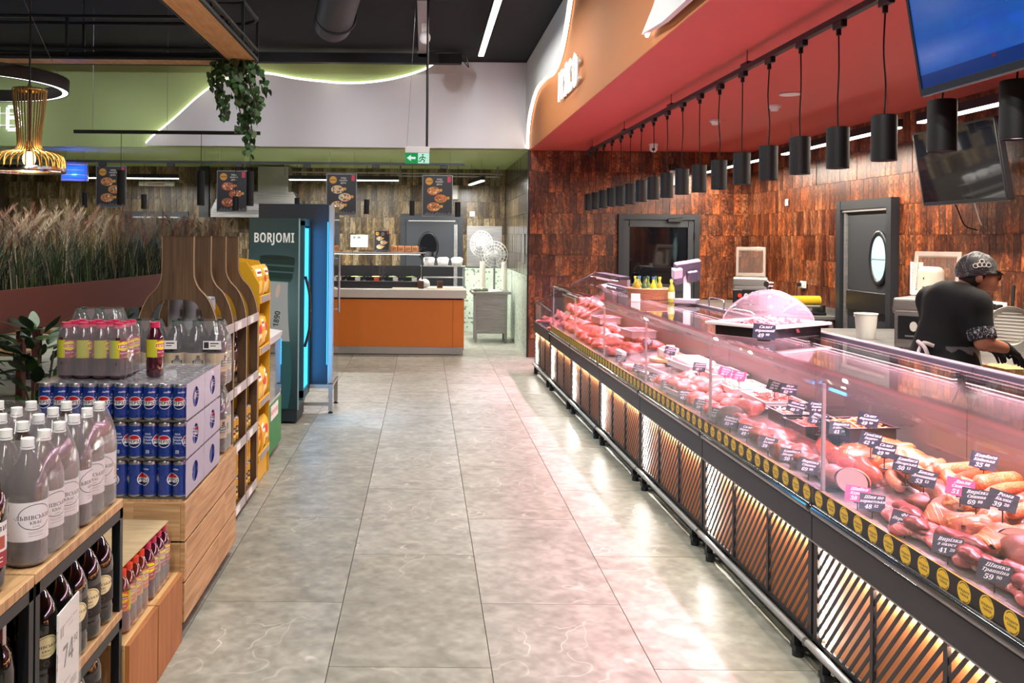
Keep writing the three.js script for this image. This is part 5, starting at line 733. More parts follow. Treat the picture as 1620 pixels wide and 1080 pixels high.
function bottleParts(parent, k, x, y, z, turn, sub) { // sub: one bottle inside a pack, its cap and label beneath it
  const b = part(parent, sub ? 'bottle' : 'bottle_body', k.body, k.bm); b.position.set(x, y, z); b.rotation.y = turn;
  const host = sub ? b : parent, c = part(host, 'cap', k.cap, k.cm), l = part(host, 'paper_label', k.lab, k.lm);
  if (!sub) for (const m of [c, l]) { m.position.set(x, y, z); m.rotation.y = turn; }
  return b;
}
const prof2 = [[0, 0.004], [0.03, 0], [0.044, 0.004], [0.05, 0.02], [0.0505, 0.055], [0.048, 0.06], [0.049, 0.065], [0.0505, 0.165], [0.0515, 0.185], [0.049, 0.212], [0.038, 0.245], [0.022, 0.275], [0.015, 0.288], [0.0145, 0.3], [0, 0.3]], cap2 = merge([cyl(0.0165, 0.02, 0, 0.296, 0, 18), cyl(0.0175, 0.004, 0, 0.29, 0, 18)]);
const petBrown = phys({ color: 0x4c3c36, roughness: 0.08, clearcoat: 1, transmission: 0.3, thickness: 0 }), petBlack = phys({ color: 0x0c0808, roughness: 0.08, clearcoat: 1 }), petDark = phys({ color: 0x1b1a1c, roughness: 0.12, clearcoat: 1 });
const K_white = bottleKind(prof2, cap2, petBrown, whitePlastic, labWhite, 0.068, 0.165, 0.0505), K_cream = bottleKind(prof2.map(([r, y]) => [r, y * 0.94]), cap2.clone().translate(0, -0.02, 0), petBlack, petBlack, labCream, 0.07, 0.158, 0.0505), K_taras = bottleKind(prof2, cap2, petDark, mat(0x20382c, 0.4), labTaras, 0.075, 0.165, 0.0505), K_red = bottleKind(prof2, cap2, petBlack, mat(0x1a1010, 0.4), labDarkRed, 0.06, 0.165, 0.0505);
const profT = [[0, 0.002], [0.024, 0], [0.031, 0.006], [0.032, 0.06], [0.03, 0.066], [0.032, 0.075], [0.0325, 0.13], [0.03, 0.15], [0.02, 0.175], [0.0155, 0.185], [0.0155, 0.19], [0, 0.19]], capT = cyl(0.018, 0.02, 0, 0.185, 0, 16);
const pinkCap = mat(0xc02450, 0.4), redCap = mat(0xd83a1c, 0.4), teaDark = phys({ color: 0x3a0f1c, roughness: 0.08, clearcoat: 1 }), teaAmber = phys({ color: 0x5c2410, roughness: 0.08, clearcoat: 1 });
const K_berry = bottleKind(profT, capT, teaDark, pinkCap, teaBerry, 0.076, 0.142, 0.0322, 16), K_peach = bottleKind(profT, capT, teaAmber, redCap, teaPeach, 0.076, 0.142, 0.0322, 16);
// shrink film: a scalloped sleeve drawn in over the shoulders
function sleeve(nx, nz, p, r, hh, neck, seed) {
  const hx = nx * p / 2, hz = nz * p / 2, n = 96, m = 10, pos = [], idx = [];
  for (let j = 0; j <= m; j++) { const h = j / m, y = lerp(0.012, hh, h), pull = h < 0.6 ? 0 : Math.pow((h - 0.6) / 0.4, 1.6) * neck; for (let i = 0; i <= n; i++) { const a = (i % n) / n * P2, c = Math.cos(a), s = Math.sin(a), e = 0.28; let x = hx * Math.sign(c) * Math.pow(Math.abs(c), e), z = hz * Math.sign(s) * Math.pow(Math.abs(s), e); const w = (n3(x * 30 + seed, y * 24, z * 30) - 0.5) * 0.008; const k = 1 + 0.012 + w; pos.push(x * k - Math.sign(x) * Math.min(Math.abs(x), pull), y, z * k - Math.sign(z) * Math.min(Math.abs(z), pull)); } }
  for (let j = 0; j < m; j++) for (let i = 0; i < n; i++) { const a = j * (n + 1) + i, b = a + n + 1; idx.push(a, b, a + 1, b, b + 1, a + 1); }
  const g = new THREE.BufferGeometry(); g.setAttribute('position', new THREE.Float32BufferAttribute(pos, 3)); g.setIndex(idx); g.computeVertexNormals(); return g;
}
function pack(name, label, cat, k, nx, nz, p, x, y, z, hh, neck, group, turnAll = 0, faceTurn = 0) {
  const t = thing(name, label, cat, x, y, z, turnAll, group);
  for (let i = 0; i < nx; i++) for (let j = 0; j < nz; j++) bottleParts(t, Array.isArray(k) ? k[j % k.length] : k, (i - (nx - 1) / 2) * p, 0, (j - (nz - 1) / 2) * p, faceTurn + rr(-0.6, 0.6), true);
  part(t, 'shrink_film', sleeve(nx, nz, p, p / 2, hh, neck, Math.floor(x * 100 + y * 10)), film, 'clear shrink film'); return t;
}
// ---- near black-framed shelf with kvass
function shelfUnit(label, z0, z1) {
  const x1 = -0.945, x0 = -1.5, t = thing('drinks_shelf', label, 'shelf', (x0 + x1) / 2, 0, -(z0 + z1) / 2); const w = x1 - x0, L = z1 - z0 - 0.006;
  for (const y of [0.735, 0.385, 0.09]) { part(t, 'shelf_board', uvm(rb(w, 0.028, L, 0, y, 0, 0.003), 0.5, R(), R()), oak); for (const s of [-1, 1]) part(t, 'edge_rail', bx(0.022, 0.03, L, s * (w / 2 - 0.012), y - 0.03, 0), blackMetal); for (const s of [-1, 1]) part(t, 'cross_rail', bx(w - 0.03, 0.03, 0.022, 0, y - 0.03, s * (L / 2 - 0.012)), blackMetal); }
  for (const a of [-1, 1]) for (const b of [-1, 1]) part(t, 'post', bx(0.026, 0.72, 0.026, a * (w / 2 - 0.014), 0.36, b * (L / 2 - 0.014)), blackMetal);
}
shelfUnit('black-framed wooden shelf with white-capped kvass packs on top', 2.245, 2.905); shelfUnit('black-framed wooden shelf nearest the camera at the left picture edge', 1.45, 2.242);
for (let j = 0; j < 2; j++) pack('kvass_pack', `${j ? 'farther' : 'nearer'} wrapped pack of white-capped kvass bottles, aisle side of the shelf top`, 'bottle pack', K_white, 2, 3, 0.1015, -1.05, 0.75, -(2.42 + j * 0.308), 0.315, 0.03, 'white kvass packs', 0, Math.PI * 0.95);
for (let j = 0; j < 2; j++) pack('kvass_pack', `${j ? 'farther' : 'nearer'} wrapped pack of white-capped kvass bottles, left side of the shelf top`, 'bottle pack', K_white, 2, 3, 0.1015, -1.26, 0.75, -(2.42 + j * 0.308), 0.315, 0.03, 'white kvass packs', 0, Math.PI * 0.95);
for (let i = 0; i < 5; i++) for (let c = 0; c < 2; c++) { const t = thing('kvass_bottle', `cream-labelled dark kvass bottle, middle shelf ${c ? 'back' : 'front'} row, ${ord(i)} from the far post`, 'bottle', -0.995 - c * 0.115, 0.4, -2.80 + i * 0.106, 0, 'dark kvass bottles'); bottleParts(t, K_cream, 0, 0, 0, 2.6 + rr(-0.3, 0.3)); }
for (let i = 0; i < 4; i++) { const t = thing('kvass_bottle', `dark bottle on the lowest shelf, ${ord(i)} from the far post`, 'bottle', -1.0, 0.105, -2.72 + i * 0.125, 0, 'dark bottles low'); bottleParts(t, K_cream, 0, 0, 0, 2.6 + i); }
for (let i = 0; i < 2; i++) { const t = thing('kvass_bottle', `${i ? 'nearer' : 'farther'} black kvass bottle with white and red label, left picture edge`, 'bottle', -1.02, 0.75, -2.13 + i * 0.12, 0, 'red label bottles'); bottleParts(t, K_red, 0, 0, 0, 2.4); }
{ // cognac in gift boxes on the near shelf
  const bt = lathe([[0, 0], [0.035, 0], [0.037, 0.01], [0.037, 0.15], [0.03, 0.19], [0.015, 0.22], [0.013, 0.28], [0, 0.28]], 20), fo = lathe([[0.0145, 0.2], [0.0165, 0.205], [0.0155, 0.285], [0, 0.287]], 18);
  const strip = bx(0.01, 0.09, 0.003);
  for (let i = 0; i < 4; i++) { const t = thing('liquor_bottle', `dark liquor bottle with red foil neck, near shelf, ${ord(i)} from its far post`, 'bottle', -1.0 - (i % 2) * 0.04, 0.4, -2.17 + i * 0.1, 0, 'red foil bottles'); part(t, 'glass_body', bt, petBlack); part(t, 'red_foil', fo, mat(0x7a1620, 0.35), 'dark red foil'); const s = part(t, 'tax_strip', strip, paper); s.position.set(0.016, 0.24, 0.006); s.rotation.y = 1.2; }
  const g = thing('gift_box', 'black gift box with a fruit picture at the left picture edge', 'box', -0.985, 0.4, -2.03, 0.2); part(g, 'carton', rb(0.06, 0.14, 0.07, 0, 0.07, 0, 0.002), black); part(g, 'picture', bx(0.002, 0.09, 0.05, 0.031, 0.06, 0), lbl(96, 160, (q, w, h) => { q.fillStyle = '#241510'; q.fillRect(0, 0, w, h); const z = rng(9); for (let i = 0; i < 40; i++) { q.fillStyle = ['#c8462a', '#d9a02c', '#8e2a1e', '#c9c05a'][i % 4]; q.beginPath(); q.arc(z() * w, 40 + z() * 110, 8 + z() * 9, 0, 7); q.fill(); } }));
  const s = thing('price_sign', 'white price sign reading 74 90 hanging on the middle shelf edge', 'sign', -0.935, 0.5, -2.43, 0.05); const pt = canv(256, 384, (q, w, h) => { q.fillStyle = '#ebe9e6'; q.fillRect(0, 0, w, h); q.fillStyle = '#3a3a3c'; for (let i = 0; i < 36; i++) if ((i * 7) % 3) q.fillRect(22 + (i % 6) * 7, 66 + Math.floor(i / 6) * 7, 6, 6); text(q, 'Квас Львівський темний', 140, 72, '15px sans-serif', '#55555a'); text(q, '1,5 л пет', 150, 94, '15px sans-serif', '#55555a'); text(q, '74', 122, 240, 'bold 120px sans-serif', '#2c2c30'); text(q, '90', 214, 190, 'bold 44px sans-serif', '#2c2c30'); q.fillStyle = '#77777a'; q.fillRect(60, 300, 90, 4); for (let i = 0; i < 26; i++) q.fillRect(150 + i * 3, 320, 1 + (i % 2), 34); });
  part(s, 'card', bx(0.004, 0.25, 0.165, 0, -0.02, 0), mat(0xffffff, 0.6, 0, { map: pt })); part(s, 'plastic_pocket', bx(0.003, 0.26, 0.175, 0.006, -0.02, 0), glass); part(s, 'hook', merge([bx(0.008, 0.02, 0.12, -0.006, -0.1, 0)]), steelDull); s.children[0].scale.x = 1;
}
// ---- pale wooden boxes with tea packs
{
  const bxm = (label, z0, z1) => { const t = thing('wooden_box', label, 'box', -1.2, 0, -(z0 + z1) / 2), L = z1 - z0 - 0.006; part(t, 'front_board', uvm(rb(0.016, 0.27, L, 0.262, 0.135, 0, 0.002), 0.6, R(), R()), plankWood); part(t, 'top_board', uvm(bx(0.51, 0.016, L, 0, 0.262, 0), 0.6, R(), R()), lightWood); for (const s of [-1, 1]) part(t, 'side_board', uvm(bx(0.51, 0.25, 0.014, 0, 0.128, s * (L / 2 - 0.007)), 0.6, R(), R()), lightWood); part(t, 'inner_rail', bx(0.02, 0.03, L - 0.03, -0.24, 0.015, 0), oak); };
  bxm('pale wooden box under the tea packs, nearer of the two', 2.925, 3.245); bxm('pale wooden box under the tea packs, farther of the two', 3.25, 3.575);
  pack('tea_pack', 'shrink-wrapped pack of orange-capped tea bottles under the cardboard, nearer to the camera', 'bottle pack', K_peach, 3, 4, 0.0655, -1.06, 0.27, -3.13, 0.15, 0.004, 'tea packs on the boxes', 0, 2.6);
  pack('tea_pack', 'shrink-wrapped pack of pink-capped tea bottles under the cardboard, farther from the camera', 'bottle pack', K_berry, 3, 4, 0.0655, -1.06, 0.27, -3.405, 0.15, 0.004, 'tea packs on the boxes', 0, 2.6);
  const ct = tex(128, 128, (u, v) => mixc([176, 150, 112], [200, 176, 136], fbm(u * 6, v * 30, 30, 3, 120)));
  one('cardboard_sheet', 'beige cardboard sheet lying on the tea bottles', 'cardboard', uvm(ext([[-1.46, 2.93], [-0.99, 3.0], [-0.975, 3.53], [-1.46, 3.55]], 0.004).rotateX(-Math.PI / 2), 0.4), mat(0xffffff, 0.85, 0, { map: ct, side: THREE.DoubleSide }), 0, 0.481, 0);
}
// ---- plank plinth with the can stack
{
  const t = thing('wooden_plinth', 'plank-sided wooden plinth under the blue can stack', 'plinth', -1.24, 0, -4.095), w = 0.62, L = 0.98;
  for (let i = 0; i < 3; i++) { part(t, 'side_plank', uvm(rb(0.02, 0.152, L, w / 2 - 0.01, 0.055 + 0.08 + i * 0.16, 0, 0.003), 0.7, R(), R(), true), oak); part(t, 'end_plank', uvm(rb(w - 0.02, 0.152, 0.02, -0.01, 0.055 + 0.08 + i * 0.16, L / 2 - 0.01, 0.003), 0.7, R(), R(), true), oak); }
  part(t, 'top_board', uvm(bx(w - 0.02, 0.02, L - 0.02, -0.01, 0.528, -0.01), 0.7), oak); part(t, 'carcass', bx(w - 0.05, 0.51, L - 0.05, -0.01, 0.26, -0.005), matteBlack); part(t, 'toe_kick', bx(w - 0.1, 0.05, L - 0.06, -0.02, 0.025, 0), black);
}
const canT = canv(512, 384, (g, w, h) => {
  g.fillStyle = '#18398f'; g.fillRect(0, 0, w, h); const q = rng(3); for (let i = 0; i < 50; i++) { g.fillStyle = `rgba(10,24,80,${0.2 + q() * 0.3})`; g.beginPath(); g.arc(q() * w, q() * h, 4 + q() * 16, 0, 7); g.fill(); } for (let i = 0; i < 120; i++) { g.fillStyle = 'rgba(150,190,250,.55)'; g.beginPath(); g.arc(q() * w, q() * h, 1 + q() * 2, 0, 7); g.fill(); }
  for (const x of [130, 386]) { const y = 190, r = 80; g.save(); g.scale(1, 1); g.beginPath(); g.arc(x, y, r, 0, 7); g.fillStyle = '#e9eaf2'; g.fill(); g.beginPath(); g.arc(x, y, r - 8, 0, 7); g.clip(); g.fillStyle = '#10215e'; g.fillRect(x - r, y - r, 2 * r, 2 * r); g.fillStyle = '#c5202f'; g.beginPath(); g.moveTo(x - r, y - r); g.lineTo(x + r, y - r); g.lineTo(x + r, y - 40); g.quadraticCurveTo(x, y - 8, x - r, y - 30); g.fill(); g.fillStyle = '#eef0f6'; g.beginPath(); g.moveTo(x - r, y - 30); g.quadraticCurveTo(x, y - 8, x + r, y - 40); g.lineTo(x + r, y + 24); g.quadraticCurveTo(x, y + 44, x - r, y + 34); g.fill(); g.restore(); text(g, 'PEPSI', x, y + 22, 'bold 54px sans-serif', '#0d1220'); text(g, 'лайм', x + 30, 66, 'italic bold 30px sans-serif', '#dfe8ff'); }
  g.fillStyle = '#cfd6e8'; g.fillRect(236, 300, 40, 44); g.fillStyle = '#30407a'; for (let i = 0; i < 6; i++) g.fillRect(240, 304 + i * 7, 32, 3); ['ЛІТО', 'ПЕРШЕ', 'ПРЕКРА', 'СМАК'].forEach((s, i) => text(g, s, 256, 110 + i * 38, 'bold 30px sans-serif', '#e8ecf8')); });
const canBody = new THREE.CylinderGeometry(0.029, 0.029, 0.122, 18, 1, true).translate(0, 0.073, 0), canTop = lathe([[0.0245, 0.004], [0.0225, 0], [0.024, 0.001], [0.029, 0.012], [0.029, 0.134], [0.025, 0.144], [0.0255, 0.147], [0.0235, 0.147], [0.0225, 0.143], [0, 0.143]], 18).translate(0, 0, 0);
const canMat = phys({ color: 0xffffff, map: canT, roughness: 0.28, metalness: 0.35, clearcoat: 0.6 }), alu = mat(0xb9bbc0, 0.3, 0.9);
const canSkin = new THREE.CylinderGeometry(0.0293, 0.0293, 0.12, 18, 1, true).translate(0, 0.073, 0);
function canPack(label, x, y, z, keep, group, side) {
  const t = thing('can_pack', label, 'can pack', x, y, z, 0, group), p = 0.059;
  for (let i = 0; i < 5; i++) for (let j = 0; j < 5; j++) if (keep(i, j)) { const c = part(t, 'can', canTop, alu); c.position.set((i - 2) * p, 0, (j - 2) * p + 0.0); c.rotation.y = [0.5, 3.6, 1.9, 0.4, 5.0, 2.7][(i * 3 + j * 2 + Math.floor(y * 7) * 5) % 6] - 2.0; part(c, 'can_print', canSkin, canMat, 'blue printed can wall'); }
  part(t, 'cardboard_pad', bx(0.294, 0.003, 0.294, 0, -0.0, 0), mat(0x4a4640, 0.8));
  if (side) part(t, 'film_side', (() => { const n = 24, hole = Array.from({ length: n }, (_, i) => [Math.cos(i / n * P2) * 0.05, 0.075 + Math.sin(i / n * P2) * 0.042]); return ext([[-0.147, 0.004], [0.147, 0.004], [0.15, 0.075], [0.147, 0.148], [-0.147, 0.148], [-0.15, 0.075]], 0.0015, [hole]).rotateY(Math.PI / 2).translate(0.149, 0, 0); })(), phys({ color: 0xdcd6ea, transmission: 0.6, roughness: 0.3, thickness: 0 }), 'whitish film with an oval hole');
  if (y > 0.8) part(t, 'film_top', bx(0.294, 0.0015, 0.294, 0, 0.149, 0), film);
}
for (let l = 0; l < 3; l++) for (let a = 0; a < 2; a++) for (let d = 0; d < 2; d++)
  canPack(`pack of blue cola cans, ${['bottom', 'middle', 'top'][l]} layer, ${a ? 'left' : 'aisle'} column, stack ${d ? 'back' : 'front'}`, -1.085 - a * 0.3, 0.5405 + l * 0.1525, -(3.775 + d * 0.3), (i, j) => l === 2 || j === 4 && !d || (i === 4 && !a) || (d && i === 2 && j === 2), 'cola can packs', !a);
// ---- kvass packs behind the cans, tea pack on top
for (let l = 0; l < 2; l++) for (let a = 0; a < 2; a++) pack('kvass_pack', `${l ? 'upper' : 'lower'} wrapped pack of beige-labelled dark kvass behind the cans, ${a ? 'left' : 'aisle'} side`, 'bottle pack', K_taras, 3, 2, 0.1, -1.095 - a * 0.31, 0.541 + l * 0.318, -4.46, 0.315, 0.03, 'beige label kvass packs', 0, 2.9);
pack('kvass_pack', 'shrink-wrapped pack of dark bottles lying behind the pink-capped tea pack on the cans', 'bottle pack', K_taras, 3, 2, 0.1, -1.47, 0.9985, -4.16, 0.315, 0.03, 'kvass on the cans', 0.1, 2.2).scale.setScalar(0.8);
pack('tea_pack', 'shrink-wrapped pack of pink-capped tea bottles on top of the can stack', 'bottle pack', K_berry, 4, 3, 0.0655, -1.35, 0.9985, -3.82, 0.2, 0.012, 'tea pack on the cans', -0.05, 2.9).scale.setScalar(1.1);
{ const t = thing('tea_bottle', 'single pink-capped tea bottle standing beside its pack on the cans', 'bottle', -1.11, 0.9985, -3.79); bottleParts(t, K_berry, 0, 0, 0, 2.9); t.scale.setScalar(1.1); }
for (const [i, x] of [[0, -1.0], [1, -1.21]]) one('price_tag', `small white price tag on the beige-label kvass packs, ${i ? 'left' : 'right'} one`, 'price tag', bx(0.085, 0.04, 0.002), lbl(128, 60, (g, w, h) => { g.fillStyle = '#e4e3e0'; g.fillRect(0, 0, w, h); g.fillStyle = '#222'; g.fillRect(6, 8, 34, 44); g.fillRect(50, 14, 60, 8); g.fillRect(50, 32, 40, 6); }), x, 1.065, -4.34, 0.05);
// ---- bottle-shaped shelf: four cut-out boards and bays between them
{
  const t = thing('bottle_shelf', 'wooden shelf unit with dividers cut like bottles', 'shelf', -1.235, 0, -4.62);
  const half = spline([[0.205, 0.02], [0.205, 1.0], [0.203, 1.1], [0.19, 1.18], [0.15, 1.27], [0.105, 1.32], [0.083, 1.37], [0.08, 1.42], [0.08, 1.58]], 40), outline = [...half, ...half.slice().reverse().map(([x, y]) => [-x, y])];
  const ih = spline([[0.15, 0.05], [0.15, 1.05], [0.14, 1.15], [0.11, 1.22], [0.075, 1.255], [0.0, 1.262]], 30), inner = [...ih, ...ih.slice(0, -1).reverse().map(([x, y]) => [-x, y])].reverse();
  const board = uvm(ext(outline, 0.02, [inner], 0.001), 0.6), edge = mat(0xcfae84, 0.6);
  [0, 0.37, 0.74, 1.1].forEach((z) => { const b = part(t, 'bottle_board', board, greyOak); b.position.z = -z; part(b, 'pale_edge', ext(outline.map(([x, y]) => [x * 1.006, y]), 0.004, [outline.map(([x, y]) => [x * 0.994, y]).reverse()]).translate(0, 0, 0.021), edge); });
  const railM = mat(0xb4b0ae, 0.4, 0.3);
  for (let k = 0; k < 3; k++) for (const y of [1.08, 0.72, 0.4, 0.05]) { part(t, 'bay_shelf', uvm(bx(0.39, 0.018, 0.345, 0, y, -0.185 - k * 0.37 + 0.008), 0.6, R()), greyOak); const r = part(t, 'price_rail', rb(0.008, 0.05, 0.345, 0.205, y + 0.006, -0.185 - k * 0.37 + 0.008, 0.002), railM, 'pale price rail'); part(r, 'tag_insert', bx(0.002, 0.036, 0.1, 0.21, y + 0.006, -0.12 - k * 0.37), paper); }
  part(t, 'back_board', bx(0.012, 1.1, 1.1, -0.2, 0.55, -0.55), matteBlack);
  // what stands in the bays
  const can = lathe([[0, 0], [0.03, 0], [0.033, 0.008], [0.033, 0.13], [0.029, 0.14], [0, 0.14]], 18), canY = lbl(256, 128, (g, w, h) => { g.fillStyle = '#c99a26'; g.fillRect(0, 0, w, h); for (const x of [60, 190]) { g.fillStyle = '#2c2118'; g.fillRect(x - 40, 44, 80, 40); text(g, 'ALE', x, 74, 'bold 28px sans-serif', '#f0d890'); g.fillStyle = '#e9d9a8'; g.fillRect(x - 44, 92, 88, 10); } });
  const bayName = ['first bay', 'middle bay', 'last bay'];
  for (let k = 0; k < 3; k++) for (const [y, lv] of [[0.409, 'second'], [0.059, 'lowest']]) for (let i = 0; i < 4; i++) { const c = thing('beer_can', `golden can, ${lv} shelf of the bottle-shaped unit, ${bayName[k]}, ${ord(i)} from camera`, 'can', -1.235 + 0.14, y, -4.62 - 0.06 - k * 0.37 - i * 0.078, 0, 'golden cans'); part(c, 'tin', can, alu); part(c, 'can_print', new THREE.CylinderGeometry(0.0333, 0.0333, 0.118, 18, 1, true).translate(0, 0.068, 0), canY); if (y < 0.3) { const d = copy(c, -1.095, y + 0.141, c.position.z, 1, `stacked golden can, lowest shelf of the bottle-shaped unit, ${bayName[k]}, ${ord(i)} from camera`); } }
  const gl = lathe([[0, 0], [0.032, 0], [0.034, 0.01], [0.034, 0.15], [0.02, 0.2], [0.014, 0.21], [0.014, 0.25], [0, 0.25]], 16);
  for (let k = 0; k < 3; k++) for (let i = 0; i < 4; i++) { const c = thing('dark_bottle', `dark bottle, third shelf of the bottle-shaped unit, ${bayName[k]}, ${ord(i)} from camera`, 'bottle', -1.16, 0.729, -4.62 - 0.06 - k * 0.37 - i * 0.078, 0, 'dark bottles in the unit'); part(c, 'glass_body', gl, petBlack); part(c, 'cap', cyl(0.0155, 0.02, 0, 0.245, 0, 14), mat(0x3a2a1c, 0.4)); }
  const tall = lathe([[0, 0], [0.036, 0], [0.038, 0.01], [0.038, 0.16], [0.034, 0.175], [0, 0.176]], 18), tallM = lbl(128, 128, (g, w, h) => { g.fillStyle = '#8d8f96'; g.fillRect(0, 0, w, h); g.fillStyle = '#5a5c66'; for (const x of [32, 96]) { g.fillRect(x - 18, 20, 36, 30); g.fillRect(x - 14, 60, 28, 6); } });
  for (let i = 0; i < 3; i++) { const c = thing('grey_can', `tall grey can on the top shelf behind the bottle-shaped opening, ${ord(i)} from the left`, 'can', -1.30 + i * 0.085, 1.0895, -4.8, 0, 'grey cans in the opening'); part(c, 'tin', tall, tallM); }
}
// ---- yellow snack stand
{
  const yel = mat(0xd0a015, 0.45), yelD = mat(0xb8860c, 0.5), t = thing('snack_stand', 'yellow cardboard snack stand with bags behind the bottle shelf', 'stand', -1.24, 0, -6.0), L = 0.42;
  const side = ext([[-0.2, 0], [0.2, 0], [0.2, 1.28], [0.12, 1.42], [-0.2, 1.46]], 0.012);
  for (const z of [-L / 2, L / 2 - 0.012]) part(t, 'side_panel', side.clone().translate(0, 0, z), yel);
  part(t, 'back_panel', bx(0.012, 1.46, L - 0.03, -0.19, 0.73, 0), yelD);
  const ys = [0.16, 0.5, 0.84, 1.17]; for (const y of ys) { part(t, 'stand_shelf', bx(0.37, 0.012, L - 0.03, 0.005, y, 0), yelD); const r = part(t, 'price_rail', rb(0.012, 0.05, L - 0.024, 0.2, y + 0.01, 0, 0.003), yel); part(r, 'tag_insert', bx(0.003, 0.035, 0.3, 0.207, y + 0.01, 0), mat(0x8f8f94, 0.5)); }
  part(t, 'plinth', bx(0.38, 0.13, L - 0.03, 0, 0.07, 0), yel);
  const bag = (() => { const g = new THREE.BoxGeometry(0.14, 0.22, 0.09, 8, 10, 4), p = g.attributes.position; for (let i = 0; i < p.count; i++) { const x = p.getX(i) / 0.07, y = p.getY(i) / 0.11, z = p.getZ(i); const k = Math.pow(Math.max(0, 1 - y * y), 0.45) * (1 - 0.25 * x * x); p.setZ(i, z * (0.06 + 0.94 * k) + (n3(x * 3, y * 4, z * 40) - 0.5) * 0.02); } g.computeVertexNormals(); return g.translate(0, 0.11, 0); })();
  const bagM = [lbl(128, 192, (g, w, h) => { g.fillStyle = '#e3b41c'; g.fillRect(0, 0, w, h); g.fillStyle = '#d23a20'; g.beginPath(); g.ellipse(64, 70, 46, 24, -0.2, 0, 7); g.fill(); g.fillStyle = '#f6e9b0'; g.beginPath(); g.arc(64, 130, 34, 0, 7); g.fill(); g.fillStyle = '#c8861c'; g.beginPath(); g.arc(72, 138, 20, 0, 7); g.fill(); }), lbl(128, 192, (g, w, h) => { g.fillStyle = '#d8a210'; g.fillRect(0, 0, w, h); g.fillStyle = '#f4efe2'; g.fillRect(20, 20, 88, 40); g.fillStyle = '#8a1f1a'; g.fillRect(30, 34, 66, 12); g.fillStyle = '#efc95a'; g.beginPath(); g.arc(64, 124, 40, 0, 7); g.fill(); })];
  ys.forEach((y, l) => { for (let i = 0; i < 3; i++) { const m = one('snack_bag', `yellow snack bag, ${['lowest', 'second', 'third', 'top'][l]} shelf of the yellow stand, ${ord(i)} from camera`, 'snack bag', bag, bagM[(i + l) % 2], -1.085 + rr(-0.01, 0.01), y + 0.008, -5.88 - i * 0.12, Math.PI / 2 + rr(-0.25, 0.25), 'snack bags'); m.rotation.z = rr(-0.1, 0.1); } });
}
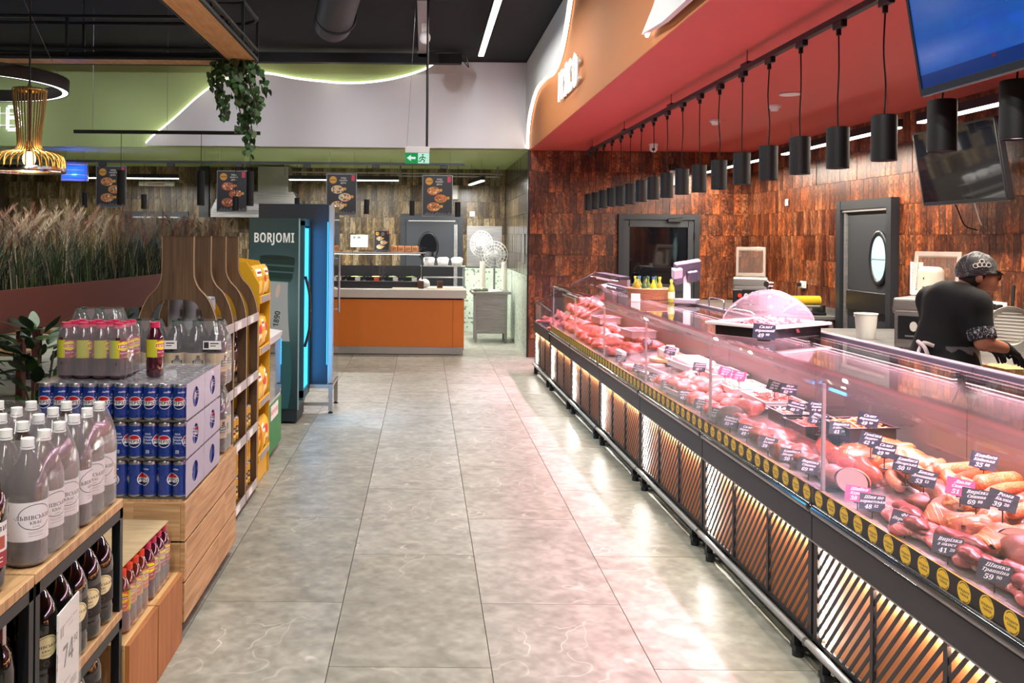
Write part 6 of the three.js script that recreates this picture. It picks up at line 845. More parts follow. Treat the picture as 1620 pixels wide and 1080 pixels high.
// ---- small chest freezer, blue-lit fridges
{
  const t = thing('small_freezer', 'small white display freezer with green lower panel beside the fridge', 'freezer', -1.36, 0, -6.66); const L = 0.62;
  part(t, 'cabinet', rb(0.56, 0.8, L, 0, 0.43, 0, 0.015), mat(0xd6cfd2, 0.4)); part(t, 'sloping_top', ext([[-0.28, 0.83], [0.28, 0.83], [0.29, 0.87], [-0.28, 0.95]], L).translate(0, 0, -L / 2), mat(0xdad6d6, 0.4)); part(t, 'glass_door', rb(0.012, 0.4, L - 0.1, 0.284, 0.62, 0, 0.003), darkGlass); part(t, 'green_panel', rb(0.01, 0.34, L - 0.06, 0.284, 0.22, 0, 0.003), mat(0x1d7a3c, 0.5)); part(t, 'white_label', bx(0.004, 0.1, L * 0.5, 0.291, 0.33, 0.05), lbl(256, 96, (g, w, h) => { g.fillStyle = '#e6e4e2'; g.fillRect(0, 0, w, h); text(g, 'МОРОЗИВО', 128, 62, 'bold 42px sans-serif', '#c0303a'); })); part(t, 'price_plate', bx(0.3, 0.003, 0.2, 0.02, 0.912, 0.1).rotateZ(-0.03), paper);
  for (const a of [-1, 1]) for (const b of [-1, 1]) part(t, 'caster', cyl(0.02, 0.03, a * 0.22, 0, b * 0.25, 12), rubber);
  const CY = new THREE.Color().setRGB(0.05, 0.45, 1.0), cyan = glow(0x2fb4ff, 2.6);
  const f = thing('drinks_fridge', 'dark teal drinks fridge with the word BORJOMI and a bottle print on its side', 'fridge', -1.27, 0, -7.98), W = 0.43, D = 0.52;
  const ft = canv(512, 2048, (g, w, h) => {
    const gr = g.createRadialGradient(300, 900, 80, 300, 900, 1100); gr.addColorStop(0, '#4f6f74'); gr.addColorStop(0.5, '#234247'); gr.addColorStop(1, '#0d2a30'); g.fillStyle = gr; g.fillRect(0, 0, w, h);
    g.save(); g.translate(256, 250); g.scale(0.86, 1.3); text(g, 'BORJOMI', 0, 0, 'bold 112px sans-serif', '#d8dede'); g.restore();
    g.save(); g.translate(300, 410); g.rotate(0.06); g.scale(1.1, 1.1); g.fillStyle = '#07211f'; g.fillRect(-170, 0, 330, 70); g.fillStyle = '#0d3330'; for (let i = 0; i < 22; i++) g.fillRect(-168 + i * 15, 6, 7, 60); g.fillStyle = '#06201f'; g.beginPath(); g.ellipse(-5, 2, 165, 22, 0, 0, 7); g.fill(); g.fillStyle = '#0a2c29'; g.fillRect(-160, 90, 320, 46); g.fillRect(-150, 150, 300, 60); g.fillStyle = '#123e3a'; g.fillRect(-150, 210, 290, 24);
    g.fillStyle = '#939d9e'; g.beginPath(); g.moveTo(-110, 240); g.lineTo(110, 240); g.quadraticCurveTo(120, 520, 165, 820); g.lineTo(-190, 820); g.quadraticCurveTo(-140, 520, -110, 240); g.fill(); g.fillStyle = '#b9a79b'; g.beginPath(); g.ellipse(20, 330, 20, 70, 0.1, 0, 7); g.fill();
    g.save(); g.translate(-60, 640); g.rotate(-1.5); text(g, 'BORJOMI', 60, 0, 'bold 96px sans-serif', '#0e1414'); text(g, '1890', 40, 110, 'bold 72px sans-serif', '#1a2424'); g.restore();
    g.fillStyle = '#22555a'; g.beginPath(); g.moveTo(-190, 820); g.lineTo(165, 820); g.quadraticCurveTo(230, 1200, 190, 1500); g.lineTo(-240, 1500); g.fill(); g.restore(); });
  part(f, 'cabinet', rb(W, 1.62, D - 0.06, 0, 0.93, 0, 0.008), mat(0x12343a, 0.4)); part(f, 'printed_side', bx(W - 0.012, 1.6, 0.004, 0, 0.93, (D - 0.06) / 2 + 0.001), mat(0xffffff, 0.35, 0, { map: ft }), 'printed side panel with BORJOMI lettering');
  part(f, 'plinth', bx(W - 0.02, 0.1, D - 0.08, 0, 0.07, 0), mat(0x0c2227, 0.5)); for (const a of [-1, 1]) for (const b of [-1, 1]) part(f, 'foot', cyl(0.02, 0.03, a * 0.17, 0, b * 0.19, 12), rubber);
  part(f, 'corner_trim', bx(0.012, 1.62, 0.012, W / 2, 0.93, (D - 0.06) / 2), mat(0x8aa6ac, 0.4, 0.3)); const dr = part(f, 'door_frame', merge([bx(0.04, 1.5, 0.05, W / 2 + 0.02, 0.97, 0.2), bx(0.04, 1.5, 0.05, W / 2 + 0.02, 0.97, -0.2), bx(0.04, 0.06, 0.45, W / 2 + 0.02, 1.71, 0), bx(0.04, 0.08, 0.45, W / 2 + 0.02, 0.24, 0)]), mat(0x10434d, 0.4)); part(dr, 'led_light_panel', bx(0.008, 1.38, 0.34, W / 2 + 0.024, 0.97, 0), cyan, 'glowing cyan door'); part(dr, 'door_handle', tube([[W / 2 + 0.05, 1.25, 0.2], [W / 2 + 0.085, 1.1, 0.2], [W / 2 + 0.09, 0.95, 0.2], [W / 2 + 0.085, 0.8, 0.2], [W / 2 + 0.05, 0.65, 0.2]], 0.012, 24, 8), black);
  areaLight(f, 0.36, 1.38, W / 2 + 0.05, 0.97, 0, [1, 0, 0], CY, 9);
  const b = thing('tall_fridge', 'tall fridge on a steel stand glowing blue beside the teal fridge', 'fridge', -1.15, 0, -8.5), w2 = 0.68, d2 = 0.54;
  part(b, 'cabinet', rb(w2 - 0.05, 1.62, d2, -0.025, 1.07, 0, 0.006), mat(0x1d2836, 0.4, 0.2)); part(b, 'door_trim', rb(0.05, 1.6, 0.05, w2 / 2 - 0.025, 1.07, d2 / 2 - 0.025, 0.008), steelDull); part(b, 'door_panel', rb(0.045, 1.6, d2 - 0.06, w2 / 2 - 0.025, 1.07, -0.025, 0.006), darkGlass, 'dark glass door'); part(b, 'led_light_strip', bx(0.006, 1.28, 0.012, w2 / 2 - 0.055, 1.08, d2 / 2 + 0.004), cyan, 'glowing blue light strip');
  areaLight(b, 0.02, 1.28, w2 / 2 - 0.07, 1.08, d2 / 2 + 0.02, [-0.6, 0, 1], CY, 7);
  part(b, 'handle', merge([seg(w2 / 2 + 0.04, 0.9, d2 / 2 - 0.1, w2 / 2 + 0.04, 1.42, d2 / 2 - 0.1, 0.011), seg(w2 / 2, 0.93, d2 / 2 - 0.1, w2 / 2 + 0.04, 0.93, d2 / 2 - 0.1, 0.008), seg(w2 / 2, 1.39, d2 / 2 - 0.1, w2 / 2 + 0.04, 1.39, d2 / 2 - 0.1, 0.008)]), steel); part(b, 'thermostat', bx(0.004, 0.06, 0.04, w2 / 2 + 0.0, 1.3, d2 / 2 - 0.03), black);
  part(b, 'stand_top', merge([bx(w2, 0.035, 0.035, 0, 0.243, d2 / 2 - 0.02), bx(w2, 0.035, 0.035, 0, 0.243, -d2 / 2 + 0.02), bx(0.035, 0.035, d2, w2 / 2 - 0.02, 0.243, 0), bx(0.035, 0.035, d2, -w2 / 2 + 0.02, 0.243, 0)]), steelDull); part(b, 'stand_brace', bx(w2 - 0.04, 0.025, 0.025, 0, 0.08, d2 / 2 - 0.02), steelDull);
  for (const a of [-1, 1]) for (const c of [-1, 1]) { const l = part(b, 'stand_leg', bx(0.035, 0.22, 0.035, a * (w2 / 2 - 0.02), 0.13, c * (d2 / 2 - 0.02)), steelDull); part(l, 'levelling_foot', merge([cyl(0.022, 0.01, a * (w2 / 2 - 0.02), 0, c * (d2 / 2 - 0.02), 14), cyl(0.01, 0.025, a * (w2 / 2 - 0.02), 0.005, c * (d2 / 2 - 0.02), 10)]), rubber); }
  one('floor_label', 'small white paper scrap on the floor before the tall fridge', 'paper', bx(0.04, 0.001, 0.018), white, -0.98, 0.0012, -7.75, 0.1);
}
// ---------------------------------------------------------------- planter with feather grass
const leafDark = mat(0x1b2816, 0.65, 0, { side: THREE.DoubleSide }), leafMid = mat(0x2e4020, 0.6, 0, { side: THREE.DoubleSide });
{
  const red = mat(0x4c1b12, 0.6), A = [-3.08, 5.7], B = [-2.62, 12.0], len = Math.hypot(B[0] - A[0], B[1] - A[1]), ang = Math.atan2(B[0] - A[0], -(B[1] - A[1])), mid = [(A[0] + B[0]) / 2, (A[1] + B[1]) / 2];
  const t = thing('trough_planter', 'long rust-red trough planter on posts, full of feather grass', 'planter', mid[0], 0, -mid[1], ang);
  for (const s of [-1, 1]) part(t, 'trough_side', rb(0.014, 0.3, len, s * 0.17, 1.05, 0, 0.003), red); for (const s of [-1, 1]) part(t, 'trough_end', bx(0.34, 0.3, 0.014, 0, 1.05, s * (len / 2 - 0.007)), red); part(t, 'trough_floor', bx(0.34, 0.012, len - 0.03, 0, 0.91, 0), red); part(t, 'soil', bx(0.32, 0.2, len - 0.04, 0, 1.03, 0), mat(0x2a211a, 0.95));
  for (let i = 0; i < 9; i++) for (const s of [-1, 1]) part(t, 'post', bx(0.05, 0.905, 0.05, s * 0.14, 0.4525, len / 2 - 0.1 - i * (len - 0.2) / 8), red);
  for (const s of [-1, 1]) part(t, 'foot_rail', bx(0.04, 0.04, len - 0.1, s * 0.14, 0.12, 0), red);
  const blades = (seed, n) => { const q = rng(seed), l = []; for (let i = 0; i < n; i++) { const h = 0.25 + q() * 0.42, a = q() * P2, lean = 0.08 + q() * 0.3, r = q() * 0.13, w = 0.0035 + q() * 0.002, pos = [], idx = []; const cx = Math.cos(a), sz = Math.sin(a), ox = Math.cos(a * 3) * r, oz = Math.sin(a * 3) * r; for (let j = 0; j <= 4; j++) { const k = j / 4, d = lean * k * k, y = h * k * (1 - 0.25 * k * lean * 2), ww = w * (1 - k * 0.9); pos.push(ox + cx * d - sz * ww, y, oz + sz * d + cx * ww, ox + cx * d + sz * ww, y, oz + sz * d - cx * ww); } for (let j = 0; j < 4; j++) { const b = j * 2; idx.push(b, b + 1, b + 2, b + 1, b + 3, b + 2); } const g = new THREE.BufferGeometry(); g.setAttribute('position', new THREE.Float32BufferAttribute(pos, 3)); g.setIndex(idx); g.computeVertexNormals(); l.push(g.toNonIndexed()); } return mergeGeometries(l); };
  const plume = (seed) => { const q = rng(seed), l = [], L = 0.26, bend = 0.1; const spine = (k) => [bend * k * k, L * k, 0]; for (let i = 0; i < 90; i++) { const k = 0.1 + 0.9 * q(), [x, y] = spine(k), a = q() * P2, s = 0.035 * Math.sin(Math.PI * Math.min(1, k * 0.9 + 0.1)) + 0.008, e = [x + Math.cos(a) * s + 0.02 * k, y + 0.035 + q() * 0.02, Math.sin(a) * s], w = 0.0022; const g = new THREE.BufferGeometry(); g.setAttribute('position', new THREE.Float32BufferAttribute([x - w, y, 0, x + w, y, w, e[0], e[1], e[2], x, y, -w, x + w, y, w, e[0], e[1], e[2]], 3)); g.computeVertexNormals(); l.push(g); } l.push(...(() => { const g = tube([[0, -0.35, 0], [0, -0.1, 0], spine(0.5), spine(1)], 0.002, 10, 4).toNonIndexed(); g.deleteAttribute('uv'); return [g]; })()); return mergeGeometries(l); };
  const BL = [1, 2, 3].map((s) => blades(s * 77, 130)), PL = [4, 5, 6, 7].map((s) => plume(s * 31)), plM = [mat(0xa08e79, 0.9, 0, { side: THREE.DoubleSide }), mat(0x8a6a5a, 0.9, 0, { side: THREE.DoubleSide }), mat(0xb0a38c, 0.9, 0, { side: THREE.DoubleSide })];
  for (let i = 0; i < 26; i++) {
    const k = (i + 0.5) / 26, x = lerp(A[0], B[0], k), z = -lerp(A[1], B[1], k), c = thing('feather_grass', `clump of feather grass in the red trough planter, ${i < 20 ? ord(i) + ' from the camera' : ord(25 - i) + ' from its far end'}`, 'grass', x, 1.13, z, i * 1.3, 'feather grass clumps');
    part(c, 'blades', BL[i % 3], i % 2 ? leafDark : leafMid, undefined, 'stuff');
    for (let j = 0; j < 7; j++) { const p = part(c, 'plume', PL[(i + j) % 4], plM[(i * 2 + j) % 3]); p.position.set(rr(-0.1, 0.1), 0.34 + rr(-0.03, 0.1), rr(-0.12, 0.12)); p.rotation.set(rr(-0.25, 0.25), R() * P2, rr(-0.3, 0.1)); p.scale.setScalar(rr(0.8, 1.15)); }
  }
}
{ // leafy pot plant beneath the trough
  const leaf = (() => { const pts = [[0, 0], [0.025, 0.03], [0.034, 0.07], [0.024, 0.12], [0, 0.155], [-0.024, 0.12], [-0.034, 0.07], [-0.025, 0.03]]; const g = new THREE.ShapeGeometry(new THREE.Shape(spline(pts, 24, true).map((p) => new THREE.Vector2(...p)))), p = g.attributes.position; for (let i = 0; i < p.count; i++) p.setZ(i, -Math.abs(p.getX(i)) * 0.5 - p.getY(i) * p.getY(i) * 2.2); g.computeVertexNormals(); return g; })();
  const gl = [mat(0x1f3a1c, 0.4, 0, { side: THREE.DoubleSide }), mat(0x2f4e22, 0.4, 0, { side: THREE.DoubleSide }), mat(0x16291a, 0.4, 0, { side: THREE.DoubleSide })];
  const pot = (label, x, z, h, n, seed) => { const q = rng(seed), t = thing('potted_plant', label, 'plant', x, 0, z); part(t, 'pot', lathe([[0, 0], [0.14, 0], [0.18, 0.36], [0.185, 0.38], [0.165, 0.38], [0.16, 0.34], [0, 0.34]], 24), mat(0x2a2522, 0.7)); part(t, 'stem', merge([0, 1, 2].map((i) => tube([[0, 0.3, 0], [Math.cos(i * 2.1) * 0.08, 0.3 + h * 0.4, Math.sin(i * 2.1) * 0.08], [Math.cos(i * 2.1 + 0.4) * 0.13, 0.3 + h * 0.8, Math.sin(i * 2.1) * 0.13]], 0.008, 12, 6))), mat(0x3a3524, 0.8)); for (let i = 0; i < n; i++) { const m = part(t, 'leaf', leaf, gl[i % 3]), a = q() * P2, y = 0.34 + q() * h, r = 0.05 + 0.2 * Math.sqrt(q()) * Math.sin(Math.PI * clamp((y - 0.2) / (h + 0.2))); m.position.set(Math.cos(a) * r, y, Math.sin(a) * r); m.rotation.set(1.1 + q() * 0.9, -a + Math.PI / 2, 0, 'YXZ'); m.scale.setScalar(0.8 + q() * 0.5); } };
  pot('leafy dark green pot plant beside the red posts, at the left edge', -2.62, -6.2, 0.62, 120, 8); pot('leafy pot plant beside the red posts, behind the first one', -2.55, -7.4, 0.6, 80, 18);
}
{ // tables of the seating area beyond the planter
  const chairW = (x, z, turn, label) => { const t = thing('cafe_chair', label, 'chair', x, 0, z, turn, 'cafe chairs'); part(t, 'seat', rb(0.4, 0.03, 0.4, 0, 0.45, 0, 0.012), lightWood); part(t, 'backrest', rb(0.4, 0.26, 0.02, 0, 0.74, -0.19, 0.01), lightWood); for (const a of [-1, 1]) { part(t, 'leg', seg(a * 0.17, 0.44, 0.17, a * 0.19, 0, 0.19, 0.012), black); part(t, 'leg', seg(a * 0.17, 0.85, -0.19, a * 0.19, 0, -0.19, 0.012), black); } };
  const tab = (x, z, label) => { const t = thing('cafe_table', label, 'table', x, 0, z); part(t, 'table_top', rb(0.7, 0.03, 0.7, 0, 0.735, 0, 0.012), whitePlastic); part(t, 'column', cyl(0.03, 0.72, 0, 0.01, 0, 14), black); part(t, 'foot_plate', cyl(0.22, 0.014, 0, 0, 0, 28), black); };
  [[-4.0, -8.2, 'nearest to the planter'], [-4.4, -10.2, 'second from the camera'], [-5.4, -9.0, 'farthest from the planter']].forEach(([x, z, w]) => { tab(x, z, `white-topped cafe table beyond the planter, ${w}`); chairW(x - 0.6, z, Math.PI / 2, `wooden cafe chair left of the table ${w}`); chairW(x, z - 0.6, 0, `wooden cafe chair behind the table ${w}`); });
  const wp = structGroup('wall_timber'); part(wp, 'backing', bx(1.9, 2.6, 0.05, -7.6, 1.3, -13.4), matteBlack); for (let i = 0; i < 17; i++) part(wp, 'plank', uvm(bx(0.104, 2.6, 0.022, -8.48 + i * 0.11, 1.3, -13.362), 0.8, R(), R()), lightWood);
}
// ---------------------------------------------------------------- hanging timber frame with ivy, ring light, golden pendant
{
  const y = 3.08, xl = -1.69, xr = -1.44, zf = 8.03, zn = 7.78, t = thing('ceiling_frame', 'suspended black metal frame with timber underside and rounded corner', 'frame', 0, y, 0);
  const arc = (r) => Array.from({ length: 9 }, (_, i) => [xr - 0.25 + r * Math.sin(i / 8 * Math.PI / 2), -(zf - 0.25) - r * Math.cos(i / 8 * Math.PI / 2) + 0.0]);
  const fm = lightWood, plank = (pts) => uvm(new THREE.ExtrudeGeometry(shapeOf(pts.map(([a, b]) => [a, -b])), { depth: 0.02, bevelEnabled: false }).rotateX(-Math.PI / 2), 0.6, R(), R());
  for (const [a, b] of [[2.6, 4.1], [4.1, 5.6], [5.6, 7.05], [7.05, zn]]) part(t, 'timber_plank', plank([[xl, -a], [xr, -a], [xr, -b + 0.004], [xl, -b + 0.004]]), fm);
  part(t, 'timber_corner', plank([[xl, -zn], [xr, -zn], ...arc(0.25).reverse(), [xl, -zf]]), fm);
  for (const [a, b] of [[-1.695, -3.2], [-3.2, -4.7], [-4.7, -6.4]]) part(t, 'timber_plank', plank([[b + 0.004, -zn], [a, -zn], [a, -zf], [b + 0.004, -zf]]), fm);
  const loop = (h, r, name) => { part(t, name, tube([[xr, h, -2.6], [xr, h, -5], [xr, h, -7.5], [xr, h, -zn], ...arc(0.25).reverse().map(([a, b]) => [a, h, b]), [xr - 0.6, h, -zf], [-3, h, -zf], [-6.4, h, -zf]], r, 90, 6), blackMetal); part(t, name, merge([seg(xl, h, -2.6, xl, h, -zn, r, 6), seg(xl, h, -zn, -6.4, h, -zn, r, 6)]), blackMetal); };
  loop(0.012, 0.018, 'edge_rail'); loop(0.09, 0.016, 'lower_rail'); loop(0.36, 0.016, 'upper_rail');
  for (const [x, z] of [[xr, -3.2], [xr, -5.2], [xr, -7.2], [xl, -3.2], [xl, -5.2], [xl, -7.2], [xl, -zn], [xr - 0.3, -zf], [-3.0, -zf], [-3.05, -zn], [-4.6, -zf], [-4.6, -zn], [xr - 0.02, -zf + 0.1]]) part(t, 'upright', bx(0.022, 0.36, 0.022, x, 0.18, z), blackMetal);
  for (const [x, z] of [[xr, -5.2], [-3.0, -zf], [-4.6, -zn], [xl, -7.2]]) part(t, 'hanger_rod', seg(x, 0.36, z, x, YC - y, z, 0.006, 6), blackMetal);
  for (const z of [-3.6, -5.6, -7.3]) part(t, 'cross_bar', seg(xl, 0.36, z, xr, 0.36, z, 0.009, 6), blackMetal);
  // ivy
  const ivy = thing('hanging_ivy', 'trailing green ivy hanging from the rounded corner of the timber frame', 'plant', -1.62, y, -7.86);
  const lf = new THREE.ShapeGeometry(new THREE.Shape(spline([[0, 0], [0.016, -0.004], [0.026, 0.012], [0.018, 0.026], [0, 0.046], [-0.018, 0.026], [-0.026, 0.012], [-0.016, -0.004]], 16, true).map((p) => new THREE.Vector2(...p))));
  const strands = [], mats4 = [], q = rng(66); const ends = [[-0.12, 0.42, 0.08], [-0.02, 0.36, 0.1], [0.1, 0.5, -0.05], [-0.16, 0.5, 0], [0.16, 0.4, 0.05], [0.06, 0.8, 0.03], [0.14, 0.55, 0.1], [-0.06, 0.3, -0.1], [0.2, 0.26, 0], [-0.2, 0.3, 0.06], [0.0, 0.6, 0.0], [0.02, 0.34, 0.12], [0.08, 0.72, 0.05]];
  ends.forEach(([x, L, z]) => { const c = new THREE.CatmullRomCurve3([new THREE.Vector3(x * 0.7, 0.03, z), new THREE.Vector3(x, -L * 0.3, z + 0.02), new THREE.Vector3(x + 0.03, -L * 0.7, z), new THREE.Vector3(x + 0.05, -L, z)]); strands.push(new THREE.TubeGeometry(c, 14, 0.003, 5)); const n = Math.floor(L * 95); for (let i = 0; i < n; i++) { const p = c.getPoint(q()), o = new THREE.Object3D(); o.position.set(p.x + (q() - 0.5) * 0.07, p.y + (q() - 0.5) * 0.03, p.z + (q() - 0.5) * 0.07); o.rotation.set(Math.PI + (q() - 0.5) * 1.6, q() * P2, (q() - 0.5) * 1.2); o.scale.setScalar(0.8 + q() * 0.6); o.updateMatrix(); mats4.push(o.matrix.clone()); } });
  part(ivy, 'vine', merge(strands), mat(0x3a3a22, 0.8)); const im = new THREE.InstancedMesh(lf, mat(0xffffff, 0.55, 0, { side: THREE.DoubleSide }), mats4.length); im.name = 'leaves'; im.userData.kind = 'stuff'; const gc = new THREE.Color(); mats4.forEach((m, i) => { im.setMatrixAt(i, m); im.setColorAt(i, gc.setRGB(0.025 + q() * 0.03, 0.06 + q() * 0.06, 0.02 + q() * 0.015)); }); ivy.add(im);
  // ring light
  const r = thing('ring_light', 'black ring lamp with glowing white underside at the left edge', 'lamp', -3.28, 2.62, -6.5); part(r, 'band', lathe([[0.70, 0.0], [0.705, 0.09], [0.65, 0.09], [0.65, 0.0], [0.655, 0], [0.655, 0.01], [0.695, 0.01], [0.695, 0], [0.70, 0]], 64), matteBlack); part(r, 'led_diffuser', new THREE.RingGeometry(0.656, 0.694, 64).rotateX(Math.PI / 2).translate(0, 0.005, 0), glow(0xffffff, 5), 'glowing white ring'); for (let i = 0; i < 3; i++) part(r, 'wire', seg(Math.cos(i * 2.1) * 0.675, 0.09, Math.sin(i * 2.1) * 0.675, Math.cos(i * 2.1) * 0.1, YC - 2.62, Math.sin(i * 2.1) * 0.1, 0.002, 5), greyMetal);
  for (let i = 0; i < 6; i++) { const l = new THREE.SpotLight(0xffffff, 2.2, 0, 1.35, 0.5, 2); l.position.set(Math.cos(i * 1.047) * 0.675, -0.01, Math.sin(i * 1.047) * 0.675); l.target.position.set(l.position.x, -1, l.position.z); r.add(l, l.target); }
  // golden wire pendant
  const g = thing('wire_pendant', 'golden wire pendant lamp with a glowing bulb at the left edge', 'lamp', -2.29, 1.94, -5.3), gold = mat(0x9a7c48, 0.32, 0.8), rib = tube([[0.2, 0.02, 0], [0.199, 0.06, 0], [0.18, 0.1, 0], [0.13, 0.12, 0], [0.085, 0.128, 0], [0.066, 0.15, 0], [0.068, 0.24, 0], [0.082, 0.36, 0], [0.094, 0.48, 0]], 0.0038, 30, 6);
  for (let i = 0; i < 30; i++) { const m = part(g, 'wire_rib', rib, gold); m.rotation.y = i / 30 * P2; } part(g, 'rim', lathe([[0.203, 0], [0.203, 0.03], [0.197, 0.03], [0.197, 0], [0.203, 0]], 48), chrome, 'bright rim band'); part(g, 'top_collar', lathe([[0.096, 0.47], [0.096, 0.485], [0.012, 0.49], [0.012, 0.51], [0, 0.51]], 32), gold); part(g, 'socket', cyl(0.02, 0.06, 0, 0.12, 0, 16), black); part(g, 'bulb', new THREE.SphereGeometry(0.036, 18, 14).scale(1, 1.3, 1).translate(0, 0.08, 0), glow(0xffd88a, 7), 'glowing warm bulb'); part(g, 'socket_stem', cyl(0.005, 0.32, 0, 0.18, 0, 8), black); part(g, 'cord', cyl(0.006, YC - 1.94 - 0.5, 0, 0.5, 0, 8), rubber);
  const bl = new THREE.PointLight(0xffc878, 2.2); bl.position.set(0, 0.08, 0); g.add(bl);
}
// ---------------------------------------------------------------- food counter in the bay at the back
{
  const orange = mat(0xc26a1c, 0.4), t = thing('food_counter', 'orange-fronted food counter with pale worktop at the back', 'counter', -1.2, 0, -12.85), w = 3.5;
  part(t, 'orange_front', bx(w, 0.64, 0.02, 0, 0.43, 0.42), orange, 'plain orange front'); part(t, 'end_panel', bx(0.02, 0.74, 0.8, w / 2 - 0.01, 0.44, 0.01), orange); part(t, 'kick_board', bx(w - 0.02, 0.1, 0.016, 0, 0.06, 0.41), steelDull); part(t, 'carcass', bx(w - 0.06, 0.7, 0.72, 0, 0.4, 0), caseDark); part(t, 'worktop', rb(w + 0.06, 0.12, 0.92, 0, 0.83, 0.01, 0.01), mat(0xb9b4ad, 0.35)); part(t, 'seam', bx(0.006, 0.64, 0.004, w / 2 - 0.15, 0.43, 0.4315), mat(0x8e4a12, 0.5));
  const d = thing('food_display', 'low black glass food display on the worktop of the food counter', 'display case', -1.1, 0.89, -12.8); part(d, 'base', rb(2.2, 0.1, 0.5, 0, 0.05, 0, 0.006), black); part(d, 'upper_shelf', bx(2.25, 0.02, 0.4, 0, 0.48, 0.0), darkGlass); part(d, 'pale_shelf_edge', bx(2.27, 0.014, 0.02, 0, 0.49, 0.2), offWhite); for (const x of [-1.08, -0.36, 0.36, 1.08]) part(d, 'support', bx(0.02, 0.38, 0.02, x, 0.28, 0), black); part(d, 'front_pane', bx(2.2, 0.33, 0.006, 0, 0.28, 0.22), glass); part(d, 'back_panel', bx(2.2, 0.2, 0.01, 0, 0.2, -0.24), black); part(d, 'led_line', bx(2.1, 0.006, 0.02, 0, 0.466, 0.1), ledWhite, 'glowing light line'); areaLight(d, 2.1, 0.03, 0, 0.458, 0.1, [0, -1, 0], COOL, 40);
  const salads = [0x5d7a3a, 0xb04a34, 0xd9c7a4, 0x6e2a22, 0x8c9a4e, 0xc9a06a, 0x4a5e2a]; for (let i = 0; i < 8; i++) { const x = -2.0 + i * 0.26; const b = thing('salad_dish', `food dish in the back display, ${ord(i)} from the left`, 'dish', x, 0.99, -12.82, 0, 'dishes in the back display'); part(b, 'dish', gn(0.2, 0.3, 0.05), trayBlack); part(b, 'filling', blob(0.085, 0.026, 0.12, 80 + i, 0.04, 40, 0.014), mat(salads[i % 7], 0.6)); one('small_card', `small ${i % 4 === 1 ? 'red' : 'white'} price card before the back dishes, ${ord(i)} from the left`, 'price tag', bx(0.07, 0.05, 0.004, 0, 0.025, 0), i % 4 === 1 ? mat(0xd0502a, 0.6) : paper, x + 0.05, 0.99, -12.6, 0.1, 'small cards'); }
  const blockT = (n) => lbl(64, 64, (g, w_, h) => { g.fillStyle = '#a8683a'; g.fillRect(0, 0, w_, h); text(g, n, 32, 46, 'bold 38px sans-serif', '#2a1608'); });
  ['37', '66', '61', '55'].forEach((n, i) => one('number_block', `wooden number block reading ${n} on the display shelf`, 'number block', rb(0.085, 0.085, 0.085, 0, 0.0425, 0, 0.004), blockT(n), -0.42 + i * 0.1, 1.387, -12.72, 0.15 - i * 0.1, 'number blocks'));
  [['32', -0.05], ['48', 0.22]].forEach(([n, x]) => one('number_block', `dark wooden number block on the worktop, ${x < 0 ? 'left' : 'right'} of two`, 'number block', rb(0.075, 0.095, 0.05, 0, 0.0475, 0, 0.004), lbl(64, 64, (g, w_, h) => { g.fillStyle = '#4a2a16'; g.fillRect(0, 0, w_, h); text(g, n, 32, 44, 'bold 34px sans-serif', '#1a0c06'); }), x, 0.905, -12.5, 0.1));
  for (const [x, w_] of [[-0.25, 0.36], [0.3, 0.5]]) one('serving_tray', `flat pale tray on the worktop ${x < 0 ? 'left' : 'right'} of the number blocks`, 'tray', rb(w_, 0.014, 0.22, 0, 0.007, 0, 0.004), mat(0xd6c6ae, 0.5), x, 0.89, -12.56, 0);
  const rk = thing('sauce_rack', 'steel rack of white sauce tubs at the end of the food counter', 'rack', 0.27, 0.89, -13.0); for (const a of [-1, 1]) for (const b of [-1, 1]) part(rk, 'leg', cyl(0.008, 0.3, a * 0.3, 0, b * 0.1, 8), steel); part(rk, 'tier', rb(0.64, 0.012, 0.24, 0, 0.14, 0, 0.003), steel); part(rk, 'top_tier', rb(0.64, 0.012, 0.24, 0, 0.3, 0, 0.003), steel);
  for (let i = 0; i < 3; i++) { const s = thing('sauce_tub', `white sauce tub with clear lid on the steel rack, ${ord(i)} from the left`, 'tub', 0.07 + i * 0.2, 1.197, -13.0, 0, 'sauce tubs'); part(s, 'tub', lathe([[0, 0], [0.07, 0], [0.085, 0.09], [0, 0.09]], 20), whitePlastic); part(s, 'lid', lathe([[0.088, 0.09], [0.088, 0.1], [0.06, 0.12], [0, 0.122]], 20), phys({ color: 0xeeeeee, roughness: 0.2, transmission: 0.4, thickness: 0 })); }
  one('crumpled_bag', 'crumpled white bag on the worktop beside the display', 'bag', scaleUv(blob(0.09, 0.06, 0.07, 97, 0.08, 24, 0.012), 1), white, -0.02, 0.89, -12.85);
}
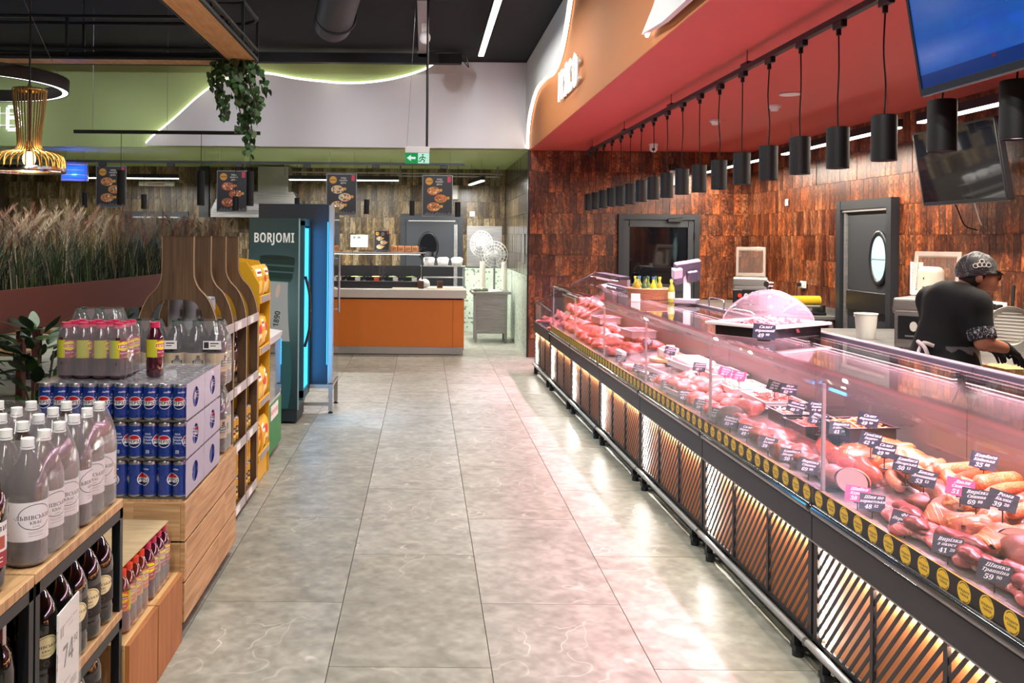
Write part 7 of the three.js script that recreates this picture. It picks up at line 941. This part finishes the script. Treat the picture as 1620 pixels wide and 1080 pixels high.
const menuT = [0, 1, 2, 3].map((k) => canv(192, 264, (g, w, h) => { // hanging menu posters: dishes as flat print
  g.fillStyle = '#23262c'; g.fillRect(0, 0, w, h); g.strokeStyle = '#8c8c8e'; g.lineWidth = 3; g.strokeRect(1, 1, w - 2, h - 2); g.fillStyle = '#d59a30'; g.beginPath(); g.arc(42, 38, 24, 0, 7); g.fill(); text(g, 'СМАЧНО', 42, 42, 'bold 10px sans-serif', '#3a2508'); g.fillStyle = '#c8344a'; g.fillRect(w - 32, 6, 22, 38); ['ОБІД', 'КОЖЕН', 'ДЕНЬ'].forEach((s, i) => text(g, s, 108, 30 + i * 16, 'bold 14px sans-serif', '#d8d4cc'));
  const q = rng(200 + k), dish = (x, y, r) => { g.fillStyle = ['#c98a52', '#b8583a', '#d9c2a0', '#c77a30'][k]; g.beginPath(); g.ellipse(x, y, r * 1.2, r * 0.8, 0, 0, 7); g.fill(); for (let i = 0; i < 26; i++) { g.fillStyle = ['#e0b070', '#8a3a22', '#f0dcc0', '#5a6a30', '#d05a3a'][Math.floor(q() * 5)]; g.beginPath(); g.arc(x + (q() - 0.5) * r * 1.8, y + (q() - 0.5) * r * 1.1, 2 + q() * 5, 0, 7); g.fill(); } g.fillStyle = '#d59a30'; g.beginPath(); g.arc(x + r * 1.4, y - 4, 10, 0, 7); g.fill(); };
  dish(70, 100, 34); dish(118, 150, 34); dish(72, 204, 36); g.fillStyle = '#6a6c70'; for (let i = 0; i < 20; i++) g.fillRect(10 + i * 9, h - 12 - (i * 7 % 16), 6, 20); }));
[[-4.32, 2.255, 0, 'left-most, beside the blue insect lamp'], [-2.655, 2.205, 1, 'left of the blue fridge, beside the black pendants'], [-1.145, 2.175, 2, 'right above the tall fridge'], [0.178, 2.168, 3, 'right-most, above the grey kitchen door']].forEach(([x, y, k, w]) => { const t = thing('menu_poster', `hanging dark menu poster, ${w}`, 'poster', x, y, -12.62, 0, 'menu posters'); part(t, 'board', bx(0.41, 0.56, 0.006), mat(0xffffff, 0.5, 0, { map: menuT[k] })); part(t, 'backing', bx(0.42, 0.57, 0.006, 0, 0, -0.008), greyMetal); for (const s of [-1, 1]) part(t, 'wire', seg(s * 0.17, 0.28, 0, s * 0.17, YL - y, 0, 0.002, 5), greyMetal); });
{ const t = thing('menu_stand', 'small upright menu card on the display shelf', 'menu', -0.59, 1.387, -12.75, 0.05); part(t, 'card', bx(0.21, 0.29, 0.008, 0, 0.15, 0), mat(0xffffff, 0.5, 0, { map: menuT[2] })); part(t, 'foot', rb(0.16, 0.012, 0.07, 0, 0.006, 0, 0.004), black); }
{ // track lights and pendants of the bay
  const tr = (label, x0, x1, y, z, top) => { const t = thing('light_track', label, 'light track', (x0 + x1) / 2, y, z); part(t, 'rail', bx(x1 - x0, 0.035, 0.04), black); for (const k of [-0.4, 0, 0.4]) part(t, 'suspension_wire', seg(k * (x1 - x0), 0.017, 0, k * (x1 - x0), top - y, 0, 0.002, 5), greyMetal); for (let i = 0; i < 8; i++) if (x1 - x0 > 4) part(t, 'track_adapter', rb(0.1, 0.05, 0.05, (i / 7 - 0.5) * (x1 - x0) * 0.92, -0.04, 0, 0.008), black); };
  tr('long black light track across the kitchen bay', -6.6, 0.55, 2.60, -12.6, YL); tr('short black light track hanging before the green wall', -3.64, -1.71, 2.655, -9.5, YC);
  const sh = (l) => lathe([[0, l], [0.036, l], [0.038, l - 0.004], [0.038, 0.003], [0.034, 0], [0.032, 0.012], [0, 0.012]], 18), S1 = sh(0.36), S2 = sh(0.2), lens = cyl(0.031, 0.003, 0, 0.008, 0, 16), warmLens = glow(0xfff0d0, 1.6);
  const pend = (label, x, y, z, g, l, top, on) => { const t = thing('pendant_spot', label, 'lamp', x, y, z, 0, 'small black pendants'); part(t, 'shade', g, matteBlack); part(t, 'glowing_lens', lens, warmLens); part(t, 'cord', seg(0, l, 0, 0, top - y, 0, 0.003, 5), rubber); const s = new THREE.SpotLight(COOL, on, 0, 0.75, 0.5, 2); s.position.set(0, 0.003, 0); s.target.position.set(0, -1, 0); s.castShadow = true; t.add(s, s.target); };
  [[-3.15, 'left'], [-2.32, 'middle'], [-1.81, 'right']].forEach(([x, w]) => pend(`long black pendant on the short track, ${w} one`, x, 1.9, -9.5, S1, 0.36, 2.64, 1.5));
  [-4.67, -3.86, -2.6, -1.75, -0.795, -0.17, 0.457].forEach((x, i) => pend(`short black pendant under the long track, ${ord(i)} from the left`, x, 1.88 + (6 - i) * 0.014, -12.6, S2, 0.2, 2.58, 4));
  linear('black-housed linear light above the food counter with white diffuser', 1.68, 0.05, -1.235, 2.46, -14.0, Math.PI / 2, LIGHT.kitchen, YL);
  linear('short white linear light slanting in the right corner of the kitchen bay', 1.1, 0.06, 0.8, 2.45, -14.2, 0.12, LIGHT.kitchen, YL); linear('linear light over the left part of the kitchen bay', 1.68, 0.05, -4.6, 2.46, -14.0, Math.PI / 2, LIGHT.kitchen * 0.8, YL);
  const pipe = thing('ceiling_pipes', 'thin pale pipes under the kitchen bay ceiling', 'pipe'); part(pipe, 'long_pipe', seg(-2.3, 2.66, -15.2, 1.3, 2.66, -15.2, 0.012, 8), greyMetal); part(pipe, 'short_pipe', seg(-0.4, 2.6, -15.0, 1.2, 2.6, -15.0, 0.012, 8), greyMetal); for (const x of [-2.3, -0.4, 1.2]) part(pipe, 'drop_pipe', seg(x, 2.6, -15.1, x, YL, -15.1, 0.012, 8), greyMetal); for (const x of [-0.4, 1.2]) part(pipe, 'flange', cyl(0.04, 0.03, x, 2.585, -15.0, 16), greyMetal);
}
{ // kitchen door and things on the back wall
  const d = structGroup('door_3'), z = -ZA + 0.03, cx = 0.13; for (const s of [-1, 1]) part(d, 'jamb', bx(0.09, 2.0, 0.07, cx + s * 0.49, 1.0, z), frameGrey); part(d, 'lintel', bx(0.89, 0.1, 0.066, cx, 1.948, z), frameGrey); part(d, 'leaf', bx(0.88, 1.9, 0.04, cx, 0.95, z - 0.005), doorGrey); part(d, 'edge_strip', bx(0.06, 1.8, 0.05, cx + 0.41, 0.92, z + 0.01), steel, 'bright metal strip'); part(d, 'top_strip', bx(0.8, 0.02, 0.05, cx, 1.88, z + 0.01), steelDull); part(d, 'oval_frame', new THREE.TorusGeometry(0.16, 0.018, 8, 36).scale(1, 1.5, 1).translate(cx - 0.06, 1.43, z + 0.02), black); part(d, 'window_pane', new THREE.CircleGeometry(0.158, 36).scale(1, 1.5, 1).translate(cx - 0.06, 1.43, z + 0.022), darkGlass, 'dark oval pane'); part(d, 'bumper_plate', rb(0.8, 0.5, 0.02, cx, 0.85, z + 0.02, 0.004), blackMetal);
  const e = structGroup('door_4'); for (const s of [-1, 1]) part(e, 'jamb', bx(0.09, 2.0, 0.07, -4.58 + s * 0.5, 1.0, z), frameGrey); part(e, 'lintel', bx(0.91, 0.1, 0.066, -4.58, 1.948, z), frameGrey); part(e, 'leaf', bx(0.9, 1.92, 0.04, -4.58, 0.96, z - 0.005), doorGrey); part(e, 'top_strip', bx(0.82, 0.025, 0.05, -4.58, 1.9, z + 0.01), steel);
  const pp = thing('paper_notice', 'white paper notice on the brown tiles above the food display', 'notice', -1.11, 1.42, -ZA + 0.02); part(pp, 'sheet', bx(0.3, 0.21, 0.003, 0, 0.105, 0), lbl(128, 90, (g, w, h) => { g.fillStyle = '#e4e4e0'; g.fillRect(0, 0, w, h); g.fillStyle = '#8a8a8e'; for (let i = 0; i < 6; i++) g.fillRect(8, 34 + i * 9, 100, 3); g.fillRect(20, 10, 16, 18); g.fillRect(50, 10, 22, 18); }));
  const uv = thing('insect_lamp', 'blue glowing insect lamp on the wall at the left', 'lamp', -4.93, 2.34, -12.9, 0.25); part(uv, 'housing', rb(0.36, 0.25, 0.08, 0, 0.125, 0, 0.01), greyMetal); for (let i = 0; i < 3; i++) part(uv, 'uv_tube', seg(-0.16, 0.06 + i * 0.065, 0.05, 0.16, 0.06 + i * 0.065, 0.05, 0.022, 10), glow(0x1040ff, 4), 'glowing blue tube'); for (const s of [-1, 1]) part(uv, 'wire', seg(s * 0.12, 0.25, 0, s * 0.12, YL - 2.34, 0, 0.002, 5), greyMetal);
  const ul = new THREE.PointLight(0x2040ff, 1.0); ul.position.set(-4.9, 2.45, -12.75); scene.add(ul);
  const bn = thing('tube_banner', 'white tube with red lettering on the brown tiles', 'sign', -4.57, 2.47, -ZA + 0.06); part(bn, 'tube', seg(-0.3, 0, 0, 0.3, 0, 0, 0.04, 16), white); part(bn, 'lettering', bx(0.3, 0.05, 0.004, 0, 0, 0.042), lbl(128, 24, (g, w, h) => { g.fillStyle = '#e2e0dc'; g.fillRect(0, 0, w, h); text(g, 'БЕЗАЛИКИ', 64, 20, 'bold 22px sans-serif', '#c0263a'); }));
  const hd = thing('extractor_hood', 'stainless extractor hood on the brown tiles behind the menu poster', 'hood', -2.75, 1.9, -15.3); part(hd, 'canopy', ext([[-0.75, 0], [0.75, 0], [0.75, 0.12], [0.6, 0.42], [-0.6, 0.42], [-0.75, 0.12]], 0.6).translate(0, 0, -0.3), steel); part(hd, 'flue', rb(0.5, 0.43, 0.4, 0.25, 0.63, 0, 0.01), steelDull); part(hd, 'black_column', bx(0.16, 0.84, 0.1, -0.9, 0.42, 0.1), black);
  const sw = (x, y, l) => one('wall_switch', l, 'switch', rb(0.09, 0.09, 0.02, 0, 0.045, 0, 0.008), whitePlastic, x, y, -ZA + 0.03); sw(0.82, 1.96, 'white switch on the brown tiles right of the kitchen door'); one('wall_box', 'white box on the brown tiles behind the right-most poster', 'box', rb(0.16, 0.24, 0.08, 0, 0.12, 0, 0.01), whitePlastic, 0.5, 2.25, -ZA + 0.06);
  // steel back sheet, cabinet and two fans in the right corner
  one('steel_splashback', 'stainless sheet on the wall behind the two fans', 'panel', rb(0.6, 0.7, 0.015, 0, 0.35, 0, 0.003), steel, 1.03, 1.1, -ZA + 0.03);
  const cb = thing('steel_cabinet', 'stainless cabinet on legs under the two fans', 'cabinet', 1.03, 0, -14.2); part(cb, 'body', rb(0.46, 0.56, 0.5, 0, 0.42, 0, 0.006), steel); part(cb, 'door', rb(0.42, 0.54, 0.012, 0, 0.42, 0.256, 0.004), steel); part(cb, 'worktop', rb(0.6, 0.04, 0.6, 0, 0.76, 0, 0.006), steel); part(cb, 'top_frame', bx(0.5, 0.05, 0.5, 0, 0.72, 0), steelDull); for (const a of [-1, 1]) for (const b of [-1, 1]) part(cb, 'leg', cyl(0.018, 0.72, a * 0.23, 0, b * 0.23, 10), steelDull);
  const fan = (label, x, y, z, turn, h) => { const t = thing('fan', label, 'fan', x, 0.78, z, turn); part(t, 'base', lathe([[0, 0], [0.13, 0], [0.13, 0.012], [0.03, 0.03], [0, 0.03]], 24), offWhite); part(t, 'stem', cyl(0.016, h, 0, 0.02, 0, 12), greyMetal); part(t, 'motor', cyl(0.055, 0.12, 0, 0, 0, 20).rotateX(Math.PI / 2).translate(0, h + 0.06, -0.12), whitePlastic); const cage = []; for (const r of [0.06, 0.11, 0.16, 0.205]) for (const f of [0.055, -0.05]) cage.push(new THREE.TorusGeometry(r, 0.003, 5, 32).translate(0, h + 0.06, f * Math.cos(r / 0.205 * 1.4))); for (let i = 0; i < 20; i++) { const a = i / 20 * P2, c = Math.cos(a), s = Math.sin(a); cage.push(seg(0.03 * c, h + 0.06 + 0.03 * s, 0.055, 0.205 * c, h + 0.06 + 0.205 * s, 0.008, 0.0022, 5), seg(0.03 * c, h + 0.06 + 0.03 * s, -0.05, 0.205 * c, h + 0.06 + 0.205 * s, -0.008, 0.0022, 5)); } part(t, 'cage', merge(cage), whitePlastic); for (let i = 0; i < 3; i++) { const b = part(t, 'blade', ext(spline([[0.02, 0], [0.09, -0.05], [0.17, -0.03], [0.18, 0.04], [0.1, 0.05]], 20, true), 0.004), mat(0x9a9c9c, 0.4)); b.position.set(0, h + 0.06, 0); b.rotation.z = i * 2.094; } part(t, 'hub', cyl(0.035, 0.02, 0, 0, 0, 20).rotateX(Math.PI / 2).translate(0, h + 0.06, 0.06), mat(0xd0d0ce, 0.4)); };
  fan('white cage fan on the steel cabinet, nearer and lower of two', 1.08, 0, -14.05, -0.25, 0.5); fan('white cage fan on the steel cabinet, behind and higher of two', 0.9, 0, -14.38, -0.6, 0.66);
  one('folded_cloth', 'crumpled cloth on the steel cabinet before the fans', 'cloth', scaleUv(blob(0.12, 0.03, 0.08, 55, 0.06, 26, 0.012), 1), mat(0x9aa08a, 0.9), 0.86, 0.781, -14.0);
  for (const x of [0.86, 1.2]) one('roll_tube', `pale paper roll standing on the steel cabinet, ${x < 1 ? 'left' : 'right'} of the fan stems`, 'roll', cyl(0.045, 0.45, 0, 0, 0, 18), mat(0xcfcabc, 0.8), x + 0.06, 0.781, -14.36);
}
shade(scene);
renderer.render(scene, camera);
